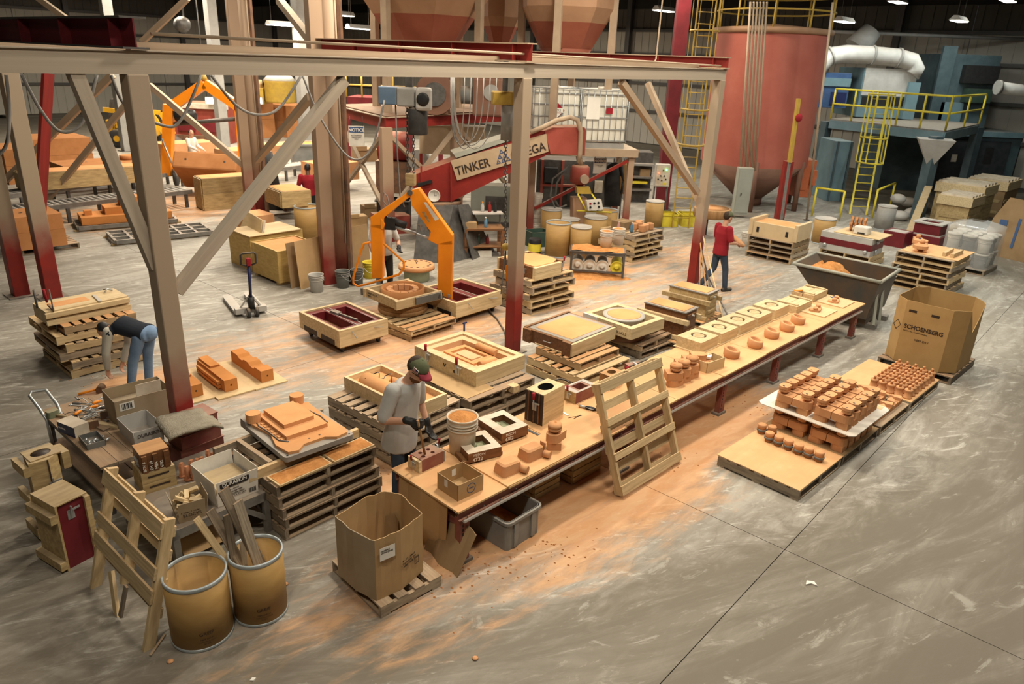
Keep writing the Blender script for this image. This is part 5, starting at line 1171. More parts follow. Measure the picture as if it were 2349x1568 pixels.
# ---- (a) five-high stack with the stepped sand mould
AN = at(652, 1240); at_ = math.radians(49)
zt = stack(AN, at_, 1.2, 1.12, 5, '%s pallet of the stack under the stepped orange mould', h=.124, wood='pine_grey', w2='pine_dark', s='b', jit=.03)
for x, y, l, lab in ((.32, .12, .62, 'dusty board crusted with sand nearer the steel bench'), (.92, .12, .52, 'dusty board crusted with sand nearer the long table')):
    t = thing('sanded_board', lab, 'board', loc(AN, at_, x-l/2, y-.11, zt), at_); MB().box(0, l, 0, .24, 0, .02).done('board', MT['ply_plain'], t)
    b = MB(); n = 12; v = [(l*(.03+.94*i/n), .24*(.06+.88*j/5), .02+.012*abs(noise.noise(Vector((x*9+i*.7, j*.8, 1))))+.01*(0 < i < n and 0 < j < 5)) for i in range(n+1) for j in range(6)]
    b.add(v, [(i*6+j, (i+1)*6+j, (i+1)*6+j+1, i*6+j+1) for i in range(n) for j in range(5)], True).done('sand_crust', MT['sand_loose'], t)['kind'] = 'stuff'
fz = zt+.001
t = thing('timber_frame', 'square timber frame carrying the grey plate and stepped mould', 'frame', loc(AN, at_, 0, 0, fz), at_)
plank('timber', (.52, .32, .05), (1.34, .05, .1), 'pine', t); plank('timber', (.52, 1.0, .05), (1.34, .05, .1), 'pine_grey', t); plank('timber', (.12, .66, .06), (.64, .05, .1), 'pine_grey', t, (0, 0, PI/2)); plank('timber', (.95, .66, .06), (.64, .05, .1), 'pine_grey', t, (0, 0, PI/2))
pz = fz+.112
N, tt, a, b = R3((656, 1062), (810, 1003), (557, 972), pz)
t = thing('pattern_plate', 'thick grey metal plate under the stepped orange sand mould', 'plate', N, tt); MB().prism(rrect(0, a, 0, b, .04), 0, .055).done('plate', MT['grey'], t)
for x in (.04, a-.04): MB().cyl((x, .04, .055), (x, .04, .057), .012, n=8).done('dowel_hole', MT['black'], t)
MB().box(0, .1, b-.16, b-.04, .055, .1).done('lug', MT['grey'], t)
m = thing('stepped_mould', 'stepped orange sand mould with two rounded lugs on the grey plate', 'sand mould', Vector((N.x, N.y, pz+.0555)), tt)
ol = [(.06, .05), (.16, .02), (.26, .10), (a-.30, .10), (a-.20, .02), (a-.06, .04), (a-.03, .12), (a-.05, b*.55), (a-.02, b*.9), (a-.1, b-.1), (.12, b-.08), (.04, b*.8), (.1, b*.5), (.03, b*.25)]
MB().prism(ol, 0, .03).done('base_slab', MT['sand'], m)
MB().box(a*.20, a*.80, b*.26, b*.88, .03, .075).done('lower_step', MT['sand'], m); MB().box(a*.28, a*.72, b*.42, b*.86, .075, .12).done('upper_step', MT['sand'], m)
for x, y in ((.02, b-.22), (a-.2, b-.1)):
    MB().prism(rrect(x, x+.15, y-.02, y+.13, .06), .03, .13).done('lug', MT['sand'], m)
for k in range(7): MB().prism(rrect(a*.145, a*.20, b*.28+k*.075, b*.28+k*.075+.05, .012), .03, .04).done('comb_tooth', MT['sand'], m)
MB().tube([(a*.84, b*.72, .032), (a*.88, b*.5, .034), (a*.86, b*.34, .034), (a*.82, b*.33, .034)], .008, 6).done('vent_wire', MT['steel_dark'], m); MB().tube([(a*.13, b*.82, .032), (a*.10, b*.7, .034), (a*.12, b*.55, .034), (a*.12, b*.3, .034), (a*.2, b*.22, .034)], .008, 6).done('vent_wire', MT['steel_dark'], m)
for x in (.45, .6): MB().cyl((a*x, b*.16, .03), (a*x, b*.16, .0312), .012, n=10).done('vent_hole', MT['wood_black'], m)
# ---- (b) stack behind the man with the long shallow flask
L_ = at(754, 908, .52); bt_ = math.radians(49); BNb = Vector((L_.x, L_.y, 0)) - Vector((-math.sin(bt_), math.cos(bt_), 0))*1.3
zt = stack(BNb, bt_, 1.1, 1.3, 4, '%s grey pallet of the stack behind the man at the table', h=.13, wood='pine_grey', w2='pine_grey', s='b', nb=8, jit=.04)
N, tt, a, b = R3((992, 952), (1027, 934), (800, 891), zt)
t = thing('long_flask', 'long shallow wooden flask with orange mould and wire loops', 'mould', loc(BNb, bt_, .28, .05, zt), bt_); a = .62; b = 1.3
boards(t, a, b, .17, 'wood_x', .04); MB().box(.04, a-.04, .04, b-.04, 0, .09).done('sand_bed', MT['sand'], t)
MB().cyl((.2, .2, .1), (.2, b-.2, .1), .13, n=18).done('core_body', MT['sand'], t); MB().cyl((.48, .3, .09), (.48, .9, .09), .06, n=14).done('core_arm', MT['sand'], t)
for k, (x, y) in enumerate(((.22, b-.35), (.3, b-.5), (.35, .3))): MB().tube([(x, y-.1, .16), (x+.05, y-.05, .26), (x+.1, y+.04, .24), (x+.06, y+.1, .2), (x-.02, y+.02, .22), (x-.1, y+.06, .2)], .007, 6).done('wire_loop', MT['steel_dark'], t)
# ---- (c) big square flask with a recessed mould
CN = at(1085, 920, .54); CN.z = 0; ct = math.radians(47)
zt = stack(CN, ct, 1.2, 1.25, 4, '%s pallet under the big square flask with red clamps', h=.135, wood='pine_grey', w2='pine_dark', s='b', jit=.05)
sheet('cardboard_sheet', 'brown cardboard sheet sticking out under the big square flask', loc(CN, ct, -.02, .1), ct, .5, 1.05, zt, .006, 'cardboard', 'cardboard')
zt += .007
N, tt, a, b = R3((1092, 888), (1203, 845), (952, 823), zt)
t = thing('square_flask', 'big square wooden flask with a recessed sand mould and red clamps', 'mould', N, tt)
hF = .21; boards(t, a, b, hF, 'wood_x', .09); MB().box(.09, a-.09, .09, b-.09, 0, hF*.45).done('mould_floor', MT['sand_pale'] if 'sand_pale' in MT else mk('sand_pale', (.66, .42, .245), (.60, .36, .19), scale=3, rough=.95, bump=.1, bscale=120), t)
sp = MT['sand_pale']; i0, i1, j0, j1 = .09, a-.09, .09, b-.09
MB().ring([(i0, j0), (i1, j0), (i1, j1), (i0, j1)], [(i0+.1, j0+.12), (i1-.08, j0+.08), (i1-.12, j1-.12), (i0+.08, j1-.1)], hF*.45, hF*.86).done('mould_shoulder', sp, t)
MB().ring([(a*.32, b*.3), (a*.75, b*.3), (a*.75, b*.78), (a*.32, b*.78)], [(a*.38, b*.36), (a*.69, b*.36), (a*.69, b*.72), (a*.38, b*.72)], hF*.45, hF*.62).done('mould_ridge', MT['sand'], t)
MB().box(a*.44, a*.63, b*.42, b*.66, hF*.45, hF*.55).done('mould_pad', sp, t); MB().cyl((a*.3, b*.18, hF*.8), (a*.6, b*.18, hF*.8), .05, n=14).done('core_print', MT['sand'], t); MB().cyl((a*.8, b*.3, hF*.8), (a*.8, b*.6, hF*.8), .05, n=14).done('core_print', MT['sand'], t)
for y in (b*.28, b*.78): clamp(t, (-.003, y, hF*.55), -PI/2, True, 1.8)
MB().beam((-.004, b*.47, hF*.7), (-.004, b*.49, hF*.45), .004, .012).beam((-.004, b*.51, hF*.7), (-.004, b*.49, hF*.45), .004, .012).done('marker_vee', MT['black'], t); MB().cyl((-.003, b*.34, hF*.4), (.0, b*.34, hF*.4), .022, n=12).done('pin_hole', MT['wood_black'], t)
MB().cyl((a*.99, b*.98, hF*.9), (a*.99, b*.98, hF+.13), .014, n=8).beam((a*.96, b*.98, hF+.13), (a*1.04, b*.98, hF+.13), .02, .02).done('blue_clamp', MT['navy'], t)
plank('skid', loc(CN, ct, .75, -.0, zt+.0)-Vector((0, 0, .05)), (.12, .12, .09), 'pine', None, (0, 0, ct)); tag(bpy.data.objects['skid'], 'short timber skid poking out under the big square flask', 'timber')
# ---- (d) brown flask
DN = at(1335, 870, .27); DN.z = 0; dt = math.radians(46)
zt = stack(DN, dt, 1.2, 1.12, 2, '%s pale pallet under the brown sanded flask', h=.135, wood='pine', w2='pine_dusty', s='b', jit=.03)
pallet(loc(DN, dt, .2, .22), dt, .98, .9, zt, 'small dusty pallet directly under the brown sanded flask', 'pine_dusty', 'b', h=.125, jit=0)
zt += .125
N, tt, a, b = R3((1313, 818), (1419, 779), (1229, 791), zt); b = .95
t = thing('brown_flask', 'dark brown flask with flush sand and a pale front board', 'mould', N, tt)
h = .21; MB().box(-.02, a, 0, .045, 0, h-.01).done('pale_board', MT['wood_x'], t); MB().box(0, .05, .05, b, 0, h).done('brown_board', MT['wood_brown'], t); MB().box(a-.05, a, .05, b, 0, h).done('brown_board', MT['wood_brown'], t); MB().box(0, a, b, b+.05, 0, h+.02).done('brown_board', MT['wood_brown'], t)
MB().box(-.05, 0, .03, .18, 0, h+.01).done('cleat', MT['wood_brown'], t); MB().box(-.05, 0, b-.12, b+.03, 0, h+.01).done('cleat', MT['wood_brown'], t)
MB().box(.05, a-.05, .05, b, 0, h+.004).done('grey_margin', MT['grey'], t); MB().box(.13, a-.13, .13, b-.08, h, h+.008).done('sand_face', MT['sand'], t)
MB().tube([(-.002, b*.45, h*.5), (-.03, b*.47, h*.52), (-.03, b*.6, h*.52), (-.002, b*.62, h*.5)], .007, 6).done('handle', MT['steel'], t); MB().box(-.02, 0, .2, b-.2, .002, .02).done('bright_strip', MT['wood_x'], t)
# ---- (e) flask with a round disc
EN = at(1466, 822); et = math.radians(45)
zt = stack(EN, et, .95, .85, 2, '%s short dark pallet under the round brown turntable', h=.12, wood='pine_dark', w2='pine_dusty', s='b', jit=.05)
N, tt, a, b = R3((1447, 779), (1518, 751), (1353, 731), .42); tt = math.radians(44); b = 1.05
c_ = loc(N, tt, a/2, b/2)
t = thing('turntable', 'round brown wooden turntable under the pale square flask', 'turntable', Vector((c_.x, c_.y, zt))); MB().lathe([(.38, 0), (.40, .03), (.40, .15), (.36, .17)], 32).done('drum', MT['wood_brown'], t)
t = thing('disc_flask', 'pale square wooden flask framing a flat round sand disc', 'mould', Vector((N.x, N.y, zt+.172)), tt); h = .19
boards(t, a, b, h, 'wood_x', .1); MB().box(.1, a-.1, .1, b-.1, 0, .05).done('bottom', MT['wood_old'], t)
MB().lathe([(.3, .05), (.33, h-.03), (.36, h), (.36, h+.02), (.27, h+.022), (0, h+.02)], 40).done('disc_rim', MT['grey_light'], t, (a/2, b/2, 0)); MB().lathe([(.29, h+.0225), (.28, h+.026), (0, h+.026)], 40).done('sand_disc', MT['sand'], t, (a/2, b/2, 0))
MB().box(-.03, 0, .02, b*.3, 0, h+.01).done('white_end', MT['white'], t, (0, b*.68, 0))
text('4-17-8 LPP\nMOLD BASE NO.2', .06, MT['wood_black'], t, (-.002, b*.55, h*.55), (PI/2, 0, -PI/2), name='marker_scrawl')
# ---- (f) two tall boxes
for n_, top_, pn, lab, lab2, mat, bl in (((1558, 770), (1557, 712), (1566, 800), 'tall dark brown core box with flush sand on a dusty pallet', 'dusty pallet under the tall dark brown core box', 'wood_brown', 'wood_x'), ((1610, 733), (1609, 678), (1617, 752), 'tall tan core box with flush sand by the red column', 'dusty pallet under the tall tan core box', 'wood_old', 'wood_old')):
    PN_ = at(*pn); tt = math.radians(50)
    pallet(loc(PN_, tt, -.15, .0), tt, .85, 1.0, 0, lab2, 'pine_dusty', 'a', jit=.02)
    t = thing('tall_core_box', lab, 'mould', loc(PN_, tt, .03, .05, .137), tt); a, b, h = .43, .80, .5
    MB().box(0, a, 0, b, 0, h).done('box_body', MT[mat], t); MB().box(-.02, a+.02, -.02, b+.02, h, h+.02).done('grey_top', MT['grey'], t); MB().box(.03, a-.03, .04, b-.04, h+.02, h+.028).done('sand_face', MT['sand'], t)
    MB().box(-.07, -.0, -.1, b+.12, h*.62, h*.78).done('carry_rail', MT[bl], t); MB().box(a, a+.06, -.08, b+.1, h*.62, h*.78).done('carry_rail', MT[bl], t)
    MB().box(-.06, 0, -.05, b+.05, 0, .07).done('foot_rail', MT[bl], t)
    for z in (.12, .4): MB().box(a*.15, a*.85, -.03, 0, z, z+.05).done('cleat', MT[mat], t)
    MB().cyl((a*.5, 0, h*.85), (a*.5, -.07, h*.85), .018, n=10).done('pin', MT['grey_light'], t)
# ---- (g) maroon moulds on dollies
for n_, a_, b_, ang, A_, B__, lab, lab2 in (((780, 798), None, None, 46, .96, 1.25, 'pale wooden flask lined maroon with two long pockets on a dolly', 'low wheeled dolly under the two-pocket maroon flask'), ((1046, 730), None, None, 48, 1.22, 1.15, 'wide maroon lined flask standing behind the orange gripper leg', 'low dolly under the wide maroon flask')):
    P = at(*n_, .14); tt = math.radians(ang); P0 = Vector((P.x, P.y, 0))
    d = thing('dolly', lab2, 'dolly', P0, tt)
    for y in (.08, B__-.2): MB().box(.05, A_-.05, y, y+.1, .09, .14).done('bearer', MT['wood_old'], d)
    for x in (.12, A_-.12):
        for y in (.13, B__-.15):
            MB().box(x-.03, x+.03, y-.03, y+.03, .06, .09).done('fork', MT['steel_dark'], d); MB().cyl((x-.02, y, .04), (x+.02, y, .04), .04, n=14).done('wheel', MT['rubber'], d)
    t = thing('maroon_flask', lab, 'mould', Vector((P.x, P.y, .141)), tt); h = .29
    boards(t, A_, B__, h, 'wood_x', .055)
    MB().box(-.004, 0, B__*.12, B__*.45, 0, .09).done('fork_notch', MT['wood_black'], t); MB().box(-.004, 0, B__*.55, B__*.88, 0, .09).done('fork_notch', MT['wood_black'], t)
    pk = [(A_*.14, A_*.42, B__*.14, B__*.86), (A_*.58, A_*.86, B__*.14, B__*.86)]
    MB().box(.055, A_-.055, .055, B__-.055, 0, .1).done('pocket_floor', MT['wood_brown'], t)
    for x0, x1 in ((.055, pk[0][0]), (pk[0][1], pk[1][0]), (pk[1][1], A_-.055)): MB().box(x0, x1, .055, B__-.055, .1, h-.03).done('maroon_land', MT['maroon'], t)
    for y0, y1 in ((.055, pk[0][2]), (pk[0][3], B__-.055)):
        for x0, x1, _, _ in pk: MB().box(x0, x1, y0, y1, .1, h-.031).done('maroon_land', MT['maroon'], t)
    for x in (pk[0][1]+.02, pk[1][0]-.03): MB().box(x, x+.012, .06, B__-.06, h-.03, h-.02).done('steel_strip', MT['grey_light'], t)
    MB().beam((A_*.25, .0, h*.8), (A_*.3, -.06, h*.4), .014, .014).done('bolt_rod', MT['steel'], t); MB().beam((A_*.7, -.0, h*.7), (A_*.85, -.05, h*.66), .014, .014).done('bolt_rod', MT['steel'], t)
    if A_ < 1:
        g = thing('clamp_gun', 'long grey clamp rod lying across the two-pocket maroon flask', 'tool', loc(Vector((P.x, P.y, .141)), tt, A_*.5, B__*.62, h-.018), tt-1.5); MB().beam((0, 0, .015), (.5, .02, .015), .03, .025).done('bar', MT['steel_mid'], g); MB().box(-.16, .04, -.05, .05, 0, .035).done('head', MT['steel_mid'], g)
# ---- (h) flask held by the gripper
HNp = loc(at(948, 786), math.radians(50), -.02, .06); tt = math.radians(50)
zt = stack(HNp, tt, 1.06, 1.1, 2, '%s dusty pallet under the round wooden hub at the gripper', h=.105, wood='pine_dusty', w2='pine', s='b', nb=6, jit=.04)
N, t_, a, b = R3((913, 712), (1008, 685), (843, 675), .43); t_ = math.radians(46); a, b = .98, 1.02
c_ = loc(N, t_, a/2, b/2)
d = thing('wooden_hub', 'round brown laminated wooden hub under the gripped flask', 'hub', Vector((c_.x, c_.y, zt)))
for k in range(3): MB().lathe([(.45-.01*k, .075*k+.002), (.455-.01*k, .075*k+.008), (.455-.01*k, .075*k+.073), (.44, .075*k+.075)], 36).done('ring_layer', MT['wood_mid'], d)
t = thing('gear_flask', 'square pale flask with a toothed sand ring held by the orange gripper', 'mould', Vector((N.x, N.y, zt+.227)), t_); h = .16
GFZ = zt+.227; GFN = Vector((N.x, N.y, 0)); GFT = t_; GFA, GFB = a, b
boards(t, a, b, h, 'wood_x', .06, .03); MB().box(.06, a-.06, .06, b-.06, 0, .03).done('bottom', MT['wood_old'], t)
MB().lathe([(.40, .03), (.40, h+.05), (.36, h+.05), (.35, .03)], 40, cap=False).done('outer_ring', MT['core_dark'], t, (a/2, b/2, 0)); MB().lathe([(.35, .03), (.35, .10), (.0, .08)], 40).done('ring_floor', MT['core_dark'], t, (a/2, b/2, 0))
for k in range(12):
    an = 2*PI*k/12; MB().prism([(.2, -.045), (.29, -.07), (.29, .07), (.2, .045)], .09, h+.03).done('tooth', MT['core'], t, (a/2, b/2, 0), an)
MB().lathe([(.12, .085), (.11, .1), (0, .1)], 24).done('hub_pad', MT['core_dark'], t, (a/2, b/2, 0)); text('SERIES 60 CTR\nRING', .05, MT['wood_black'], t, (-.002, b*.9, h*.5), (PI/2, 0, -PI/2), name='marker_scrawl')
# ---- (i) slotted disc on the green barrel
P = at(956, 640); t = thing('green_barrel', 'dented pale green barrel under the slotted orange disc', 'barrel', P); MB().lathe([(.28, 0), (.285, .01), (.28, .22), (.285, .24), (.285, .25), (.27, .25), (0, .25)], 32).done('barrel', MT['barrel_green'] if 'barrel_green' in MT else mk('barrel_green', (.31, .33, .22), (.24, .25, .16), scale=4, dust=.4), t)
t = thing('slotted_disc', 'thick orange sand disc with slots and an eye bolt on the barrel', 'sand core', P+Vector((0, 0, .251))); MB().lathe([(.38, 0), (.39, .01), (.39, .09), (.37, .1), (0, .1)], 40).done('disc', MT['core'], t); MB().lathe([(.395, .0), (.395, .05), (.385, .055)], 40).done('rim', MT['core_dark'], t)
for k in range(14): an = 2*PI*k/14; MB().box(-.03, .03, -.022, .022, .1, .102).done('slot', MT['wood_black'], t, (.3*math.cos(an), .3*math.sin(an), 0), an+PI/2)
MB().tube([(0, 0, .1), (0, 0, .13), (.03, 0, .16), (0, 0, .19), (-.03, 0, .16), (0, 0, .13)], .008, 6).done('eye_bolt', MT['steel_dark'], t)
# ---- (j) five-high stack with the sanded round mould
JN = at(1217, 724); jt = math.radians(46)
zt = stack(JN, jt, 1.22, 1.05, 5, '%s pallet of the stack under the domed sand mould by the column', h=.138, wood='pine', w2='pine_grey', s='b', jit=.05)
t = thing('domed_mould', 'brown and pale flask heaped flush with sand beside the red column', 'mould', loc(JN, jt, .12, .04, zt), jt); a, b, h = .88, .98, .23
MB().box(.0, .76, 0, .07, 0, h*.48).done('pale_board', MT['wood_x'], t); MB().box(.0, .76, 0, .07, h*.5, h).done('pale_board', MT['wood_x'], t); MB().box(0, .06, .07, b, 0, h).done('brown_board', MT['wood_brown'], t); MB().box(a-.06, a, .07, b, 0, h).done('brown_board', MT['wood_brown'], t); MB().box(-.02, a, b, b+.05, 0, h).done('pale_board', MT['wood_x'], t)
MB().prism([(.06, .07), (.6, .07), (.82, .2), (.86, .5), (.8, .8), (.6, b), (.06, b)], 0, h+.01).done('sand_face', MT['sand'], t); clamp(t, (.86, .06, h*.6), .4, True, 1.6); clamp(t, (0, .3, h*.5), -PI/2, False, 1.6)
# ---- (m) block cores on boards
for k, (n_, a_, b_, lab, lb2) in enumerate((((501, 919), .55, 1.3, 'pale board under the ribbed block core', 'long ribbed orange block core on the pale board by the column'), ((587, 896), .5, 1.28, 'pale board under the scalloped block core', 'long scalloped orange block core with bitten top'), ((418, 934), .5, .95, 'pale board half hidden behind the front column', 'orange block core showing beside the front column'))):
    P = at(*n_); tt = math.radians(44)
    tag(plank('lay_board', loc(P, tt, a_/2, b_/2, .012), (a_, b_, .02), 'ply_plain', None, (0, 0, tt)), lab, 'board')
    t = thing('block_core', lb2, 'sand core', loc(P, tt, .17, .16, .0225), tt); l = (1.0, 1.05, .6)[k]; w_, h = .19, .18
    if k == 1:
        prof = [(0, 0), (l, 0), (l, h), (l*.78, h), (l*.72, h*.82), (l*.62, h*.8), (l*.55, h), (l*.42, h), (l*.34, h*.8), (l*.24, h*.78), (l*.2, h), (0, h)]
        M = Matrix(((0, 0, 1, 0), (1, 0, 0, 0), (0, 1, 0, 0), (0, 0, 0, 1))); MB().prism(prof, 0, w_, M).done('block', MT['core_bright'], t)
    else:
        MB().box(0, w_, 0, l, 0, h).done('block', MT['core_bright'] if 'core_bright' in MT else mk('core_bright', (.60, .25, .075), (.54, .215, .06), scale=3, rough=.95, bump=.1, bscale=120), t)
        for z in (.03, .09): MB().box(-.05, 0, .12, l-.1, z, z+.045).done('rib', MT['core_bright'], t)
        MB().box(.03, w_-.02, l*.55, l, h, h+.03).done('raised_end', MT['core_bright'], t)
    MB().cyl((w_*.5, -.001, h*.5), (w_*.5, .0, h*.5), .014, n=10).done('pin_hole', MT['wood_black'], t)
# ---- (n) far left stack
NN = at(160, 868); nt_ = math.radians(49)
zt = stack(NN, nt_, 1.12, 1.22, 5, '%s pallet of the ragged stack behind the stooping man', h=.13, wood='pine', w2='pine_grey', s='a', nb=8, jit=.06)
pallet(loc(NN, nt_, .06, .05), nt_, 1.0, 1.0, zt, 'sand-strewn pallet right under the long clamped box', 'pine_dusty', 's' if False else 'a', h=.12, nb=7, jit=.03)
zt += .121
N, tt, a, b = R3((106, 717), (289, 676), (89, 692), zt+.2); tt = math.radians(49)
t = thing('clamped_box', 'long pale wooden box with clamps on the ragged pallet stack', 'mould', Vector((N.x, N.y, zt)), tt); a, b, h = 1.15, .58, .2
MB().box(0, a, .04, b, 0, h).done('box_body', MT['wood_x'], t); MB().box(-.02, a+.0, -.02, .04, .0, .07).done('edge_board', MT['wood_x'], t); MB().box(-.02, a, -.02, .04, .11, .18).done('edge_board', MT['wood_x'], t); MB().box(.12, .66, .2, b-.15, h, h+.003).done('sand_smear', MT['sand'], t)
MB().beam((.74, .02, h+.01), (.78, .38, h+.01), .045, .014).done('flat_bar', MT['grey_light'], t)
for x in (.1,): MB().cyl((x, .02, -.12), (x, .02, h+.32), .01, n=8).done('clamp_bar', MT['steel_dark'], t); MB().beam((x, .02, h+.02), (x, .2, h+.05), .03, .03).done('clamp_jaw', MT['rust'], t); MB().cyl((x-.02, .16, h+.1), (x-.03, .16, h+.3), .018, n=8).done('clamp_grip', MT['shirt_red'], t); MB().cyl((x-.12, .3, h), (x-.12, .3, h+.28), .016, n=8).done('clamp_bar', MT['steel_dark'], t)
g = thing('air_nozzle', 'small chrome air nozzle lying on the long clamped box', 'tool', loc(Vector((N.x, N.y, zt+h)), tt, .95, .38, .003), tt); MB().tube([(0, 0, .02), (.05, .05, .05), (.12, .02, .02)], .012, 8).done('body', MT['steel'], g); MB().tube([(.05, .05, .05), (.02, .1, .03)], .009, 8).done('lever', MT['steel_dark'], g)
# ---- (o) pallet jack
r0, r1_ = at(545, 727), at(605, 714); f0, f1 = at(515, 686), at(575, 682)
ctr = (r0+r1_)/2; dv = ((f0+f1)/2-ctr).normalized(); tt = math.atan2(dv.y, dv.x)
t = thing('pallet_jack', 'grey pallet jack with a blue handle shaft parked on the open floor', 'pallet jack', ctr, tt)
for y in (-.2, .2):
    MB().prism([(0, y-.08), (1.05, y-.08), (1.15, y-.04), (1.15, y+.04), (1.05, y+.08), (0, y+.08)], .03, .085).done('fork', MT['grey_light'], t); MB().cyl((1.0, y-.04, .035), (1.0, y+.04, .035), .035, n=12).done('roller', MT['rubber'], t)
MB().prism([(-.1, -.28), (.05, -.28), (.05, .28), (-.1, .28)], .06, .16).done('yoke', MT['grey_light'], t); MB().beam((.0, -.2, .12), (-.1, 0, .42), .05, .03).beam((.0, .2, .12), (-.1, 0, .42), .05, .03).done('mast_brace', MT['grey_light'], t)
for y in (-.075, .075): MB().cyl((-.16, y-.03, .09), (-.16, y+.03, .09), .09, n=20).done('steer_wheel', MT['rubber'], t); MB().cyl((-.16, y-.034, .09), (-.16, y+.034, .09), .05, n=16).done('wheel_hub', MT['grey_light'], t)
MB().cyl((-.13, 0, .16), (-.13, 0, .38), .06, n=14).done('pump', MT['black'], t)
MB().cyl((-.13, 0, .36), (-.22, 0, 1.0), .028, n=12).done('shaft', MT['navy'], t); M_ = Matrix.Translation((-.22, 0, 1.0))
MB().tube([(-.222, -.05, 1.0), (-.225, -.13, 1.03), (-.24, -.13, 1.2), (-.245, -.1, 1.23), (-.245, .1, 1.23), (-.24, .13, 1.2), (-.225, .13, 1.03), (-.222, .05, 1.0), (-.222, 0, .99)], .018, 8).done('handle_loop', MT['rubber'], t); MB().box(-.27, -.2, -.035, .035, 1.0, 1.13).done('red_lever', MT['shirt_red'], t)
# ---- (p) crates and leaning sheets by the tower column
PN_ = at(643, 656); tt = math.radians(47)
t = thing('yellow_crate', 'yellowed plywood crate filled flush with orange sand', 'crate', PN_, tt); a, b, h = 1.05, 1.1, .74
MB().box(0, a, 0, .03, .06, h).done('side_panel', MT['crate_yellow'] if 'crate_yellow' in MT else mk('crate_yellow', (.60, .42, .16), (.48, .32, .10), scale=3, rough=.7, stretch=(2, 2, 8)), t); MB().box(0, a, b-.03, b, .06, h).done('side_panel', MT['crate_yellow'], t); MB().box(0, .03, .03, b-.03, .06, h).done('side_panel', MT['crate_yellow'], t); MB().box(a-.03, a, .03, b-.03, .06, h).done('side_panel', MT['crate_yellow'], t)
MB().box(.03, a-.03, .03, b-.03, .06, h-.02).done('sand_fill', MT['sand'], t)
for y in (.05, b-.15): MB().box(0, a, y, y+.1, 0, .06).done('skid', MT['wood_old'], t)
MB().box(-.012, 0, .0, .1, .06, h).done('corner_batten', MT['crate_yellow'], t); MB().box(-.012, 0, b-.1, b, .06, h).done('corner_batten', MT['crate_yellow'], t)
PN2 = loc(PN_, tt, .1, 1.35); t = thing('brown_carton', 'broad crate covered by a cream sheet behind the yellowed crate', 'crate', PN2, tt); MB().box(0, 1.3, 0, 1.0, 0, .78).done('body', MT['crate_yellow'], t); MB().box(-.03, 1.25, -.05, .95, .785, .80).done('cover_sheet', MT['ply_plain'], t)
A = at(536, 592); B_ = at(578, 618); lt = math.atan2(B_.y-A.y, B_.x-A.x)
e, th, l = fit_lean(A, lt, (B_-A).length, (556, 488), (622, 505)); print('lean3', e, th, l)
t = thing('cream_panel', 'frayed cream board leaning against the crates', 'panel', A, rot=(math.radians(max(th, 62)), 0, lt)); MB().prism([(0, 0), (1.05, -.02), (1.1, .9), (1.02, 1.12), (.1, 1.15), (-.02, .8)], 0, .05).done('board', MT['ply_plain'], t); MB().prism([(1.02, 0), (1.10, .0), (1.16, .9), (1.06, 1.14)], -.02, .03).done('frayed_edge', MT['white_worn'], t)
for k, (p, q, hgt, lab, mat) in enumerate((((668, 662), (690, 656), .95, 'narrow brown cardboard sheet standing before the yellowed crate', 'cardboard_dark'), ((690, 664), (742, 650), 1.0, 'broad brown cardboard sheet leaning on the tower column', 'cardboard'), ((764, 640), (812, 628), 1.05, 'tall brown cardboard sheet behind the tower column', 'cardboard_dark'))):
    A, B_ = at(*p), at(*q); lt = math.atan2(B_.y-A.y, B_.x-A.x); l = (B_-A).length+.25*k
    tag(MB().box(0, l, -.006, .006, 0, hgt).done('cardboard_sheet', MT[mat], None, A, rot=(-.12 if k == 1 else -.08, 0, lt)), lab, 'cardboard')
bucket('grey plastic bucket before the leaning cardboard sheets', at(727, 668), .15, .37, 'grey_light')
bucket('black rubber bucket next to the tower column', at(787, 658), .15, .36, 'rubber_grey')
bucket('black rubber bucket beside the yellow one', at(820, 652), .14, .34, 'rubber_grey')
bucket('yellow plastic bucket by the gripper operator', at(850, 636), .16, .36, 'yellow_bright')
# hoist and orange gripper
HP = onp(940, 250, Cc, A2); HP.z = 0
def fit_ang():
    best = None
    for k in range(125, 176):
        a = onp(1022, 640, HP, k); b = onp(866, 570, HP, k); d = abs((a-HP).xy.length-(b-HP).xy.length)
        if best is None or d < best[0]: best = (d, k)
    return best[1]
GA = fit_ang(); print('gripper angle', GA)
G = lambda u, v: onp(u, v, HP, GA)
gt_ = thing('gripper', 'big orange hinged clamp gripper hanging from the chain hoist', 'gripper', HP)
gd = Vector((math.cos(math.radians(GA)), math.sin(math.radians(GA)), 0)); gn = Vector((-gd.y, gd.x, 0))
def gpoly(name, px, depth, mat, off=0.0):
    "polygon traced in the gripper's own plane, given thickness across it"
    P = [G(*q)-HP for q in px]; n = len(P); a = [p+gn*(off+depth/2) for p in P]; b = [p+gn*(off-depth/2) for p in P]
    return MB().add(a+b, [tuple(range(n)), tuple(reversed(range(n, 2*n)))]+[(i, n+i, n+(i+1) % n, (i+1) % n) for i in range(n)]).done(name, MT[mat], gt_, bev=.012)
gpoly('right_arm', [(940, 436), (962, 430), (1040, 538), (1040, 560), (1022, 560), (1004, 558), (984, 548), (990, 530), (947, 470)], .17, 'orange')
gpoly('right_leg', [(1007, 555), (1040, 548), (1037, 694), (1030, 697), (1006, 692)], .17, 'orange')
gpoly('left_arm', [(925, 448), (938, 437), (946, 446), (884, 497), (880, 524), (853, 520), (852, 496)], .17, 'orange')
gpoly('left_leg', [(852, 512), (880, 512), (880, 636), (856, 636)], .17, 'orange')
gpoly('arm_bracket', [(876, 496), (886, 512), (882, 524), (876, 524)], .19, 'orange')
MB().cyl(G(943, 440)-HP-gn*.11, G(943, 440)-HP+gn*.11, .05, n=16).done('hinge_pin', MT['steel_dark'], gt_)
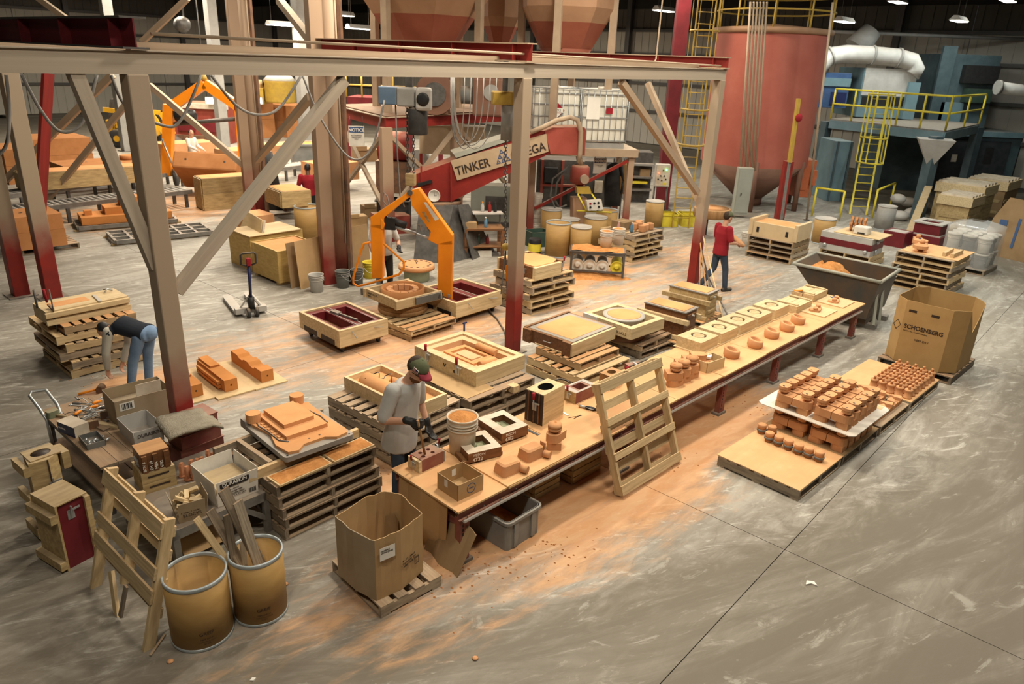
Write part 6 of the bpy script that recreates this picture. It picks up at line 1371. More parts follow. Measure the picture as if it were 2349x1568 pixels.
a_, b_ = G(896, 516)-HP, G(988, 547)-HP
MB().cyl(a_, a_.lerp(b_, .62), .035, n=12).done('actuator_tube', MT['steel'], gt_); MB().cyl(a_.lerp(b_, .6), b_, .02, n=10).done('actuator_rod', MT['steel'], gt_); MB().cyl(a_+gn*.0+Vector((0, 0, .1)), a_.lerp(b_, .4)+Vector((0, 0, .09)), .06, n=14).done('motor', MT['black'], gt_); q = a_; MB().box(-.1, .1, -.06, .06, -.08, .14).done('gearbox', MT['black'], gt_, q, math.radians(GA))
gx = gn if gn.y < 0 else -gn
gpoly('white_decal', [(972, 461), (980, 460), (1011, 500), (1000, 506)], .172, 'paper'); gpoly('maker_plate', [(968, 483), (976, 481), (990, 506), (985, 509)], .174, 'wood_old')
gpoly('warning_square', [(1011, 668), (1019, 667), (1018, 681), (1010, 681)], .174, 'black'); gpoly('warning_mark', [(1013, 671), (1017, 670), (1016.5, 678), (1012, 678)], .177, 'paper')
for u, v in ((1031, 675), (1031, 688)): MB().cyl(G(u, v)-HP-gn*.095, G(u, v)-HP+gn*.095, .035, n=14).done('pivot_bolt', MT['steel'], gt_)
# clamp bars reaching to the flask sides
ga = loc(GFN, GFT, .38, -.025, GFZ+.09)-HP; gb = loc(GFN, GFT, .95, -.025, GFZ+.09)-HP
MB().beam(ga, gb, .03, .13).done('clamp_bar', MT['rubber_grey'], gt_); MB().beam((ga+gb)/2+(gb-ga)*.38, G(1022, 686)-HP, .07, .07).done('clamp_stub', MT['steel_dark'], gt_)
ga = loc(GFN, GFT, -.05, GFB+.03, GFZ+.09)-HP; gb = loc(GFN, GFT, .75, GFB+.03, GFZ+.09)-HP
MB().beam(ga, gb, .03, .13).done('clamp_bar', MT['rubber_grey'], gt_); MB().beam((ga+gb)/2, G(866, 630)-HP, .07, .07).done('clamp_stub', MT['steel_dark'], gt_)
MB().tube([G(*q)-HP+gx*.1 for q in ((853, 552), (838, 556), (832, 572), (814, 632), (814, 646), (824, 653), (856, 645), (918, 626), (929, 612), (930, 598), (884, 556))], .022, 8).done('handle_rail', MT['orange'], gt_)
MB().tube([G(*q)-HP for q in ((885, 500), (893, 470), (888, 450), (880, 440), (878, 460), (890, 476), (912, 468), (920, 450))], .012, 6).done('air_hose', MT['cable'], gt_)
# hoist
zT = ZB+.21
h_ = thing('chain_hoist', 'blue and grey electric chain hoist under the steel beam', 'hoist', Vector((HP.x, HP.y, 0)))
bd = D2; a_ = onp(905, 222, HP, 20)-HP; 
zc = hz(940, 222, HP)
fx = Vector((1, -.1, 0)).normalized(); rz = math.atan2(fx.y, fx.x)
MB().box(-.52, -.2, -.13, .13, -.14, .16).done('control_box', MT['blue_grey'] if 'blue_grey' in MT else mk('blue_grey', (.13, .20, .30), (.10, .16, .24), scale=4, dust=.5), h_, (0, 0, zc), rz, bev=.02)
MB().box(-.2, .12, -.14, .14, -.16, .16).done('gear_case', MT['grey'], h_, (0, 0, zc), rz, bev=.03); MB().cyl((.12, 0, 0), (.26, 0, 0), .12, n=20).done('motor_body', MT['grey'], h_, (0, 0, zc), rz)
MB().box(.14, .42, -.2, -.06, -.19, .19).done('fan_cover', MT['grey_light'], h_, (0, 0, zc-.02), rz, bev=.05); MB().lathe([(.11, 0), (.11, .01), (.07, .014), (.05, .02), (0, .02)], 20).done('fan_grille', MT['black'], h_, Vector((0, 0, zc-.02))+fx*.28-Vector((-fx.y, fx.x, 0))*.2, rot=(PI/2, 0, rz))
MB().lathe([(.16, -.62), (.17, -.6), (.17, -.2), (.14, -.16)], 18).done('chain_bag', MT['rubber'], h_, Vector((0, 0, zc))+fx*.14, 0)
MB().box(-.06, .06, -.06, .06, .16, zT-zc+.02).done('trolley_hanger', MT['steel_dark'], h_, (0, 0, zc), rz)
lk = MB().tube([(.022*math.cos(x), 0, .035*math.sin(x)) for x in [2*PI*i/10 for i in range(10)]], .007, 5, True).mesh('chain_link', MT['steel_dark'])
za = hz(940, 405, HP)
k = 0; z = zc-.16
for xo in (-.05, .06):
    z = zc-.16; k = 0
    while z > za:
        link('chain_link', lk, h_, (xo*fx.x, xo*fx.y, z), (0, 0, PI/2*(k % 2)+rz)); z -= .055; k += 1
MB().box(-.09, .09, -.07, .07, za-.16, za+.06).done('hook_block', MT['wood_old'], h_, (0, 0, 0), rz, bev=.02)
MB().tube([(0, 0, za-.16), (0, 0, za-.24), (.06, 0, za-.3), (.03, 0, za-.37), (-.04, 0, za-.35), (-.05, 0, za-.3)], .02, 8).done('hook', MT['steel'], h_, rot=(0, 0, rz))
MB().tube([Vector((0, 0, zc-.14))-fx*.25, Vector((0, 0, zc-.9))-fx*.24, Vector((0, 0, zc-1.7))-fx*.2, Vector((0, 0, za-.55))-fx*.12], .014, 6).done('pendant_cable', MT['cable'], h_)
# yellow hoist hanging by the middle column with its chain and tongs
YP = onp(1158, 225, Cc, A2); t = thing('small_hoist', 'dusty yellow chain hoist hanging beside the middle column', 'hoist', Vector((YP.x, YP.y, 0))); zc = YP.z
MB().box(-.2, .14, -.1, .1, -.1, .1).done('motor_box', MT['yellow'], t, (0, 0, zc), .2, bev=.02); MB().cyl((.05, 0, zc-.1), (.05, 0, zc-.62), .1, n=14).done('chain_bag', MT['grey'], t); MB().box(-.04, .04, -.04, .04, zc+.1, zT+.03).done('hanger', MT['steel_dark'], t)
zz = hz(1162, 560, Vector((YP.x, YP.y))); z = zc-.1; k = 0
sl = onp(1160, 560, YP, 0)-Vector((YP.x, YP.y, 0)); ln = Vector((.02, 0, zc-.1))
n = int((ln-sl).length/.05)
for k in range(n): link('chain_link', lk, t, ln.lerp(sl, k/n), (0, 0, PI/2*(k % 2)))
MB().lathe([(.03, 0), (.06, .03), (.06, .09), (.02, .12)], 12).done('hook', MT['yellow'], t, sl-Vector((0, 0, .1)))
for dx in (-.05, .05): MB().beam(sl-Vector((0, 0, .1)), sl+Vector((dx, 0, -.85)), .035, .02).done('tong_leg', MT['rubber_grey'], t)
MB().beam(sl-Vector((-.02, 0, .35)), sl-Vector((-.04, 0, .62)), .04, .03).done('tong_grip', MT['orange'], t)
# cables drooping from the frame
def cable(label, px, P, ang, r=.016, mat='cable'):
    pts = [onp(u, v, P, ang) for u, v in px]; out = []
    for i in range(len(pts)-1):
        p0, p1, p2, p3 = pts[max(i-1, 0)], pts[i], pts[i+1], pts[min(i+2, len(pts)-1)]
        for k in range(5):
            t = k/5; out.append(.5*((2*p1)+(p2-p0)*t+(2*p0-5*p1+4*p2-p3)*t*t+(3*p1-p0-3*p2+p3)*t**3))
    out.append(pts[-1]); o = out[0].copy()
    return tag(MB().tube([q-o for q in out], r, 7).done('hanging_cable', MT[mat], None, o), label, 'cable')
for px, lab in (([(255, 172), (290, 245), (375, 288), (415, 275), (462, 172)], 'grey cable loop drooping before the front column'), ([(484, 172), (540, 240), (590, 263), (640, 248), (692, 172)], 'pale cable loop drooping between the tower columns'), ([(694, 172), (735, 270), (800, 360), (850, 345), (882, 230)], 'long cable loop running to the chain hoist'), ([(50, 172), (95, 255), (140, 302), (190, 280), (222, 172)], 'dark cable loop beside the far left column'), ([(14, 172), (22, 260), (15, 330), (-4, 356)], 'dark cable hanging at the far left column')):
    cable(lab, px, up(Lc+D2*1.6, 0) if px[0][0] < 600 else HP, A1 if px[0][0] < 600 else 15, .018)
tag(MB().tube([at(u, v, .02) for u, v in ((1120, 712), (1140, 730), (1158, 760), (1166, 790), (1172, 812))], .016, 7).done('black_hose', MT['rubber']), 'black hose on the floor running to the middle column', 'hose')
tag(MB().tube([at(u, v, ZT+.02) for u, v in ((1262, 876), (1285, 868), (1300, 872), (1308, 878))], .012, 7).done('air_hose', MT['rubber']), 'black air hose lying behind the tall black mould', 'hose')
# people
def sph(b, c, r, M=None, n=14):
    c = Vector(c); rr = r if isinstance(r, (tuple, list)) else (r, r, r); v = []; fs = []; m_ = n//2
    for i in range(m_+1):
        ph = PI*i/m_
        for k in range(n):
            q = Vector((rr[0]*math.sin(ph)*math.cos(2*PI*k/n), rr[1]*math.sin(ph)*math.sin(2*PI*k/n), rr[2]*math.cos(ph)))
            v.append((M.to_3x3() @ q if M else q) + c)
    for i in range(m_):
        for k in range(n): fs.append((i*n+k, (i+1)*n+k, (i+1)*n+(k+1) % n, i*n+(k+1) % n))
    b.add(v, fs, True)
def cap(b, pts, rs, n=14):
    pts = [Vector(p) for p in pts]
    for i in range(len(pts)-1): b.cyl(pts[i], pts[i+1], rs[i], rs[i+1], n)
    for p, r in zip(pts, rs): sph(b, p, r, n=n)
def loft(b, rings):
    "rings: (centre, half depth along fwd, half width along side, fwd, side)"
    n = 20; v = []
    for c, rx, ry, f, s in rings: v += [Vector(c)+f*(rx*math.cos(2*PI*k/n))+s*(ry*math.sin(2*PI*k/n)) for k in range(n)]
    m_ = len(rings); fs = [(i*n+k, i*n+(k+1) % n, (i+1)*n+(k+1) % n, (i+1)*n+k) for i in range(m_-1) for k in range(n)]
    fs += [tuple(reversed(range(n))), tuple((m_-1)*n+k for k in range(n))]; b.add(v, fs, True)
def fuse(o, vox, sm=4):
    r = o.modifiers.new('fuse', 'REMESH'); r.mode = 'VOXEL'; r.voxel_size = vox; r.use_smooth_shade = True
    s = o.modifiers.new('soften', 'SMOOTH'); s.iterations = sm; s.factor = .5
def hand(b, w, d, nrm, curl, side, s=1.0):
    "palm plus five unequal fingers; d along the hand, nrm out of the palm"
    w, d, nrm = Vector(w), Vector(d).normalized(), Vector(nrm); nrm = (nrm-d*nrm.dot(d)).normalized(); ac = d.cross(nrm)*side
    for k in range(4):
        o = ac*(.030-.020*k)*s; cap(b, [w+o*.7, w+o+d*.088*s], [.015*s, .0135*s], 8)
        p = w+o+d*.09*s; dd = d.copy()
        for ln, r in zip((.040, .028, .022), (.0105, .0095, .0085)):
            ln *= (.92, 1.05, 1.0, .78)[k]*s; R = Matrix.Rotation(curl*side*-1, 3, ac*side); dd = (dd*math.cos(curl)+nrm*math.sin(curl)).normalized() if False else (Matrix.Rotation(curl, 3, d.cross(nrm)) @ dd)
            q = p+dd*ln; cap(b, [p, q], [r*s, r*.92*s], 8); p = q
    p = w+ac*.034*s+d*.025*s; q = p+(ac*.6+d*.7+nrm*.35)*.045*s; e = q+(d*.75+nrm*.6-ac*.15)*.032*s
    cap(b, [p, q, e], [.0145*s, .012*s, .0095*s], 8)
def person(label, P, face, J, shirt, pants, skin='skin', sleeve=None, sleeve_mat=None, cap_=None, hair='hair', beard=False, gloves=(), hands=None, look=(1, 0, -.1), vox=.013, boots='rubber', s=1.0, detail=True, bulk=0.0, hem=.06):
    """J: joints in metres, x forward, y left, z up. sleeve = where along the arm the sleeve ends (0..2)"""
    t = thing('person', label, 'person', P, face); V = {k: Vector(v)*s for k, v in J.items()}
    pel, chest, neck, head = V['pelvis'], V['chest'], V['neck'], V['head']
    axis = (neck-pel).normalized(); side = (V['shL']-V['shR']).normalized(); fwd = side.cross(axis).normalized()*1; hs = (V['hipL']-V['hipR']).normalized()
    lk_ = Vector(look).normalized(); hr = Vector((0, 0, 1)).cross(lk_).normalized(); hu = lk_.cross(hr)
    HM = Matrix((lk_, hr, hu)).transposed()
    def torso(b, g, hem=.06):
        g += bulk; m1 = pel.lerp(chest, .35); m2 = pel.lerp(chest, .7)
        loft(b, [(pel-axis*hem, .112+g+hem*.12, .152+g+hem*.1, fwd, hs), (pel+axis*.03, .115+g, .165+g, fwd, hs), (m1, .108+g, .15+g, fwd, hs), (m2, .115+g, .155+g, fwd, side), (chest+axis*.03, .115+g, .17+g, fwd, side), (chest.lerp(neck, .62), .085+g, .15+g, fwd, side), (neck-axis*.02, .06+g, .075+g, fwd, side)])
        for sd in ('L', 'R'): sph(b, V['sh'+sd], .06+g*.6)
    def arm(b, sd, f0, f1, g):
        a, e, w_ = V['sh'+sd], V['el'+sd], V['wr'+sd]; R = [.060, .047, .033]
        pts = [(a, R[0])]
        if f1 <= 1: pts.append((a.lerp(e, f1), R[0]+(R[1]-R[0])*f1))
        else: pts += [(e, R[1]), (e.lerp(w_, f1-1), R[1]+(R[2]-R[1])*(f1-1))]
        cap(b, [p for p, r in pts], [r+g for p, r in pts])
    b = MB()                                        # body: one continuous skin
    torso(b, -.012)
    for sd in ('L', 'R'):
        arm(b, sd, 0, 2, -.002)
        cap(b, [V['hip'+sd], V['kn'+sd], V['an'+sd]], [.075, .052, .04])
        if sd not in gloves:
            d_, n_, c_ = (hands or {}).get(sd, ((V['wr'+sd]-V['el'+sd]).normalized(), fwd if abs((V['wr'+sd]-V['el'+sd]).normalized().dot(fwd)) < .8 else -axis, .45)); hand(b, V['wr'+sd], d_, n_, c_, 1 if sd == 'L' else -1, s)
    cap(b, [neck-axis*.03, neck+(head-neck)*.5], [.062, .056])
    hc = head
    sph(b, hc+hu*.025*s, (.098*s, .077*s, .105*s), HM, 18); sph(b, hc+lk_*.022*s-hu*.05*s, (.072*s, .06*s, .07*s), HM, 16); sph(b, hc+lk_*.06*s-hu*.085*s, .03*s); cap(b, [hc+lk_*.095*s+hu*.02*s, hc+lk_*.112*s-hu*.022*s], [.011*s, .017*s], 8)
    for k in (1, -1):
        sph(b, hc+hr*.078*k*s-lk_*.008*s-hu*.005*s, (.022*s, .009*s, .033*s), HM, 10); sph(b, hc+lk_*.082*s+hr*.03*k*s+hu*.034*s, (.016*s, .024*s, .01*s), HM, 8)
    sph(b, hc+lk_*.088*s-hu*.058*s, (.012*s, .026*s, .009*s), HM, 8)
    o = b.done('body', MT[skin], t); fuse(o, .008 if detail else .011, 3)
    if detail:
        for k in (1, -1):
            e = MB(); sph(e, (0, 0, 0), .011*s, n=10); ey = e.done('eye', MT['paper'], o, hc+lk_*.082*s+hr*.031*k*s+hu*.016*s); e = MB(); sph(e, (0, 0, 0), .006*s, n=8); e.done('iris', MT['hair'], ey, lk_*.007*s)
    b = MB(); torso(b, .012, hem)                    # shirt
    sl_ = .72 if sleeve is None else sleeve
    for sd in ('L', 'R'): arm(b, sd, 0, sl_ if (sleeve_mat is None) else .35, .012 + bulk*.5)
    so = b.done('shirt', MT[shirt], t); fuse(so, vox, 4)
    if sleeve_mat:
        for sd in ('L', 'R'):
            b = MB(); arm(b, sd, 0, sl_, .012); q = b.done('sleeve', MT[sleeve_mat], t); fuse(q, vox, 3)
    b = MB(); sph(b, pel-axis*.07, .115); loft(b, [(pel-axis*.10, .105, .155, fwd, hs), (pel, .125, .172, fwd, hs), (pel+axis*.09, .118, .16, fwd, hs)])
    for sd in ('L', 'R'):
        h0, k0, a0 = V['hip'+sd], V['kn'+sd], V['an'+sd]; cap(b, [h0, h0.lerp(k0, .5), k0, k0.lerp(a0, .6), a0+Vector((0, 0, .02))], [.09, .082, .068, .06, .058])
    q = b.done('trousers', MT[pants], t); fuse(q, vox, 4)
    for sd in ('L', 'R'):
        a0 = V['an'+sd]; td = (J.get('toe'+sd) and (V['toe'+sd]-a0)) or Vector((.16, 0, 0)); td.z = 0; td.normalize(); b = MB(); f0 = Vector((a0.x, a0.y, a0.z-.055*s))
        cap(b, [a0+Vector((0, 0, .03)), a0-Vector((0, 0, .02))], [.05, .055]); cap(b, [f0-td*.04, f0+td*.07, f0+td*.16], [.048, .048, .04]); o2 = b.done('boot', MT[boots], t); fuse(o2, .012, 2)
    for sd in gloves:
        d_, n_, c_ = (hands or {}).get(sd, ((V['wr'+sd]-V['el'+sd]).normalized(), fwd, .45)); b = MB(); hand(b, V['wr'+sd], d_, n_, c_, 1 if sd == 'L' else -1, 1.12*s); cap(b, [V['wr'+sd]-Vector(d_).normalized()*.05, V['wr'+sd]], [.042, .038], 10); o2 = b.done('glove', MT['black'], t); fuse(o2, .006, 2)
    if cap_:
        b = MB(); n = 20; v = []; rows_ = 7
        for i in range(rows_):
            ph = PI/2*i/(rows_-1)
            for k in range(n):
                x = 2*PI*k/n; v.append(hc+hu*(.045*s+.092*s*math.sin(ph))+lk_*(.108*s*math.cos(ph)*math.cos(x))+hr*(.088*s*math.cos(ph)*math.sin(x)))
        b.add(v, [(i*n+k, i*n+(k+1) % n, (i+1)*n+(k+1) % n, (i+1)*n+k) for i in range(rows_-1) for k in range(n)], True); c_o = b.done('cap', MT[cap_[0]], t)
        sol = c_o.modifiers.new('thick', 'SOLIDIFY'); sol.thickness = .006; sol.offset = 1
        b = MB(); m_ = 9; v = []
        for j in range(4):
            for k in range(m_):
                x = -.95+1.9*k/(m_-1); r_ = .103+.026*j*math.cos(x*.8); v.append(hc+hu*(.05-.008*j-.010*abs(x)*j*.5)*s+lk_*(r_*math.cos(x*.85))*s+hr*(.092*math.sin(x)*1.02)*s)
        b.add(v, [(j*m_+k, j*m_+k+1, (j+1)*m_+k+1, (j+1)*m_+k) for j in range(3) for k in range(m_-1)], True); br = b.done('brim', MT[cap_[1]], c_o); sol = br.modifiers.new('thick', 'SOLIDIFY'); sol.thickness = .006
        MB().lathe([(.012, 0), (.01, .006), (0, .008)], 10).done('button', MT[cap_[0]], c_o, hc+hu*.137*s)
    b = MB(); sph(b, hc+hu*.042*s-lk_*.034*s, (.086*s, .082*s, .098*s), HM, 16); ho = b.done('hair', MT[hair], t)
    ho.scale = (1, 1, 1)
    if beard:
        b = MB(); sph(b, hc+lk_*.030*s-hu*.074*s, (.068*s, .062*s, .052*s), HM, 16); b.done('beard', MT['beard'], t)
    return t, V, (hc, lk_, hr, hu, HM)
def stand(**kw):
    J = dict(pelvis=(0, 0, .95), chest=(.0, 0, 1.28), neck=(.01, 0, 1.47), head=(.05, 0, 1.61), shL=(0, .19, 1.41), shR=(0, -.19, 1.41), elL=(-.02, .25, 1.13), elR=(-.02, -.25, 1.13), wrL=(.06, .25, .88), wrR=(.06, -.25, .88), hipL=(0, .09, .90), hipR=(0, -.09, .90), knL=(.02, .1, .50), knR=(.02, -.1, .50), anL=(0, .11, .09), anR=(0, -.11, .09))
    J.update(kw); return J
# man ramming sand at the table
fa = math.radians(-28); MPp = tp(.29, 1.24, 0); MPp.z = 0
stick_top = at(967, 968, 1.04); stick_bot = at(977, 1052, ZT+.07)
def tol(P, Pw, fa): d = Vector(Pw)-Vector(P); return Vector((d.x*math.cos(fa)+d.y*math.sin(fa), -d.x*math.sin(fa)+d.y*math.cos(fa), d.z))
grip = min((tol(MPp, at(962, 972, .7+.01*k), fa)/1.06 for k in range(60)), key=lambda q: abs(q.y+.21))
wr = grip + Vector((-.085, -.02, .01))
J = stand(pelvis=(0, 0, .93), chest=(.03, 0, 1.26), neck=(.09, 0, 1.45), head=(.19, 0, 1.57), shL=(.05, .19, 1.39), shR=(.05, -.19, 1.39), elR=(-.02, -.27, 1.09), wrR=tuple(wr), elL=(.03, .27, 1.10), wrL=(.13, .26, .86))
t, V, (hc, lk_, hr, hu, HM) = person('man in grey t-shirt and green cap ramming sand at the long table', MPp, fa, J, 'shirt_grey', 'jeans_dark', cap_=('cap_green', 'cap_red'), gloves=('L', 'R'), look=(.86, -.05, -.52), beard=True, bulk=.03, hem=.25, sleeve=.88, s=1.06, hands={'R': ((.9, .25, -.15), (-.1, .9, -.2), 1.25)})
o = MB().box(-.034, .034, -.002, .002, -.021, .021).done('flag_patch', MT['paper'], t, hc-hr*.098+hu*.075+lk_*.035); o.rotation_euler = HM.to_euler()
for k in range(4): MB().box(-.03, .03, -.003, 0, -.018+k*.010, -.013+k*.010).done('flag_stripe', MT['shirt_red'], o)
MB().box(-.0, .03, -.0035, 0, .0, .019).done('flag_canton', MT['navy'], o)
b = MB().tube([hc+lk_*.09-hr*.06+hu*.012, hc+lk_*.105+hu*.012, hc+lk_*.09+hr*.06+hu*.012], .006, 6).tube([hc+lk_*.09-hr*.06+hu*.012, hc-lk_*.0-hr*.085+hu*.012], .004, 6).done('safety_glasses', MT['black'], t); b['kind'] = 'stuff'
gw = MPp + Matrix.Rotation(fa, 3, 'Z') @ ((wr+Vector((.085, .01, -.02)))*1.06); top_ = gw + (gw-stick_bot).normalized()*.07
st_ = thing('rammer_rod', 'wooden ramming rod held in the man\'s black glove', 'rod', stick_bot); MB().cyl((0, 0, 0), top_-stick_bot, .013, n=10).done('rod', MT['wood_mid'], st_); MB().cyl((0, 0, -.02), (0, 0, .03), .018, n=10).done('tip', MT['wood_mid'], st_)
# stooping man
BPp = at(322, 893); fa = math.radians(168)
J = dict(pelvis=(-.22, 0, .90), chest=(.10, 0, .97), neck=(.28, 0, .92), head=(.42, 0, .84), shL=(.2, .19, .93), shR=(.2, -.19, .93), elL=(.26, .23, .62), elR=(.26, -.22, .62), wrL=(.34, .16, .34), wrR=(.34, -.14, .34), hipL=(-.20, .1, .86), hipR=(-.20, -.1, .86), knL=(-.06, .13, .48), knR=(-.10, -.13, .48), anL=(.02, .14, .09), anR=(-.04, -.15, .09))
person('man in blue jeans and black vest stooping over the floor', BPp, fa, J, 'shirt_navy', 'jeans', sleeve=1.9, sleeve_mat='sleeve', look=(.6, 0, -.8), hair='black', detail=False)
# man in red t-shirt walking off
RP = at(1640, 666); fa = math.radians(22)
J = stand(pelvis=(0, 0, .95), head=(.07, 0, 1.62), elR=(.03, -.27, 1.14), wrR=(.27, -.16, 1.08), elL=(.04, .26, 1.14), wrL=(.28, .14, 1.1), hipL=(0, .09, .9), hipR=(0, -.09, .9), knL=(-.04, .1, .5), anL=(-.33, .1, .14), knR=(.12, -.1, .5), anR=(.17, -.1, .09))
t, V, hd = person('man in red t-shirt and olive cap carrying a round core away', RP, fa, J, 'shirt_red', 'jeans_dark', cap_=('cap_green', 'cap_green'), look=(.97, .1, -.15), detail=True, bulk=.015, hem=.12, sleeve=.8)
t2 = thing('round_mould', 'round orange core piece carried by the man in the red t-shirt', 'sand core', RP + Matrix.Rotation(fa, 3, 'Z') @ Vector((.40, -.02, 1.1)), fa); MB().lathe([(.17, -.03), (.19, -.01), (.19, .03), (.13, .04), (0, .04)], 24).done('disc', MT['core'], t2, rot=(.35, .5, 0))
# gripper operator
OP = Vector((-2.62, 14.15, 0)); fa = math.radians(-62)
J = stand(elR=(.06, -.29, 1.14), wrR=(.2, -.26, .92), elL=(.04, .29, 1.14), wrL=(.2, .25, 1.05), knL=(.05, .1, .5), knR=(.03, -.1, .5))
person('gripper operator in grey t-shirt standing behind the orange gripper leg', OP, fa, J, 'shirt_grey', 'black', gloves=('L', 'R'), look=(.9, 0, -.4), detail=False)
# far people
WP = at(448, 408); person('man in white long-sleeved shirt far behind the roller conveyors', Vector((WP.x, WP.y, 0)), math.radians(-15), stand(elR=(.1, -.26, 1.18), wrR=(.36, -.2, 1.08), elL=(.05, .26, 1.15), wrL=(.3, .22, 1.05)), 'shirt_white', 'jeans_dark', sleeve=1.95, hair='black', look=(.9, -.3, 0), detail=False, vox=.018)
SP = at(714, 521); person('man in dark red sweater working behind the crates', Vector((SP.x, SP.y, 0)), math.radians(110), stand(elL=(.05, .27, 1.13), wrL=(.15, .25, .9)), 'shirt_red', 'black', skin='skin_dark', sleeve=1.95, hair='black', look=(1, 0, -.1), detail=False, vox=.016)
# shelf, drums and benches behind the middle column
KN = at(1308, 632); KT = math.atan2(*(at(1427, 640)-KN).yx); KL = (at(1427, 640)-KN).xy.length
t = thing('steel_shelf', 'low steel shelf with sand on top and pails on its rail', 'shelf', KN, KT); b, h = .55, .60
for x in (.0, KL):
    for y in (0, b): MB().box(x-.025, x+.025, y-.025, y+.025, 0, h).done('leg', MT['steel_dark'], t)
MB().box(-.04, KL+.04, -.04, b+.04, h-.02, h).done('top', MT['steel_dark'], t); MB().box(0, KL, -.02, .02, .12, .16).done('rail', MT['steel_dark'], t); MB().box(0, KL, b-.02, b+.02, .12, .16).done('rail', MT['steel_dark'], t); MB().box(0, KL, -.03, .0, h-.07, h-.02).done('apron', MT['steel_dark'], t)
bm = MB(); n = 14; v = [(KL*i/n, b*j/6, h+.004+.07*max(0, noise.noise(Vector((i*.35, j*.5, 3))))+.02*(0 < j < 6)) for i in range(n+1) for j in range(7)]
bm.add(v, [(i*7+j, (i+1)*7+j, (i+1)*7+j+1, i*7+j+1) for i in range(n) for j in range(6)], True).done('sand_layer', MT['sand_loose'], t)['kind'] = 'stuff'
for k, (f, m1, m2, lab) in enumerate(((.12, 'grey', 'white', 'white lidded pail lying at the shelf end by the drums'), (.36, 'grey', 'white', 'white lidded pail lying second on the shelf rail'), (.60, 'grey', 'white', 'white lidded pail lying beside the yellow pail'), (.88, 'yellow_bright', 'yellow_bright', 'yellow lidded pail lying on the low shelf rail'))):
    bucket(lab, loc(KN, KT, KL*f, .48, .30), .14, .42, m1, None, 'pail', False, None, True, (PI/2+.12, 0, KT), m2)
bucket('white bucket of sand on the low shelf nearer its middle', at(1389, 566, .62), .15, .38, 'white', (.96, .03)); bucket('white bucket of sand at the shelf end by the pallet stack', at(1417, 560, .62), .15, .38, 'white', (.96, .03))
for u, v, r, h, lid, lab in ((1277, 585, .31, .86, 0, 'open tan fibre drum standing left of the pair before the mixer'), (1329, 590, .26, .80, 1, 'lidded tan fibre drum behind the low steel shelf'), (1362, 566, .30, .82, 1, 'lidded tan fibre drum behind the mixer chute'), (1262, 548, .28, .85, 1, 'tall tan fibre drum beside the white bucket tower'), (1388, 545, .30, .80, 0, 'dark rimmed fibre drum behind the cardboard carton'), (1497, 520, .27, .80, 1, 'tan fibre drum standing before the control cabinet'), (1305, 560, .25, .7, 1, 'short tan fibre drum between the taller ones')):
    fibre_drum(lab, at(u, v), r, h, bool(lid))
P = at(1228, 540)
for k in range(4): bucket('white bucket in the nested tower behind the middle column', P+Vector((0, 0, .002+.27*k)), .155, .37, 'white', None, 'bucket', False, 'nested white buckets')
t = thing('paint_can', 'black drum with a yellow and white label before the drums', 'can', at(1226, 582)); MB().lathe([(.16, 0), (.16, .38), (.15, .4), (0, .4)], 24).done('can', MT['black'], t); MB().lathe([(.162, .08), (.162, .28)], 24, cap=False).done('label', MT['yellow_bright'], t)
t = thing('green_tub', 'dark green tub standing behind the black can', 'tub', at(1232, 562), .5); MB().shell(rrect(-.3, .3, -.25, .25, .06), rrect(-.27, .27, -.22, .22, .05), 0, .4).done('tub', MT['green_dark'], t)
# pallet stack with cores and a carton
LN = at(1452, 603); ltt = math.radians(46)
zt = stack(LN, ltt, 1.2, 1.1, 5, '%s pallet of the stack carrying the carton and bottles', h=.135, wood='pine', w2='pine_grey', s='b', jit=.04)
t = thing('flat_carton', 'brown cardboard carton on the stack beside the bottles', 'box', loc(LN, ltt, .25, .55, zt), ltt); MB().box(0, .45, 0, .4, 0, .2).done('carton', MT['cardboard_dark'], t); MB().box(-.002, .452, .18, .22, .2, .201).done('tape', MT['cardboard'], t)
for k, (x, y, m_) in enumerate(((.12, .62, 'pink'), (.3, .35, 'bluebottle'))):
    if m_ not in MT: mk(m_, (.55, .3, .28) if m_ == 'pink' else (.12, .25, .38), rough=.3)
    t = thing('spray_bottle', ('pink', 'blue')[k]+' plastic bottle standing on the pallet stack by the cores', 'bottle', loc(LN, ltt, x, y, zt)); MB().lathe([(.035, 0), (.04, .01), (.04, .16), (.015, .2), (.012, .24), (0, .24)], 14).done('bottle', MT[m_], t); MB().lathe([(.014, .22), (.014, .25), (0, .25)], 10).done('cap', MT['white'], t)
for i, (x, y) in enumerate(((.55, .2), (.75, .25), (.6, .48), (.82, .5), (.95, .25), (.72, .72), (.98, .62))):
    t = thing('rounded_core', 'rounded orange block core in the group on the pallet stack', 'sand core', loc(LN, ltt, x, y, zt), ltt+.3*i, 'rounded cores on the pallet stack'); MB().prism(rrect(-.09, .09, -.08, .08, .05), 0, .17).done('block', MT['core'], t, bev=.02); MB().cyl((.09, 0, .08), (.11, 0, .08), .05, n=12).done('boss', MT['core'], t)
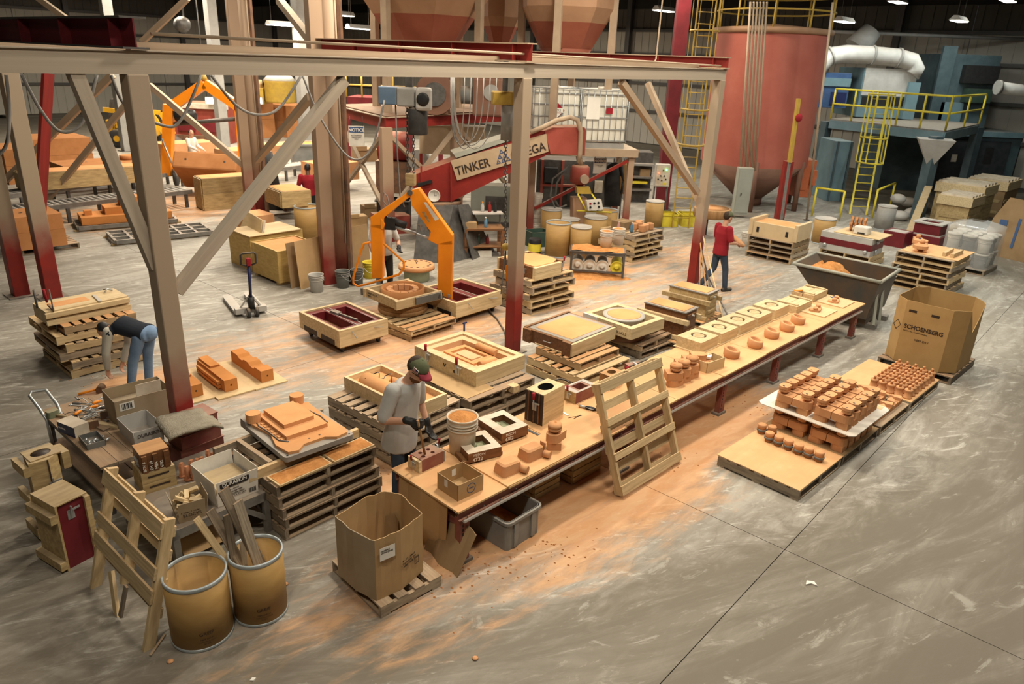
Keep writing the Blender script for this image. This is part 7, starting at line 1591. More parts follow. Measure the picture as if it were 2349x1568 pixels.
# tool stand: brooms, rods and shovel against the right column
BPn = at(1655, 745)
for k, (p, q, m_, lab) in enumerate((((1630, 740), (1604, 540), 'wood_mid', 'wooden broom handle leaning on the right column'), ((1648, 738), (1608, 565), 'steel_dark', 'dark shovel rod leaning on the right column'), ((1684, 752), (1602, 590), 'steel_dark', 'long dark rake rod slanting from the right column'), ((1604, 690), (1607, 560), 'wood_mid', 'short pole standing close to the right column'), ((1662, 745), (1610, 530), 'wood_x', 'pale pole slanting beside the right column'))):
    A = at(*p); Bq = onp(q[0], q[1], Rc+D1*.16, A2); 
    t = thing('pole', lab, 'tool', A); MB().cyl((0, 0, 0), Bq-A, .016, n=8).done('shaft', MT[m_], t)
    if k == 2: MB().box(-.02, .38, -.04, .04, -.0, .06).done('rake_head', MT['rust'], t, rz=2.6)
    if k == 0: MB().prism([(-.14, -.03), (.14, -.03), (.14, .03), (-.14, .03)], 0, .1).done('broom_head', MT['rust'], t, rz=.4)
# mixer
M0 = at(1000, 572); MA = 12
mx = thing('sand_mixer', 'red articulated sand mixer arm lettered TINKER OMEGA', 'mixer', M0)
ma_ = math.radians(MA); mn = Vector((-math.sin(ma_), math.cos(ma_), 0))
def mpoly(name, px, d0, d1, mat, parent=mx, O=M0, ang=MA):
    P = [onp(u, v, O, ang)-O for u, v in px]; n = len(P); nn = Vector((-math.sin(math.radians(ang)), math.cos(math.radians(ang)), 0)); a = [p+nn*d0 for p in P]; c = [p+nn*d1 for p in P]
    return MB().add(a+c, [tuple(range(n)), tuple(reversed(range(n, 2*n)))]+[(i, n+i, n+(i+1) % n, (i+1) % n) for i in range(n)]).done(name, MT[mat], parent)
mpoly('trough', [(946, 402), (1031, 372), (1240, 300), (1262, 300), (1262, 352), (1035, 462), (966, 460), (950, 440)], 0, .7, 'red')
mpoly('end_box', [(1249, 300), (1268, 292), (1340, 292), (1343, 300), (1340, 356), (1262, 352)], -.05, .75, 'red_dusty')
mpoly('cover_strip', [(1040, 352), (1180, 308), (1182, 318), (1046, 362)], -.03, .72, 'grey_green')
sg = mpoly('name_plate', [(1033, 368), (1252, 306), (1257, 347), (1048, 413)], -.06, -.03, 'hopper_plate' if 'hopper_plate' in MT else (mk('hopper_plate', (.44, .33, .22), (.38, .28, .18), scale=3) and 'hopper_plate'))
pa, pb = onp(1046, 402, M0, MA), onp(1256, 342, M0, MA); sl = math.atan2((pb-pa).z, (pb-pa).xy.length); RM = Matrix.Rotation(ma_, 4, 'Z') @ Matrix.Rotation(-sl, 4, 'Y') @ Matrix.Rotation(PI/2, 4, 'X')
for tx, f, m_, sz in (('TINKER', .005, 'wood_black', .30), ('OMEGA', .60, 'wood_black', .30)):
    tt = text(tx, sz, MT[m_], mx, (pa-M0).lerp(pb-M0, f)-mn*.065, name='plate_lettering', bold=.006, sx=.86); tt.rotation_euler = RM.to_euler()
for i, (x, y) in enumerate(((0, 0), (.13, 0), (.26, 0), (.065, .11), (.195, .11), (.13, .22))):
    o = MB().ring([(0, 0), (.12, 0), (.06, .105)], [(.03, .018), (.09, .018), (.06, .07)], 0, .004).done('triangle_mark', MT['blue'], mx, (pa-M0).lerp(pb-M0, .435)-mn*.066 + (RM @ Vector((x, y, 0)))); o.rotation_euler = RM.to_euler()
bz = hz(1000, 463, M0); MB().cyl((0, .35, 0), (0, .35, bz), .32, n=24).done('pivot_column', MT['steel_dark'], mx); MB().cyl((0, .35, bz-.1), (0, .35, bz), .6, n=28).done('slew_ring', MT['rust'], mx)
for u in (966, 1034): mpoly('flange_rib', [(u-2, 380), (u+2, 380), (u+3, 462), (u-1, 462)], -.05, 0, 'red')
mpoly('gauge_box', [(955, 420), (990, 412), (992, 418), (957, 427)], -.08, 0, 'black')
c0 = onp(995, 447, M0, MA); t = thing('round_clock', 'round white clock standing on the mixer ledge', 'clock', c0-mn*.08, ma_); MB().lathe([(.14, 0), (.15, .01), (.15, .04), (.135, .04), (.13, .03), (0, .03)], 28).done('case', MT['white'], t, rot=(PI/2, 0, 0)); MB().box(-.004, .004, -.034, -.031, 0, .09).done('hand', MT['black'], t); MB().box(0, .06, -.034, -.031, -.004, .004).done('hand', MT['black'], t)
# hoses over the mixer
MB().tube([onp(u, v, M0, MA)-M0-mn*.1 for u, v in ((1215, 302), (1245, 290), (1275, 275), (1305, 268), (1322, 274), (1330, 300), (1328, 350), (1325, 372))], .06, 10).done('big_hose', MT['tan'], mx)
# mixer head with chute and controls
MH = at(1330, 545); hd_ = thing('mixing_unit', 'red mixing head with a dusty chute and white control box', 'mixer', MH)
def up_(u, v): return onp(u, v, MH, MA)-MH
a_ = up_(1330, 400); MB().lathe([(.2, -.25), (.26, -.2), (.26, .2), (.2, .25)], 20).done('motor', MT['red_dusty'], hd_, a_); MB().cyl(a_-mn*.34+Vector((.05, 0, -.08)), a_-mn*.15+Vector((.05, 0, -.08)), .12, n=16).done('gear_cap', MT['tan'], hd_); MB().cyl(a_+Vector((0, 0, .25)), up_(1326, 350), .08, n=12).done('drop_pipe', MT['tan'], hd_)
mpoly('chute', [(1312, 452), (1343, 452), (1338, 512), (1312, 512)], -.15, .2, 'hopper_tan', hd_, MH); mpoly('chute_frame', [(1316, 425), (1346, 425), (1350, 440), (1318, 440)], -.3, -.1, 'yellow', hd_, MH); mpoly('control_box', [(1334, 453), (1367, 450), (1371, 472), (1337, 475)], -.5, -.35, 'white', hd_, MH)
for i, (u, v, m_) in enumerate(((1342, 459, 'shirt_red'), (1351, 458, 'black'), (1360, 457, 'black'), (1342, 467, 'black'), (1361, 466, 'black'))): MB().cyl(up_(u, v)-mn*.52, up_(u, v)-mn*.5, .03, n=10).done('button', MT[m_], hd_)
for p, q in (((1318, 440), (1335, 476)), ((1350, 440), (1372, 476)), ((1316, 478), (1392, 480))): MB().cyl(up_(*p)-mn*.3, up_(*q)-mn*.42, .022, n=8).done('handle_bar', MT['yellow_bright'], hd_)
for k, px in enumerate((((1300, 385), (1268, 410), (1262, 450), (1275, 480), (1300, 470)), ((1305, 380), (1280, 420), (1275, 460), (1290, 485)))): MB().tube([up_(u, v)+mn*.1*k for u, v in px], .025, 8).done('hose', MT['rubber_grey'], hd_)
# rubber skirt sheets on the floor
for px, lab in ((((948, 600), (1010, 603), (1040, 472), (962, 470)), 'dark rubber skirt sheet leaning under the mixer, lettered'), (((1030, 604), (1085, 590), (1060, 470), (1020, 470)), 'dark scorched sheet leaning beside the lettered one'), (((1085, 596), (1135, 575), (1075, 468), (1050, 470)), 'plain dark sheet leaning below the mixer by the bench')):
    A = at(*px[0]); Bq = at(*px[1]); dd = (Bq-A).normalized(); nn = Vector((-dd.y, dd.x, 0)); C_ = onp(px[2][0], px[2][1], A+nn*.45, math.degrees(math.atan2(dd.y, dd.x))); D_ = onp(px[3][0], px[3][1], A+nn*.45, math.degrees(math.atan2(dd.y, dd.x)))
    P = [Vector((0, 0, 0)), Bq-A, C_-A, D_-A]; o = thing('rubber_sheet', lab, 'sheet', A); MB().add(P+[p+nn*.02 for p in P], [(0, 1, 2, 3), (7, 6, 5, 4), (0, 4, 5, 1), (1, 5, 6, 2), (2, 6, 7, 3), (3, 7, 4, 0)]).done('sheet', MT['steel_dark'], o)
    if px[0][0] == 948:
        th = math.atan2((C_-Bq).z, (C_-Bq).dot(nn)); tt = text('TINKER', .2, MT['rust'], o, ((P[0]+P[1])*.5).lerp((P[2]+P[3])*.5, .56)-nn*.03, (th, 0, math.atan2(dd.y, dd.x)), align='CENTER'); MB().ring([(-.09, 0), (.09, 0), (0, .24)], [(-.05, .025), (.05, .025), (0, .16)], 0, .004).done('triangle_mark', MT['red'], o, ((P[0]+P[1])*.5).lerp((P[2]+P[3])*.5, .68)-nn*.03, rot=(th, 0, math.atan2(dd.y, dd.x)))
# bench with bottles
WNb = at(1065, 592); wtb = math.radians(12)
t = thing('side_bench', 'cluttered dark workbench beside the red post', 'bench', WNb, wtb)
MB().box(0, 1.0, 0, .6, .68, .72).done('top', MT['pine_dark'] if False else MT['wood_brown'], t); MB().box(0, 1.0, 0, .6, .25, .28).done('shelf', MT['wood_brown'], t); MB().box(.25, 1.0, .3, .6, 1.02, 1.05).done('upper_shelf', MT['grey_light'], t)
for x in (.04, .96):
    for y in (.04, .56): MB().box(x-.04, x+.04, y-.04, y+.04, 0, .68).done('leg', MT['wood_brown'], t)
for x in (.28, .97): MB().box(x-.02, x+.02, .56, .6, .72, 1.02).done('post', MT['steel_dark'], t)
for k, (x, y, z, m_, c_, lab) in enumerate(((.5, .45, 1.05, 'grey_light', 'orange', 'clear plastic bottle with orange cap on the upper bench shelf'), (.68, .45, 1.05, 'red', 'shirt_red', 'red labelled cola bottle on the upper bench shelf'), (.82, .45, 1.05, 'black', 'black', 'dark bottle at the end of the upper bench shelf'), (.55, .2, .72, 'bluebottle', 'white', 'blue spray can on the cluttered workbench'), (.62, .3, .28, 'red', 'steel', 'red gas bottle under the cluttered workbench'), (.4, .3, .28, 'green_dark', 'steel', 'dark green bottle under the cluttered workbench'))):
    o = thing('bottle', lab, 'bottle', loc(WNb, wtb, x, y, z)); MB().lathe([(.035, 0), (.042, .01), (.042, .15), (.016, .21), (.016, .24), (0, .24)], 14).done('bottle', MT[m_], o); MB().lathe([(.019, .225), (.019, .255), (0, .255)], 10).done('cap', MT[c_], o)
for x, y, z, s_, m_, lab in ((.02, .1, .72, .3, 'cardboard_dark', 'shallow brown tray of parts on the workbench'), (.0, .35, .72, .25, 'paper', 'white carton standing at the workbench back'), (.35, .1, .0, .35, 'white', 'white carton lying under the workbench')):
    o = thing('carton', lab, 'box', loc(WNb, wtb, x, y, z+.001), wtb); MB().box(0, s_, 0, s_*.7, 0, s_*.45).done('carton', MT[m_], o); MB().box(.02, s_-.02, s_*.3, s_*.4, s_*.45, s_*.455).done('flap_line', MT['cardboard'], o)
# tower deck and hoppers
D0 = at(886, 548); dz = hz(880, 290, D0)
dk = thing('mixer_deck', 'red steel deck on tan posts above the mixer', 'platform', D0); 
E_ = [(0, 0), (-1.5, 1.5), (5.2, 2.6), (4.4, .0)]
def dpt(u, v): q = at(u, v, dz+.0); return q-D0
c1, c2, c3 = dpt(884, 292), dpt(776, 262), dpt(1184, 274); c4 = c2+(c3-c1)
for p, q in ((c1, c2), (c1, c3), (c2, c4), (c3, c4)):
    MB().beam(p+Vector((0, 0, .1)), q+Vector((0, 0, .1)), .03, .26).done('deck_beam', MT['red'], dk); MB().beam(p+Vector((0, 0, .24)), q+Vector((0, 0, .24)), .2, .02).done('deck_flange', MT['tan'], dk)
MB().add([c1+Vector((0, 0, .255)), c3+Vector((0, 0, .255)), c4+Vector((0, 0, .255)), c2+Vector((0, 0, .255)), c1+Vector((0, 0, .28)), c3+Vector((0, 0, .28)), c4+Vector((0, 0, .28)), c2+Vector((0, 0, .28))], [(3, 2, 1, 0), (4, 5, 6, 7), (0, 1, 5, 4), (1, 2, 6, 5), (2, 3, 7, 6), (3, 0, 4, 7)]).done('deck_plate', MT['rust'], dk)
for p in (c1, c3, c1.lerp(c3, .5), c4, c2): MB().box(-.14, .14, -.14, .14, 0, dz).done('post', MT['tan_red_far'], dk, Vector((p.x, p.y, 0)), .5)
for p, q in ((c1, c2), (c1.lerp(c3, .5), c1), (c1.lerp(c3, .5), c3)):
    MB().beam(Vector((p.x, p.y, dz-.1)), Vector((q.x, q.y, .7)), .1, .1).done('brace', MT['tan'], dk); MB().beam(Vector((q.x, q.y, dz-.1)), Vector((p.x, p.y, .7)), .1, .1).done('brace', MT['tan'], dk)
def hopper(label, P, r, z0, z1, zt_, r0, rot, name='sand_hopper', n=8, legs=True):
    t = thing(name, label, 'hopper', Vector((P.x, P.y, 0)), rot)
    MB().lathe([(r0, z0), (r0+(r-r0)*.64, z0+(z1-z0)*.64)], n, smooth=False).done('cone', MT['hopper_red'], t); MB().lathe([(r0+(r-r0)*.64, z0+(z1-z0)*.64), (r, z1), (r, zt_)], n, smooth=False).done('bin_wall', MT['hopper_tan'], t)
    if legs:
        for k in range(4): a = PI/4+k*PI/2; MB().box(-.09, .09, -.09, .09, dz+.28, zt_).done('leg', MT['tan'], t, (r*.98*math.cos(a), r*.98*math.sin(a), 0), a)
    MB().cyl((0, 0, z0-.5), (0, 0, z0), r0*.6, r0, n=12).done('spout', MT['hopper_red'], t)
    return t
Hc = far(975, 100, 21.5); hopper('broad octagonal sand hopper with a red cone above the deck', Hc, 1.75, hz(975, 118, Hc), hz(975, 5, Hc)+.15, 7.5, .75, .3)
Hc = far(1148, 60, 23.2); hopper('narrow lit sand hopper between the two wider ones', Hc, .62, hz(1148, 100, Hc), hz(1148, 40, Hc), 7.5, .3, .2, legs=False)
Hc = far(1300, 60, 21.0); hopper('tan faceted sand hopper nearest the storage tank', Hc, 1.25, hz(1300, 112, Hc), hz(1300, 20, Hc), 7.5, .7, .55)
# notice boards
def board_sign(label, u, v, P, wpx, hpx, blue, lines):
    c = onp(u, v, P, 8); s_ = (c-CP).length/FPX; t = thing('notice_sign', label, 'sign', c, math.radians(8)); W2, H2 = wpx*s_, hpx*s_
    MB().box(-W2/2, W2/2, 0, .02, -H2/2, H2/2).done('panel', MT['white'], t); MB().box(-W2*.46, W2*.46, -.004, 0, H2*.17, H2*.46).done('header', MT['blue'], t); text('NOTICE', H2*.22, MT['paper'], t, (0, -.006, H2*.23), (PI/2, 0, 0), align='CENTER', bold=.004); text(lines, H2*.09, MT['wood_black'], t, (0, -.004, 0), (PI/2, 0, 0), align='CENTER')
    MB().cyl((-W2*.4, .01, H2/2), (-W2*.4, .01, H2/2+.25), .008, n=6).done('hanger', MT['steel_dark'], t); MB().cyl((W2*.4, .01, H2/2), (W2*.4, .01, H2/2+.25), .008, n=6).done('hanger', MT['steel_dark'], t)
board_sign('white NOTICE sign with blue header under the deck edge', 818, 312, D0+Vector((0, .8, 0)), 33, 42, 1, 'AUTHORIZED\nPERSONNEL\nONLY')
board_sign('white NOTICE sign with blue header beside the mixing head', 1376, 380, at(1376, 540), 29, 34, 1, 'KEEP AREA\nCLEAN')
# right background
def fbox(name, label, cat, px0, px1, y, depth, mat, parts=(), rz=0.0):
    "box whose front face spans two pixels at distance y"
    a, b = far(px0[0], px0[1], y), far(px1[0], px1[1], y); x0, x1 = min(a.x, b.x), max(a.x, b.x); z0, z1 = max(min(a.z, b.z), 0), max(a.z, b.z)
    t = thing(name, label, cat, Vector(((x0+x1)/2, y, z0)), rz); w_ = x1-x0; h = z1-z0
    MB().box(-w_/2, w_/2, 0, depth, 0, h).done('body', MT[mat], t, bev=.015)
    for nm, fx0, fx1, fz0, fz1, pr, m_ in parts: MB().box(w_*(fx0-.5), w_*(fx1-.5), -pr, -.001, h*fz0, h*fz1).done(nm, MT[m_], t)
    return t, w_, h
SP_ = far(1738, 300, 26.8); SP_.z = 0; sr = 112*26.8/FPX*1.02
zt_, zc_ = hz(1738, 76, SP_), hz(1738, 372, SP_)
t = thing('storage_tank', 'huge dusty red cylindrical storage tank with a brown cone', 'tank', SP_)
MB().lathe([(sr, zc_), (sr, zt_)], 48, cap=False).done('shell', MT['silo'], t); MB().lathe([(sr*1.02, zt_-.05), (sr*1.06, zt_), (sr*1.06, zt_+.12), (sr, zt_+.14), (0, zt_+.3)], 48).done('roof_ring', MT['hopper_tan'], t); MB().lathe([(.5, .25), (sr, zc_)], 48).done('cone', MT['silo_dark'], t); MB().cyl((0, 0, 0), (0, 0, .3), .5, n=20).done('outlet', MT['silo_dark'], t)
for k in range(6): a = k*PI/3+.3; MB().cyl((sr*.97*math.cos(a), sr*.97*math.sin(a), 0), (sr*.97*math.cos(a), sr*.97*math.sin(a), zc_+.2), .09, n=10).done('leg', MT['silo_dark'], t)
for z in (.55, 1.05): MB().tube([((sr+.05)*math.cos(x), (sr+.05)*math.sin(x), zt_+.1+z) for x in [2*PI*i/32 for i in range(32)]], .03, 6, True).done('guard_rail', MT['yellow'], t)
for k in range(10): a = 2*PI*k/10; MB().cyl(((sr+.05)*math.cos(a), (sr+.05)*math.sin(a), zt_), ((sr+.05)*math.cos(a), (sr+.05)*math.sin(a), zt_+1.15), .03, n=6).done('rail_post', MT['yellow'], t)
for k in range(6): p, q = far(1697+k*7, 392, 24.3)-SP_, far(1722+k*7.5, 4, 24.3)-SP_; MB().cyl((p.x, p.y, p.z), (q.x, q.y, q.z), .035, n=8).done('conduit', MT['tan'], t)
def caged_ladder(label, P0, P1, wd, side, mat, hoops):
    t = thing('caged_ladder', label, 'ladder', Vector((P0.x, P0.y, 0))); O = Vector((P0.x, P0.y, 0)); a, b = P0-O, P1-O; s = side*wd/2; d = (b-a).normalized(); out = Vector((0, -1, 0))
    for k in (-1, 1): MB().beam(a+s*k, b+s*k, .06, .03).done('rail', MT[mat], t)
    n = int((b-a).length/.3)
    for i in range(1, n): MB().cyl(a.lerp(b, i/n)-s, a.lerp(b, i/n)+s, .015, n=6).done('rung', MT[mat], t)
    ring = lambda f: [a.lerp(b, f)+side*(wd*.75*math.cos(x))+out*(wd*1.25*math.sin(x)) for x in [PI*i/8 for i in range(9)]]
    for f in hoops: MB().tube(ring(f), .03, 6).done('cage_hoop', MT[mat], t)
    r0, r1_ = ring(hoops[0]), ring(hoops[-1])
    for k in (0, 2, 4, 6, 8): MB().beam(r0[k], r1_[k], .04, .012).done('cage_bar', MT[mat], t)
    return t
P0 = at(1560, 522); P1 = P0+Vector((0, 0, 6.9)); caged_ladder('tall yellow caged ladder beside the storage tank', P0, P1, .5, Vector((1, 0, 0)), 'yellow', (.36, .5, .64, .8, .95))
P0 = at(1562, 500); tt = thing('maroon_post', 'maroon steel post behind the yellow caged ladder', 'post', Vector((P0.x-.4, P0.y+1.4, 0))); MB().box(-.2, .2, -.2, .2, 0, 7.4).done('post', MT['maroon'], tt); MB().box(-.3, .3, -.3, .3, 0, .03).done('base_plate', MT['steel_dark'], tt)
fbox('electrical_panel', 'tall grey electrical panel on the tank conduits', 'cabinet', (1681, 492), (1731, 386), 24.0, .3, 'grey_green', (('door', .06, .94, .05, .95, .02, 'grey_green'), ('latch', .3, .36, .42, .47, .05, 'black')))
P = at(1518, 505); t, w_, h = fbox('control_cabinet', 'pale control cabinet with lit buttons on a post', 'cabinet', (1501, 428), (1540, 378), P.y, .25, 'grey_light', (('door', .05, .95, .05, .95, .015, 'white_worn'), ('label', .55, .8, .1, .2, .02, 'yellow_bright')))
for i, (fx, fz, m_) in enumerate(((.7, .78, 'led_green'), (.2, .62, 'led_red'), (.5, .75, 'black'), (.35, .5, 'black'), (.6, .5, 'black'), (.2, .35, 'black'), (.45, .3, 'black'), (.72, .35, 'black'))): MB().cyl((w_*(fx-.5), -.05, h*fz), (w_*(fx-.5), -.016, h*fz), .022, n=8).done('button', MT[m_], t)
for x in (-.2, .2): MB().cyl((x, .12, -t.location.z), (x, .12, 0), .03, n=8).done('stand_leg', MT['steel_dark'], t)
# tote deck with two caged liquid totes
DP = far(1342, 350, 20.2); dzz = hz(1342, 340, DP); t = thing('tote_deck', 'tan steel deck carrying the two caged liquid totes', 'platform', Vector((DP.x, DP.y, 0)), .12)
MB().box(-1.5, 1.45, -.1, 1.5, dzz-.2, dzz).done('deck_slab', MT['tan'], t)
for x in (-1.4, 1.3):
    for y in (.05, 1.4): MB().box(x-.08, x+.08, y-.08, y+.08, 0, dzz-.2).done('post', MT['tan_red_far'], t)
MB().beam((-1.3, .0, .8), (1.2, .0, dzz-.3), .08, .08).done('brace', MT['red'], t)
for k, x in enumerate((-1.42, -.12)):
    o = thing('caged_tote', ('caged liquid tote with a red flammable diamond placard', 'caged liquid tote with white paper labels')[k], 'tote', Vector((DP.x, DP.y, dzz)) + Matrix.Rotation(.12, 3, 'Z') @ Vector((x, .1, 0)), .12)
    MB().box(0, 1.2, 0, 1.0, .15, 1.5).done('bottle', MT['poly_white'], o, bev=.06); MB().lathe([(.12, 1.5), (.12, 1.56), (0, 1.56)], 16).done('filler_cap', MT['white'], o, (.6, .5, 0))
    for y in (0, .45, .9): MB().box(0, 1.2, y, y+.1, 0, .14).done('pallet_runner', MT['grey'], o)
    for z in (.2, .5, .8, 1.1, 1.38, 1.5): MB().tube([(-.03, -.03, z), (1.23, -.03, z), (1.23, 1.03, z), (-.03, 1.03, z)], .014, 6, True).done('cage_ring', MT['steel'], o)
    for i in range(9): MB().cyl((-.03+.1575*i, -.03, .15), (-.03+.1575*i, -.03, 1.5), .012, n=6).done('cage_bar', MT['steel'], o)
    for i in range(7): MB().cyl((1.23, .0+.17*i, .15), (1.23, .17*i, 1.5), .012, n=6).done('cage_bar', MT['steel'], o)
    if k == 0:
        pl = MB().prism([(0, -.2), (.2, 0), (0, .2), (-.2, 0)], 0, .01).done('placard', MT['shirt_red'], o, (.6, -.06, .95), rot=(PI/2, 0, 0)); MB().box(-.16, .16, -.06, .06, .0101, .012).done('placard_band', MT['paper'], pl); MB().prism([(0, -.19), (.12, -.07), (-.12, -.07)], .0101, .012).done('placard_foot', MT['paper'], pl); text('1993', .1, MT['black'], pl, (0, -.035, .013), align='CENTER')
    else: MB().box(.1, .45, -.05, -.04, .75, 1.3).done('paper_label', MT['paper'], o); MB().box(.62, .8, -.05, -.04, .9, 1.05).done('paper_label', MT['shirt_red'], o)
# hanging jackets
for k, (u, m_, lab) in enumerate(((1410, 'black', 'black jacket hanging on the rack beside the notice sign'), (1434, 'brown_coat', 'tan jacket hanging on the rack beside the black one'))):
    c = far(u, 365, 21.5); t = thing('jacket', lab, 'jacket', Vector((c.x, c.y, 0))); w_ = .28-.1*k; z1 = hz(u, 372, c); z0 = hz(u, 472-28*k, c); b = MB(); loft(b, [((0, 0, z1), .05, .06, Vector((0, 1, 0)), Vector((1, 0, 0))), ((0, 0, z1-.1), .1, w_*.8, Vector((0, 1, 0)), Vector((1, 0, 0))), ((.02, 0, (z0+z1)/2), .12, w_, Vector((0, 1, 0)), Vector((1, 0, 0))), ((.04, 0, z0), .1, w_*.85, Vector((0, 1, 0)), Vector((1, 0, 0)))]); b.done('coat', MT[m_], t)
    b = MB(); cap(b, [(w_*.7, -.05, z1-.12), (w_*1.05, -.06, z1-.5), (w_*1.0, -.06, z1-.85)], [.07, .06, .05]); b.done('sleeve', MT[m_], t); MB().cyl((0, .1, 0), (0, .1, z1+.1), .02, n=8).done('rack_post', MT['steel_dark'], t)
# red post, orange cabinet, yellow pole
P = at(1786, 505); t = thing('red_post', 'short red steel post behind the beige flask', 'post', P); MB().box(-.13, .13, -.13, .13, 0, 1.9).done('post', MT['red'], t); MB().box(-.2, .2, -.2, .2, 0, .02).done('foot', MT['steel_dark'], t)
fbox('orange_machine', 'boxy orange machine between the tank and the teal platform', 'machine', (1822, 452), (1876, 368), 26.5, .9, 'rust_orange' if mk('rust_orange', (.55, .15, .06), (.46, .12, .05), rough=.6, dust=.5) else '', (('hatch', .1, .55, .2, .8, .03, 'rust_orange'), ('side_box', .72, 1.05, .35, .75, .12, 'rust_orange')))
P = at(1790, 520); Pt = onp(1832, 226, P, 5); t = thing('hoist_pole', 'yellow jib pole with a red hook before the tank', 'pole', P); q = Pt-P; MB().beam((0, 0, 0), q*.55, .07, .07).done('lower_pole', MT['steel_mid'], t); MB().beam(q*.52, q, .2, .08).done('upper_pole', MT['yellow'], t); MB().lathe([(.03, -.12), (.1, -.06), (.1, .06), (.03, .12)], 12).done('hook_block', MT['shirt_red'], t, q*.86+Vector((.05, -.1, 0)))
P = at(1850, 505); Pt = onp(1912, -6, P, 0); t = thing('riser_pipe', 'thin tan riser pipe leaning past the tank to the roof', 'pipe', P); MB().cyl((0, 0, 0), (Pt-P)*.98, .035, n=8).done('pipe', MT['tan'], t); MB().cyl((0, 0, 0), (0, 0, .03), .1, n=12).done('flange', MT['steel_dark'], t)
# teal platform and machinery
TP = at(2102, 505); tz = hz(2165, 305, TP); q1 = at(2168, 300, tz); q0 = at(1905, 272, tz); q2 = at(2246, 284, tz); TO = Vector((TP.x, TP.y, 0))
t = thing('teal_platform', 'teal steel platform with yellow railings and broad column', 'platform', TO); r_ = lambda p, dz_=0: Vector((p.x, p.y, p.z+dz_))-TO
q3 = q0+(q2-q1)
MB().add([r_(q, z) for z in (-.12, 0) for q in (q0, q1, q2, q3)], [(3, 2, 1, 0), (4, 5, 6, 7), (0, 1, 5, 4), (1, 2, 6, 5), (2, 3, 7, 6), (3, 0, 4, 7)]).done('deck', MT['steel_mid'], t)
for p, q in ((q0, q1), (q1, q2)): MB().beam(r_(p, -.2), r_(q, -.2), .06, .3).done('edge_beam', MT['teal_light'], t)
for c in (TP, q0+Vector((0, .3, 0)), q2, q3): MB().box(-.16, .16, -.16, .16, 0, tz-.12).done('column', MT['teal'], t, Vector((c.x, c.y, 0))-TO, .4)
MB().lathe([(.16, tz-1.0), (.75, tz-.2)], 4, smooth=False).done('capital', MT['grey_light'], t, (0, 0, 0), .4)
for p, q in ((q0, q1), (q1, q2)):
    n = 5 if p is q0 else 2
    for i in range(n+1): c = r_(p.lerp(q, i/n)); MB().cyl(c, c+Vector((0, 0, 1.1)), .035, n=8).done('rail_post', MT['yellow_bright'], t)
    for z in (.55, 1.1): MB().cyl(r_(p, z), r_(q, z), .035, n=8).done('hand_rail', MT['yellow_bright'], t)
P0 = at(1968, 492); P1 = r_(q0.lerp(q1, .42), 1.1)+TO; caged_ladder('yellow caged ladder up to the teal platform', P0, P1, .55, Vector((1, -.1, 0)).normalized(), 'yellow_bright', (.42, .62, .98))
for p, q in (((1862, 495), (1925, 505)), ((2000, 500), (2040, 480))):
    a, b = at(*p), at(*q); t = thing('guard_rail', 'low yellow guard rail on the floor '+('beside the orange machine' if p[0] < 1900 else 'right of the ladder foot'), 'railing', a)
    for c in (a, b): MB().cyl(c-a, c-a+Vector((0, 0, .95)), .035, n=8).done('post', MT['yellow_bright'], t)
    MB().cyl((0, 0, .95), b-a+Vector((0, 0, .95)), .035, n=8).done('rail', MT['yellow_bright'], t)
for nm, lab, a, b, y, d, m_, pt in (('blast_machine', 'grey and teal shot blast cabinet on the platform', (1962, 268), (2108, 160), 31, 2.5, 'teal_light', (('upper_cowl', .02, .98, .45, 1.0, .05, 'grey_light'), ('dark_gap', .05, .9, .25, .42, .03, 'black'), ('side_flange', .84, 1.05, 0, .75, .2, 'teal_light'))),
    ('dust_collector', 'dark green dust collector housing at the right', (2130, 290), (2300, 128), 32, 3, 'teal', (('hood', .35, .95, .62, .86, .3, 'black'), ('shaft_box', -.08, .16, .1, 1.1, .15, 'teal'), ('chute', .1, .5, .0, .35, .15, 'teal_light'), ('drum', .45, .9, .36, .55, .35, 'green_dark'))),
    ('blue_cabinet', 'dark blue control cabinet behind the railing', (1852, 245), (1955, 168), 31, 1.5, 'blue', (('panel', .55, .95, .1, .45, .04, 'navy'), ('teal_band', .0, 1.0, .62, .85, .05, 'teal_light'))),
    ('blast_room', 'big dark teal blast room wall under the platform', (2010, 445), (2349, 305), 31.5, 2.5, 'teal', (('door', .42, .62, .02, .85, .06, 'glass_dark'), ('door', .68, .92, .02, .85, .06, 'glass_dark'), ('frame', .63, .67, .0, 1.0, .12, 'teal_light'), ('window', .74, .8, .5, .75, .08, 'black'), ('sill', .0, 1.0, .92, 1.0, .15, 'teal_light'), ('notice', .5, .54, .5, .62, .08, 'white_worn'))),
    ('feed_chute', 'slanted teal feed chute behind the caged ladder', (1890, 470), (1960, 325), 28, 1.5, 'teal_light', (('rib', .1, .18, 0, 1, .08, 'teal'), ('rib', .82, .9, 0, 1, .08, 'teal')))):
    fbox(nm, lab, 'machine', a, b, y, d, m_, pt)
cp = [far(u, v, 31) for u, v in ((1858, 175), (1880, 150), (1905, 128), (1940, 124), (2000, 127), (2060, 133), (2092, 142), (2100, 158), (2090, 172))]; t = thing('vent_duct', 'fat pale ventilation duct bending over the teal machines', 'duct', cp[0]); MB().tube([p-cp[0] for p in cp], .34, 16).done('duct', MT['grey_light'], t)
for i in (2, 4, 5): d = (cp[i+1]-cp[i-1]).normalized(); MB().cyl(cp[i]-cp[0]-d*.04, cp[i]-cp[0]+d*.04, .38, n=16).done('joint_band', MT['grey'], t)
c = far(1965, 110, 33); MB().cyl((c-cp[0]), (c-cp[0])+Vector((.5, 0, .7)), .55, .4, 16).done('elbow', MT['grey_light'], t)
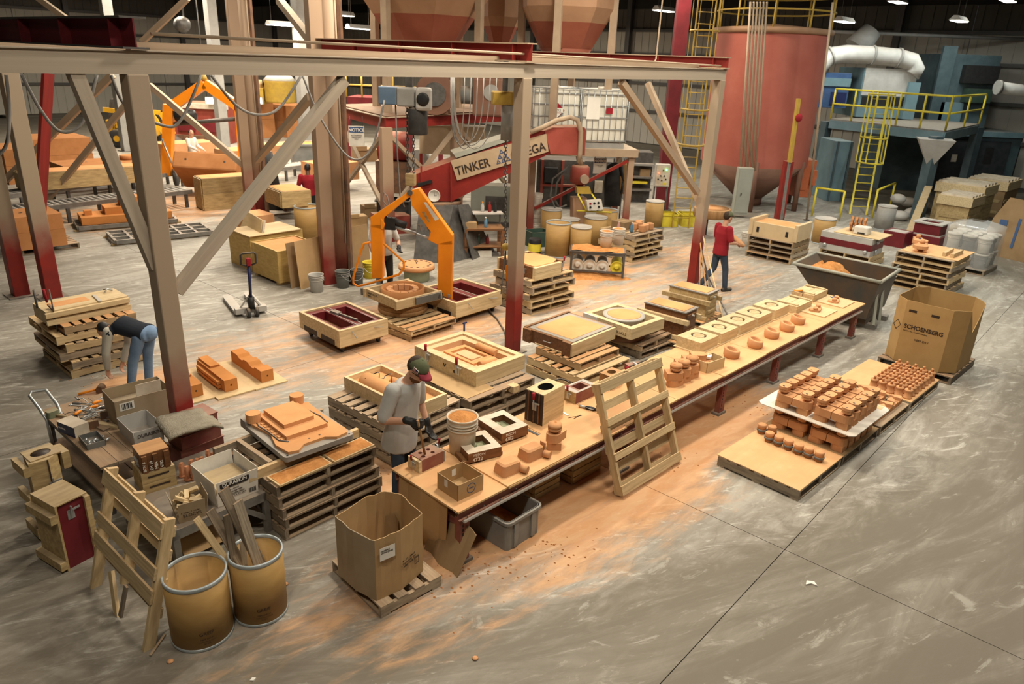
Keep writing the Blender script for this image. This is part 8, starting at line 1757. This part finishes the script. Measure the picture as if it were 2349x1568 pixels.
c0, c1 = far(1900, 72, 34), far(2349, 90, 34); t = thing('roof_pipe', 'long pale sprinkler pipe under the roof at the right', 'pipe', c0); MB().cyl((0, 0, 0), c1-c0, .07, n=8).done('pipe', MT['grey_light'], t); MB().cyl((0, 0, 0), (0, 0, 2), .02, n=6).done('hanger', MT['steel_dark'], t)
c0, c1 = far(2290, 200, 30), far(2360, 210, 30); t = thing('side_duct', 'short pale duct at the far right of the machinery', 'duct', c0); MB().tube([Vector((0, 0, 0)), c1-c0, c1-c0+Vector((.5, 0, -.4))], .22, 14).done('duct', MT['grey_light'], t); MB().cyl((-.05, 0, 0), (.05, 0, 0), .27, n=14).done('flange', MT['grey'], t)
# crates and sheets at the far right
for n_, ang, a, b, h, lab, m_, ml in (((2208, 540), 44, 1.2, .9, 1.2, 'tall tan wooden crate behind the maroon patterns', 'wood_old', 'cardboard_dark'), ((2235, 520), 44, 1.4, 1.4, 1.35, 'dim wooden crate farther behind the tall tan one', 'wood_old', 'wood_old'), ((2290, 500), 44, 1.6, 1.2, 1.3, 'brown crate topped with a pallet by the cardboard sheet', 'cardboard_dark', 'pine')):
    P = at(*n_); t = thing('wooden_crate', lab, 'crate', P, math.radians(ang)); MB().box(0, a, 0, b, 0, h*.72).done('body', MT[m_], t); MB().box(-.05, a+.05, -.05, b+.05, h*.72, h*.95).done('top_tray', MT['wood_x'], t)
    for k in range(4): MB().box(a*k/4+.03, a*k/4+.2, 0, b, h*.95, h).done('slat', MT['white_worn'], t)
    for z in (.1, .4): MB().box(-.02, 0, .1, b-.1, h*z, h*z+.1).done('cleat', MT['wood_old'], t); MB().box(.1, a-.1, -.02, 0, h*z, h*z+.1).done('cleat', MT['wood_old'], t)
A = at(2245, 578); Bq = at(2349, 602); lt = math.atan2(Bq.y-A.y, Bq.x-A.x); t = thing('big_cardboard', 'large brown cardboard sheet with blue straps standing at the right', 'cardboard', A, rot=(-.1, 0, lt)); MB().prism([(-.1, 0), (2.6, 0), (2.6, 1.55), (.35, 1.6), (.1, 1.0)], -.02, .02, Matrix.Rotation(PI/2, 4, 'X')).done('sheet', MT['cardboard_dark'], t)
for x in (.75, 1.5): MB().box(x, x+.07, -.03, -.021, .3, 1.1).done('strap', MT['blue'], t)
MB().box(.3, .5, -.03, -.021, .85, 1.0).done('blue_mark', MT['blue'], t)
A = at(2076, 560); t = thing('leaning_plank', 'long tan plank leaning on the teal column', 'plank', A); Bq = onp(2130, 428, TP+Vector((.3, -.25, 0)), 10); MB().beam((0, 0, 0), Bq-A, .22, .05).done('plank', MT['wood_old'], t)
for i, (u, v, s_) in enumerate(((2062, 505, .7), (2095, 498, .8), (2078, 486, .7), (2110, 490, .6), (2052, 492, .6))):
    b = MB(); P = at(u, v); sph(b, (0, 0, 0), (.45*s_, .4*s_, .17), n=12); tag(b.done('grey_sack', MT['grey_light'], None, P+Vector((0, 0, .16+.2*(i//2))), .5*i), 'dusty grey sack in the heap below the teal platform', 'sack', 'grey sacks')
fibre_drum('grey dusty barrel beside the sacks below the platform', at(2025, 525), .28, .75, True, 'barrel', 'grey')
# left background
def conveyor(label, a, b, w_, z=.5):
    A, Bq = at(*a, z), at(*b, z); A.z = Bq.z = 0; d = Bq-A; L = d.length; t = thing('roller_conveyor', label, 'conveyor', A, math.atan2(d.y, d.x))
    for y in (0, w_): MB().box(0, L, y-.03, y+.03, z-.1, z+.02).done('side_rail', MT['steel_mid'], t)
    rm = MB().cyl((0, .03, z-.02), (0, w_-.03, z-.02), .045, n=8).mesh('roller', MT['grey_light'])
    n = min(int(L/.16), 90)
    for i in range(n): link('roller', rm, t, (L*(i+.5)/n, 0, 0))
    for i in range(5):
        for y in (0, w_): MB().box(L*(.05+.225*i), L*(.05+.225*i)+.08, y-.04, y+.04, 0, z-.1).done('leg', MT['steel_dark'], t)
conveyor('near roller conveyor running across the left bay', (18, 484), (440, 436), .75); conveyor('farther roller conveyor behind the near one', (18, 448), (430, 392), .75); conveyor('roller conveyor behind the tower columns', (590, 392), (800, 366), .7)
def sblock(label, n_, a, b, h, z=0.0, mat='core_dark', ang=47, cap_=None, name='sand_block', cat='sand mould'):
    P = at(*n_, z); t = thing(name, label, cat, P, math.radians(ang)); MB().box(0, a, 0, b, 0, h*.52).done('lower_half', MT[mat], t); MB().box(.01, a-.01, .01, b-.01, h*.525, h).done('upper_half', MT[mat if cap_ is None else cap_], t)
    if mat.startswith('wood'):
        MB().box(.05, a-.05, .05, b-.05, h, h+.01).done('sand_face', MT['sand'], t)
        for x in (-.03, a): MB().box(x, x+.03, .05, b-.05, .02, h-.02).done('end_cleat', MT[mat], t)
    else: MB().cyl((a*.3, b*.5, h), (a*.3, b*.5, h+.004), .04, n=10).done('vent_hole', MT['wood_black'], t)
    return t
sblock('huge orange sand block at the far left behind the conveyors', (84, 402), 2.0, 2.0, 1.25); sblock('second huge orange block left of the leaning braces', (22, 424), 1.0, 2, 1.15)
t = sblock('long flat orange mould with a round boss on the conveyor', (150, 408), 3.0, 1.5, .35, .55); MB().cyl((2.2, .7, .35), (2.2, .7, .5), .25, n=16).done('boss', MT['core_dark'], t)
t = sblock('long wooden flask with a round plug on the near conveyor', (60, 440), 3.3, .9, .5, .52, 'wood_old'); MB().cyl((2.4, -.03, .25), (2.4, 0, .25), .14, n=16).done('plug', MT['steel_dark'], t)
pallet(at(52, 586), math.radians(46), 1.2, 1.2, 0, 'pallet under the orange block at the far left column', 'pine_grey', 'b', jit=0); sblock('orange sand block on the pallet by the far left column', (44, 576), 1.0, 1.1, .75, .137)
# steel grates with the stepped block
for n_, a, b, lab in (((268, 564), 2.3, 1.15, 'steel floor grate lying bare beside the stepped block'), ((182, 532), 2.4, 1.0, 'steel floor grate under the stepped block')):
    P = at(*n_); t = thing('steel_grate', lab, 'grate', P, math.radians(38 if n_[0] > 200 else 36))
    for i in range(4): MB().box(0, a, b*i/3-.03, b*i/3+.03, .04, .14).done('bar', MT['steel_mid'], t)
    for i in range(7): MB().box(a*i/6-.03, a*i/6+.03, .03, b-.03, .05, .13).done('cross_bar', MT['steel_mid'], t)
    for y in (.1, b-.1): MB().box(-.1, a+.1, y-.04, y+.04, 0, .04).done('skid', MT['pine_grey'] if 0 else MT['wood_old'], t)
P = loc(P, math.radians(36), .1, .08, .142); t = thing('stepped_block', 'stepped orange sand block lying on the steel grate', 'sand mould', P, math.radians(36)); MB().box(0, 2.2, 0, .85, 0, .2).done('base', MT['core_bright'], t); MB().box(.6, 1.9, .2, .8, .2, .38).done('middle_step', MT['core_bright'], t); MB().box(1.0, 1.6, .3, .75, .38, .6).done('upper_step', MT['core_bright'], t); MB().box(.12, .3, .3, .5, .2, .32).done('lug', MT['core_bright'], t)
# tilted block in a second gripper
c = far(484, 393, 24.5); t = thing('tilted_block', 'long orange sand block tilted in the far gripper', 'sand mould', c, rot=(-.62, .05, .12)); MB().box(-1.0, 1.0, -.75, .75, -.3, .3).done('block', MT['core_dark'], t, bev=.06)
for x in (-.6, .6): MB().cyl((x, -.751, 0), (x, -.75, 0), .04, n=10).done('pin_hole', MT['wood_black'], t)
def g2(px): return [far(u, v, 25.3) for u, v in px]
G0 = far(470, 190, 25.3); t = thing('far_gripper', 'worn orange clamp gripper holding the tilted block', 'gripper', G0)
for nm, px, w_ in (('left_arm', ((470, 192), (394, 245)), .3), ('right_arm', ((470, 192), (548, 245)), .3), ('left_leg', ((388, 240), (384, 400)), .32), ('right_leg', ((550, 240), (562, 385)), .3)): a, b = g2(px); MB().beam(a-G0, b-G0, w_, w_*.8, up=(0, 1, 0)).done(nm, MT['orange'], t)
a, b = g2(((400, 285), (545, 272))); MB().cyl(a-G0, b-G0, .07, n=10).done('actuator', MT['steel_dark'], t); a = g2(((425, 265),))[0]; MB().lathe([(.1, -.35), (.2, -.3), (.2, .3), (.1, .35)], 14).done('motor', MT['black'], t, a-G0, rot=(0, PI/2, 0)); a = g2(((404, 405),))[0]; MB().lathe([(.05, -.05), (.32, -.04), (.32, .04), (.05, .05)], 20).done('clamp_pad', MT['rubber'], t, a-G0, rot=(0, PI/2, .2)); MB().cyl((0, 0, 0), (0, 0, 3.2), .02, n=6).done('chain', MT['steel_dark'], t); MB().lathe([(.05, .05), (.1, .12), (.05, .25)], 10).done('hook', MT['yellow'], t)
a, b = g2(((376, 330), (392, 405))); MB().tube([a-G0, a-G0+Vector((.1, -.3, .2)), b-G0+Vector((.3, -.3, .3)), b-G0+Vector((.2, 0, 0))], .03, 6).done('handle_rail', MT['steel'], t)
# crates by the tower
sblock('yellowed wooden flask with a sand top beside the column J', (470, 484), 1.55, .75, .95, .0, 'wood_old', 40, 'wood_old')['label'] = 'yellowed wooden flask with a sand top under the tilted block'
for k in range(2): sblock(('lower', 'upper')[k]+' sand-topped wooden flask beside the man in the red sweater', (648, 478), .8, 1.1, .42, .35+.43*k, 'wood_old', 40)
t = thing('roller_stand', 'low rusty stand under the two sand-topped flasks', 'stand', at(650, 486), math.radians(40)); MB().box(0, .9, 0, 1.2, .28, .34).done('top', MT['rust'], t)
for x in (.05, .78):
    for y in (.05, 1.1): MB().box(x, x+.08, y, y+.08, 0, .28).done('leg', MT['rust'], t)
for n_, a, b, h, z, lab in (((525, 372), 1.2, 1.2, .4, .5, 'flat orange mould behind the far gripper'), ((610, 362), 1.6, 1.2, .45, .5, 'flat orange mould on the conveyor near the grey tub'), ((380, 385), 2.2, 1.2, .9, 0, 'orange sand block behind the man in white'), ((575, 318), 1.5, 1.2, 1.9, 0, 'tall brown sand block stack below the yellow machine'), ((660, 316), 2.6, 2, 1.7, 0, 'broad brown sand block right of the tall stack'), ((735, 420), 1.6, 1.2, .6, .4, 'sand-topped mould behind the tower column'), ((560, 540), .9, .8, .45, .12, 'small orange blocks on a pallet behind the cream board')):
    sblock(lab, n_, a, b, h, z, 'core' if h < 1 else 'core_dark')
# grey tub, drum, cartons, black drape
t = thing('grey_tub', 'big grey plastic tub of sand behind the tower column', 'tub', at(708, 388), .4); MB().prism(rrect(-.6, .6, -.5, .5, .1), 0, 1.0, top=rrect(-.75, .75, -.62, .62, .1)).done('tub', MT['tote'], t); MB().ring(rrect(-.82, .82, -.68, .68, .1), rrect(-.7, .7, -.56, .56, .1), 1.0, 1.08).done('rim', MT['tote'], t); MB().prism(rrect(-.7, .7, -.56, .56, .1), 1.0, 1.06).done('sand_fill', MT['sand_loose'], t)
fibre_drum('open tan drum behind the cream board by the column', at(708, 545), .33, .85); 
t = thing('black_drape', 'black welding drape hanging beside the far tower column', 'drape', at(622, 480)); b = MB(); loft(b, [((0, 0, 0), .15, .42, Vector((0, 1, 0)), Vector((1, 0, 0))), ((0, 0, 1.0), .12, .3, Vector((0, 1, 0)), Vector((1, 0, 0))), ((0, 0, 1.75), .08, .18, Vector((0, 1, 0)), Vector((1, 0, 0)))]); b.done('drape', MT['black'], t); MB().cyl((0, 0, 1.7), (0, 0, 1.9), .03, n=8).done('stand', MT['steel'], t)
for u, v, s_, m_, z, lab in ((805, 520, .5, 'cardboard', .0, 'open brown carton at the foot of the tower column'), (838, 500, .6, 'cardboard_dark', .0, 'brown carton behind the tower column'), (870, 540, .9, 'red_dusty', .0, 'low dusty red cart behind the gripper operator'), (818, 372, .8, 'cardboard_dark', .9, 'cartons stacked on the mould behind the NOTICE sign')):
    o = thing('carton', lab, 'box', at(u, v, z), .5); MB().box(0, s_, 0, s_*.8, 0, s_*.55).done('carton', MT[m_], o); MB().box(-.01, s_*.5, -.03, 0, s_*.5, s_*.7).done('flap', MT[m_], o)
t = thing('red_machine_drum', 'dim red machine drum under the deck behind the posts', 'machine', at(905, 440)); MB().cyl((-.5, 0, 1.6), (.5, 0, 1.6), .5, n=20).done('drum', MT['red'], t); MB().box(-.6, .6, -.3, .3, 0, 1.1).done('base', MT['rust'], t); MB().cyl((.9, .2, 1.2), (.9, -.4, 1.2), .35, n=18).done('blower', MT['grey'], t)
# skid loader
P = far(318, 335, 36); P.z = 0; t = thing('skid_loader', 'yellow skid steer loader lettered MUSTANG by the far wall', 'loader', P, .2)
MB().box(-1.1, .9, -.7, .7, .45, 1.25).done('body', MT['yellow_loader'] if mk('yellow_loader', (.75, .40, .02), (.65, .34, .02), rough=.5, dust=.3) else None, t, bev=.05); MB().prism([(-1.0, .0), (.2, 0), (.0, .9), (-.8, .9)], -.55, .55, Matrix.Translation((0, 0, 1.25)) @ Matrix.Rotation(PI/2, 4, 'X')).done('cab', MT['steel_dark'], t)
for y in (-.72, .72):
    MB().beam((-1.1, y, 1.7), (1.0, y, 1.5), .12, .2).beam((1.0, y, 1.5), (1.5, y, .5), .12, .2).done('lift_arm', MT['yellow_loader'], t)
    for x in (-.65, .5): MB().lathe([(.12, -.1), (.38, -.12), (.42, -.06), (.42, .06), (.38, .12), (.12, .1)], 20).done('tyre', MT['rubber'], t, (x, y*1.15, .42), rot=(PI/2, 0, 0)); MB().cyl((x, y*1.15-.13, .42), (x, y*1.15+.13, .42), .14, n=12).done('hub', MT['yellow_loader'], t)
text('MUSTANG', .3, MT['black'], t, (-1.0, -.71, .85), (PI/2, 0, 0), shear=.3); MB().prism([(1.3, 0), (2.1, .0), (1.4, .6)], -.8, .8, Matrix.Rotation(PI/2, 4, 'X')).done('bucket', MT['steel_dark'], t)
fbox('maroon_machine', 'long maroon machine housing at the far wall', 'machine', (402, 335), (520, 240), 38, 2, 'red_dusty', (('roof_edge', -.02, 1.02, .88, 1.0, .2, 'white_worn'), ('louvre', .1, .4, .3, .6, .1, 'maroon'), ('louvre', .5, .9, .3, .6, .1, 'maroon'), ('base_skirt', .0, 1.0, .0, .2, .15, 'rust')))
t = thing('yellow_machine', 'yellow hopper machine with a domed lid on the brown blocks', 'machine', far(645, 235, 41)); MB().lathe([(.75, 0), (.8, .1), (.8, 1.0), (.85, 1.1), (.5, 1.35), (0, 1.4)], 24).done('hopper', MT['yellow'], t); MB().lathe([(.85, 1.1), (.6, 1.35), (0, 1.42)], 24).done('lid', MT['white'], t, (0, 0, .02)); MB().box(-1.7, -.8, -.4, .4, -.1, .7).done('pump', MT['yellow'], t); MB().cyl((-1.2, 0, .7), (-1.2, 0, 1.1), .25, n=14).done('valve', MT['wood_old'], t)
for u, v in ((515, 342), (290, 330), (700, 300)): P = far(u, v, 34); P.z = 0; t = thing('bay_column', 'dusty grey building column '+{515: 'behind the man in white', 290: 'beside the skid loader', 700: 'behind the broad brown block'}[u], 'column', P, r1); MB().box(-.2, .2, -.2, .2, 0, 7.4).done('shaft', MT['grey'], t); MB().box(-.3, .3, -.3, .3, 0, .03).done('base_plate', MT['steel_dark'], t)
# loose sand on the floor: nobody could count it
random.seed(3); b = MB()
for u, v, s_, n in ((1340, 640, 1.0, 60), (1110, 1290, .5, 40), (1270, 1265, .5, 40), (1540, 1060, .45, 30), (1750, 930, .9, 40), (880, 1085, .5, 30), (1265, 700, .7, 30), (200, 870, .6, 20), (150, 500, 1.6, 40), (400, 500, 1.4, 40), (1050, 1335, .6, 30)):
    P = at(u, v)
    for i in range(n):
        r = random.uniform(.004, .015); x, y = P.x+random.gauss(0, s_*.5), P.y+random.gauss(0, s_*.35); b.add([(x-r, y-r*.6, 0), (x+r, y-r, 0), (x+r*.7, y+r, 0), (x-r, y+r*.8, 0), (x, y, r*.9)], [(0, 1, 4), (1, 2, 4), (2, 3, 4), (3, 0, 4)])
tag(b.done('sand_litter', MT['core_dark']), 'orange sand crumbs littered over the concrete floor', 'sand', kind='stuff')
b = MB(); n = 16; v = []; P = at(1345, 632)
for i in range(n+1):
    for j in range(n+1): x, y = -1.2+2.4*i/n, -.5+1.0*j/n; v.append((x, y, max(0, .13*math.exp(-(x/.75)**2-(y/.26)**2)+.03*noise.noise(Vector((x*4, y*5, 0)))-.02)-.006))
tag(b.add(v, [(i*(n+1)+j, (i+1)*(n+1)+j, (i+1)*(n+1)+j+1, i*(n+1)+j+1) for i in range(n) for j in range(n)], True).done('sand_spill', MT['sand_loose'], None, P, KT), 'heap of spilled orange sand under the low steel shelf', 'sand', kind='stuff')
# dim clutter behind the mixer
fbox('pump_rack', 'dark pump rack with red frame bars behind the drums', 'rack', (1226, 512), (1420, 372), 24.6, .8, 'steel_dark', (('bar', .05, .08, 0, 1, .12, 'red_dusty'), ('bar', .3, .33, 0, 1, .12, 'red_dusty'), ('rail', .05, .6, .45, .5, .14, 'red_dusty'), ('pump', .1, .25, .55, .85, .3, 'black'), ('pump', .38, .5, .2, .42, .3, 'rubber'), ('panel', .72, .82, .35, .6, .1, 'white_worn'), ('pipe', .55, .58, 0, 1, .2, 'rubber_grey')))
fbox('dim_shelving', 'dim steel shelving between the jackets and the control cabinet', 'rack', (1428, 500), (1500, 350), 26.2, .8, 'steel_dark', (('shelf', 0, 1, .25, .29, .3, 'steel_mid'), ('shelf', 0, 1, .5, .54, .3, 'steel_mid'), ('shelf', 0, 1, .75, .79, .3, 'grey'), ('yellow_rail', .1, .8, .4, .44, .35, 'yellow_bright'), ('yellow_post', .08, .13, 0, .6, .35, 'yellow'), ('box', .5, .9, .54, .68, .25, 'cardboard_dark')))
fbox('green_cabinet', 'grey-green steel cabinet behind the cluttered workbench', 'cabinet', (1078, 560), (1178, 428), 21.2, .6, 'grey_green', (('window', .35, .85, .35, .75, .02, 'steel_dark'), ('plinth', 0, 1, 0, .12, .04, 'steel_dark')))
t, w_, h = fbox('spare_cover', 'spare beige mixer cover lettered OMEGA behind the deck posts', 'cover', (962, 352), (1112, 288), 25.5, .1, 'hopper_plate', (('edge', 0, 1, .94, 1, .04, 'white'),)); text('OMEGA', .45, MT['wood_black'], t, (-.1, -.01, .15), (PI/2, .25, 0), bold=.006); MB().box(-w_/2, -w_/2+.1, .0, .1, -t.location.z, 0).done('support', MT['red'], t); MB().box(w_/2-.1, w_/2, .0, .1, -t.location.z, 0).done('support', MT['red'], t)
c = far(1000, 215, 20.4); t = thing('fan_drum', 'round dusty fan drum behind the chain hoist', 'fan', c); MB().cyl((0, -.3, 0), (0, .4, 0), .52, n=26).done('drum', MT['silo_dark'], t); MB().cyl((0, -.36, 0), (0, -.3, 0), .3, n=20).done('hub', MT['steel_dark'], t); MB().box(-.35, .35, -.25, .35, dz+.28-c.z, -.4).done('foot', MT['rust'], t)
c = far(1118, 262, 20.2); t = thing('dusty_gearbox', 'dusty gearbox machine beside the yellow hoist', 'machine', Vector((c.x, c.y, dz+.28))); MB().box(-.38, .4, -.3, .3, 0, .95).done('case', MT['silo_dark'], t, bev=.06); MB().cyl((-.38, 0, .5), (-.7, 0, .5), .22, n=16).done('motor', MT['rubber_grey'], t); MB().cyl((.1, -.32, .6), (.1, -.3, .6), .2, n=16).done('cover', MT['grey'], t)
c = onp(1050, 176, HP, 15); t = thing('cable_bundle', 'tangle of looped cables hanging beside the chain hoist', 'cable', c)
for i in range(6): w_ = .12+.05*i; d = 1.1+.06*(i % 3); MB().tube([Vector((-w_*math.cos(x)+.06*i, .03*i, -d*math.sin(x)**.7 if math.sin(x) > 0 else 0)) for x in [PI*k/14 for k in range(15)]], .009, 5).done('loop', MT['cable'], t)
c = far(795, 222, 33); e = far(1010, 222, 33); t = thing('far_mezzanine', 'far mezzanine with yellow railing and maroon edge', 'platform', Vector((c.x, c.y, 0))); w_ = e.x-c.x
MB().box(0, w_, 0, 2, c.z-.4, c.z).done('edge_beam', MT['maroon'], t)
for i in range(7): MB().cyl((w_*i/6, 0, c.z), (w_*i/6, 0, c.z+1.1), .04, n=6).done('rail_post', MT['yellow'], t)
for z in (.5, 1.1): MB().cyl((0, 0, c.z+z), (w_, 0, c.z+z), .04, n=6).done('hand_rail', MT['yellow'], t)
for i in range(4): MB().box(w_*i/3-.1, w_*i/3+.1, .1, .3, 0, c.z-.4).done('post', MT['maroon'], t)
for u, lab in ((1532, 'yellow plastic crate behind the yellow ladder foot'), (1585, 'yellow plastic crate right of the yellow ladder foot')): t = thing('yellow_bin', lab, 'crate', at(u, 520), .1); MB().shell(rrect(-.3, .3, 0, .5, .04), rrect(-.27, .27, .03, .47, .03), 0, .38).done('bin', MT['yellow_bright'], t); MB().ring(rrect(-.33, .33, -.03, .53, .05), rrect(-.27, .27, .03, .47, .03), .34, .38).done('rim', MT['yellow_bright'], t)
P = at(1625, 545); t = thing('round_stand', 'round wooden mould on a dark stand behind the right column', 'mould', P); MB().lathe([(.5, .62), (.52, .64), (.52, .85), (.5, .87), (0, .87)], 28).done('mould', MT['wood_mid'], t); MB().lathe([(.47, .871), (0, .88)], 28).done('sand_face', MT['sand'], t)
for x, y in ((-.35, -.3), (.35, -.3), (0, .4)): MB().box(x-.03, x+.03, y-.03, y+.03, 0, .62).done('leg', MT['steel_dark'], t)
t = thing('black_tub', 'black plastic tub on the floor behind the gripper arm', 'tub', at(905, 520)); MB().shell(rrect(-.45, .45, -.3, .3, .05), rrect(-.42, .42, -.27, .27, .05), 0, .8).done('tub', MT['rubber'], t); MB().ring(rrect(-.5, .5, -.35, .35, .06), rrect(-.42, .42, -.27, .27, .05), .76, .8).done('rim', MT['rubber'], t)
for u, lab in ((492, 'lit strip light on the far wall beside the far gripper'), (580, 'lit strip light on the far wall behind the tower column')): c = far(u, 231, 37.5); t = thing('strip_light', lab, 'lamp', c); MB().box(-.45, .45, 0, .12, -.16, .16).done('housing', MT['grey_light'], t); MB().box(-.42, .42, -.03, -.001, -.12, .12).done('tube', MT['lamp'], t); MB().cyl((0, .06, .16), (0, .06, 3), .02, n=6).done('hanger', MT['steel_dark'], t)
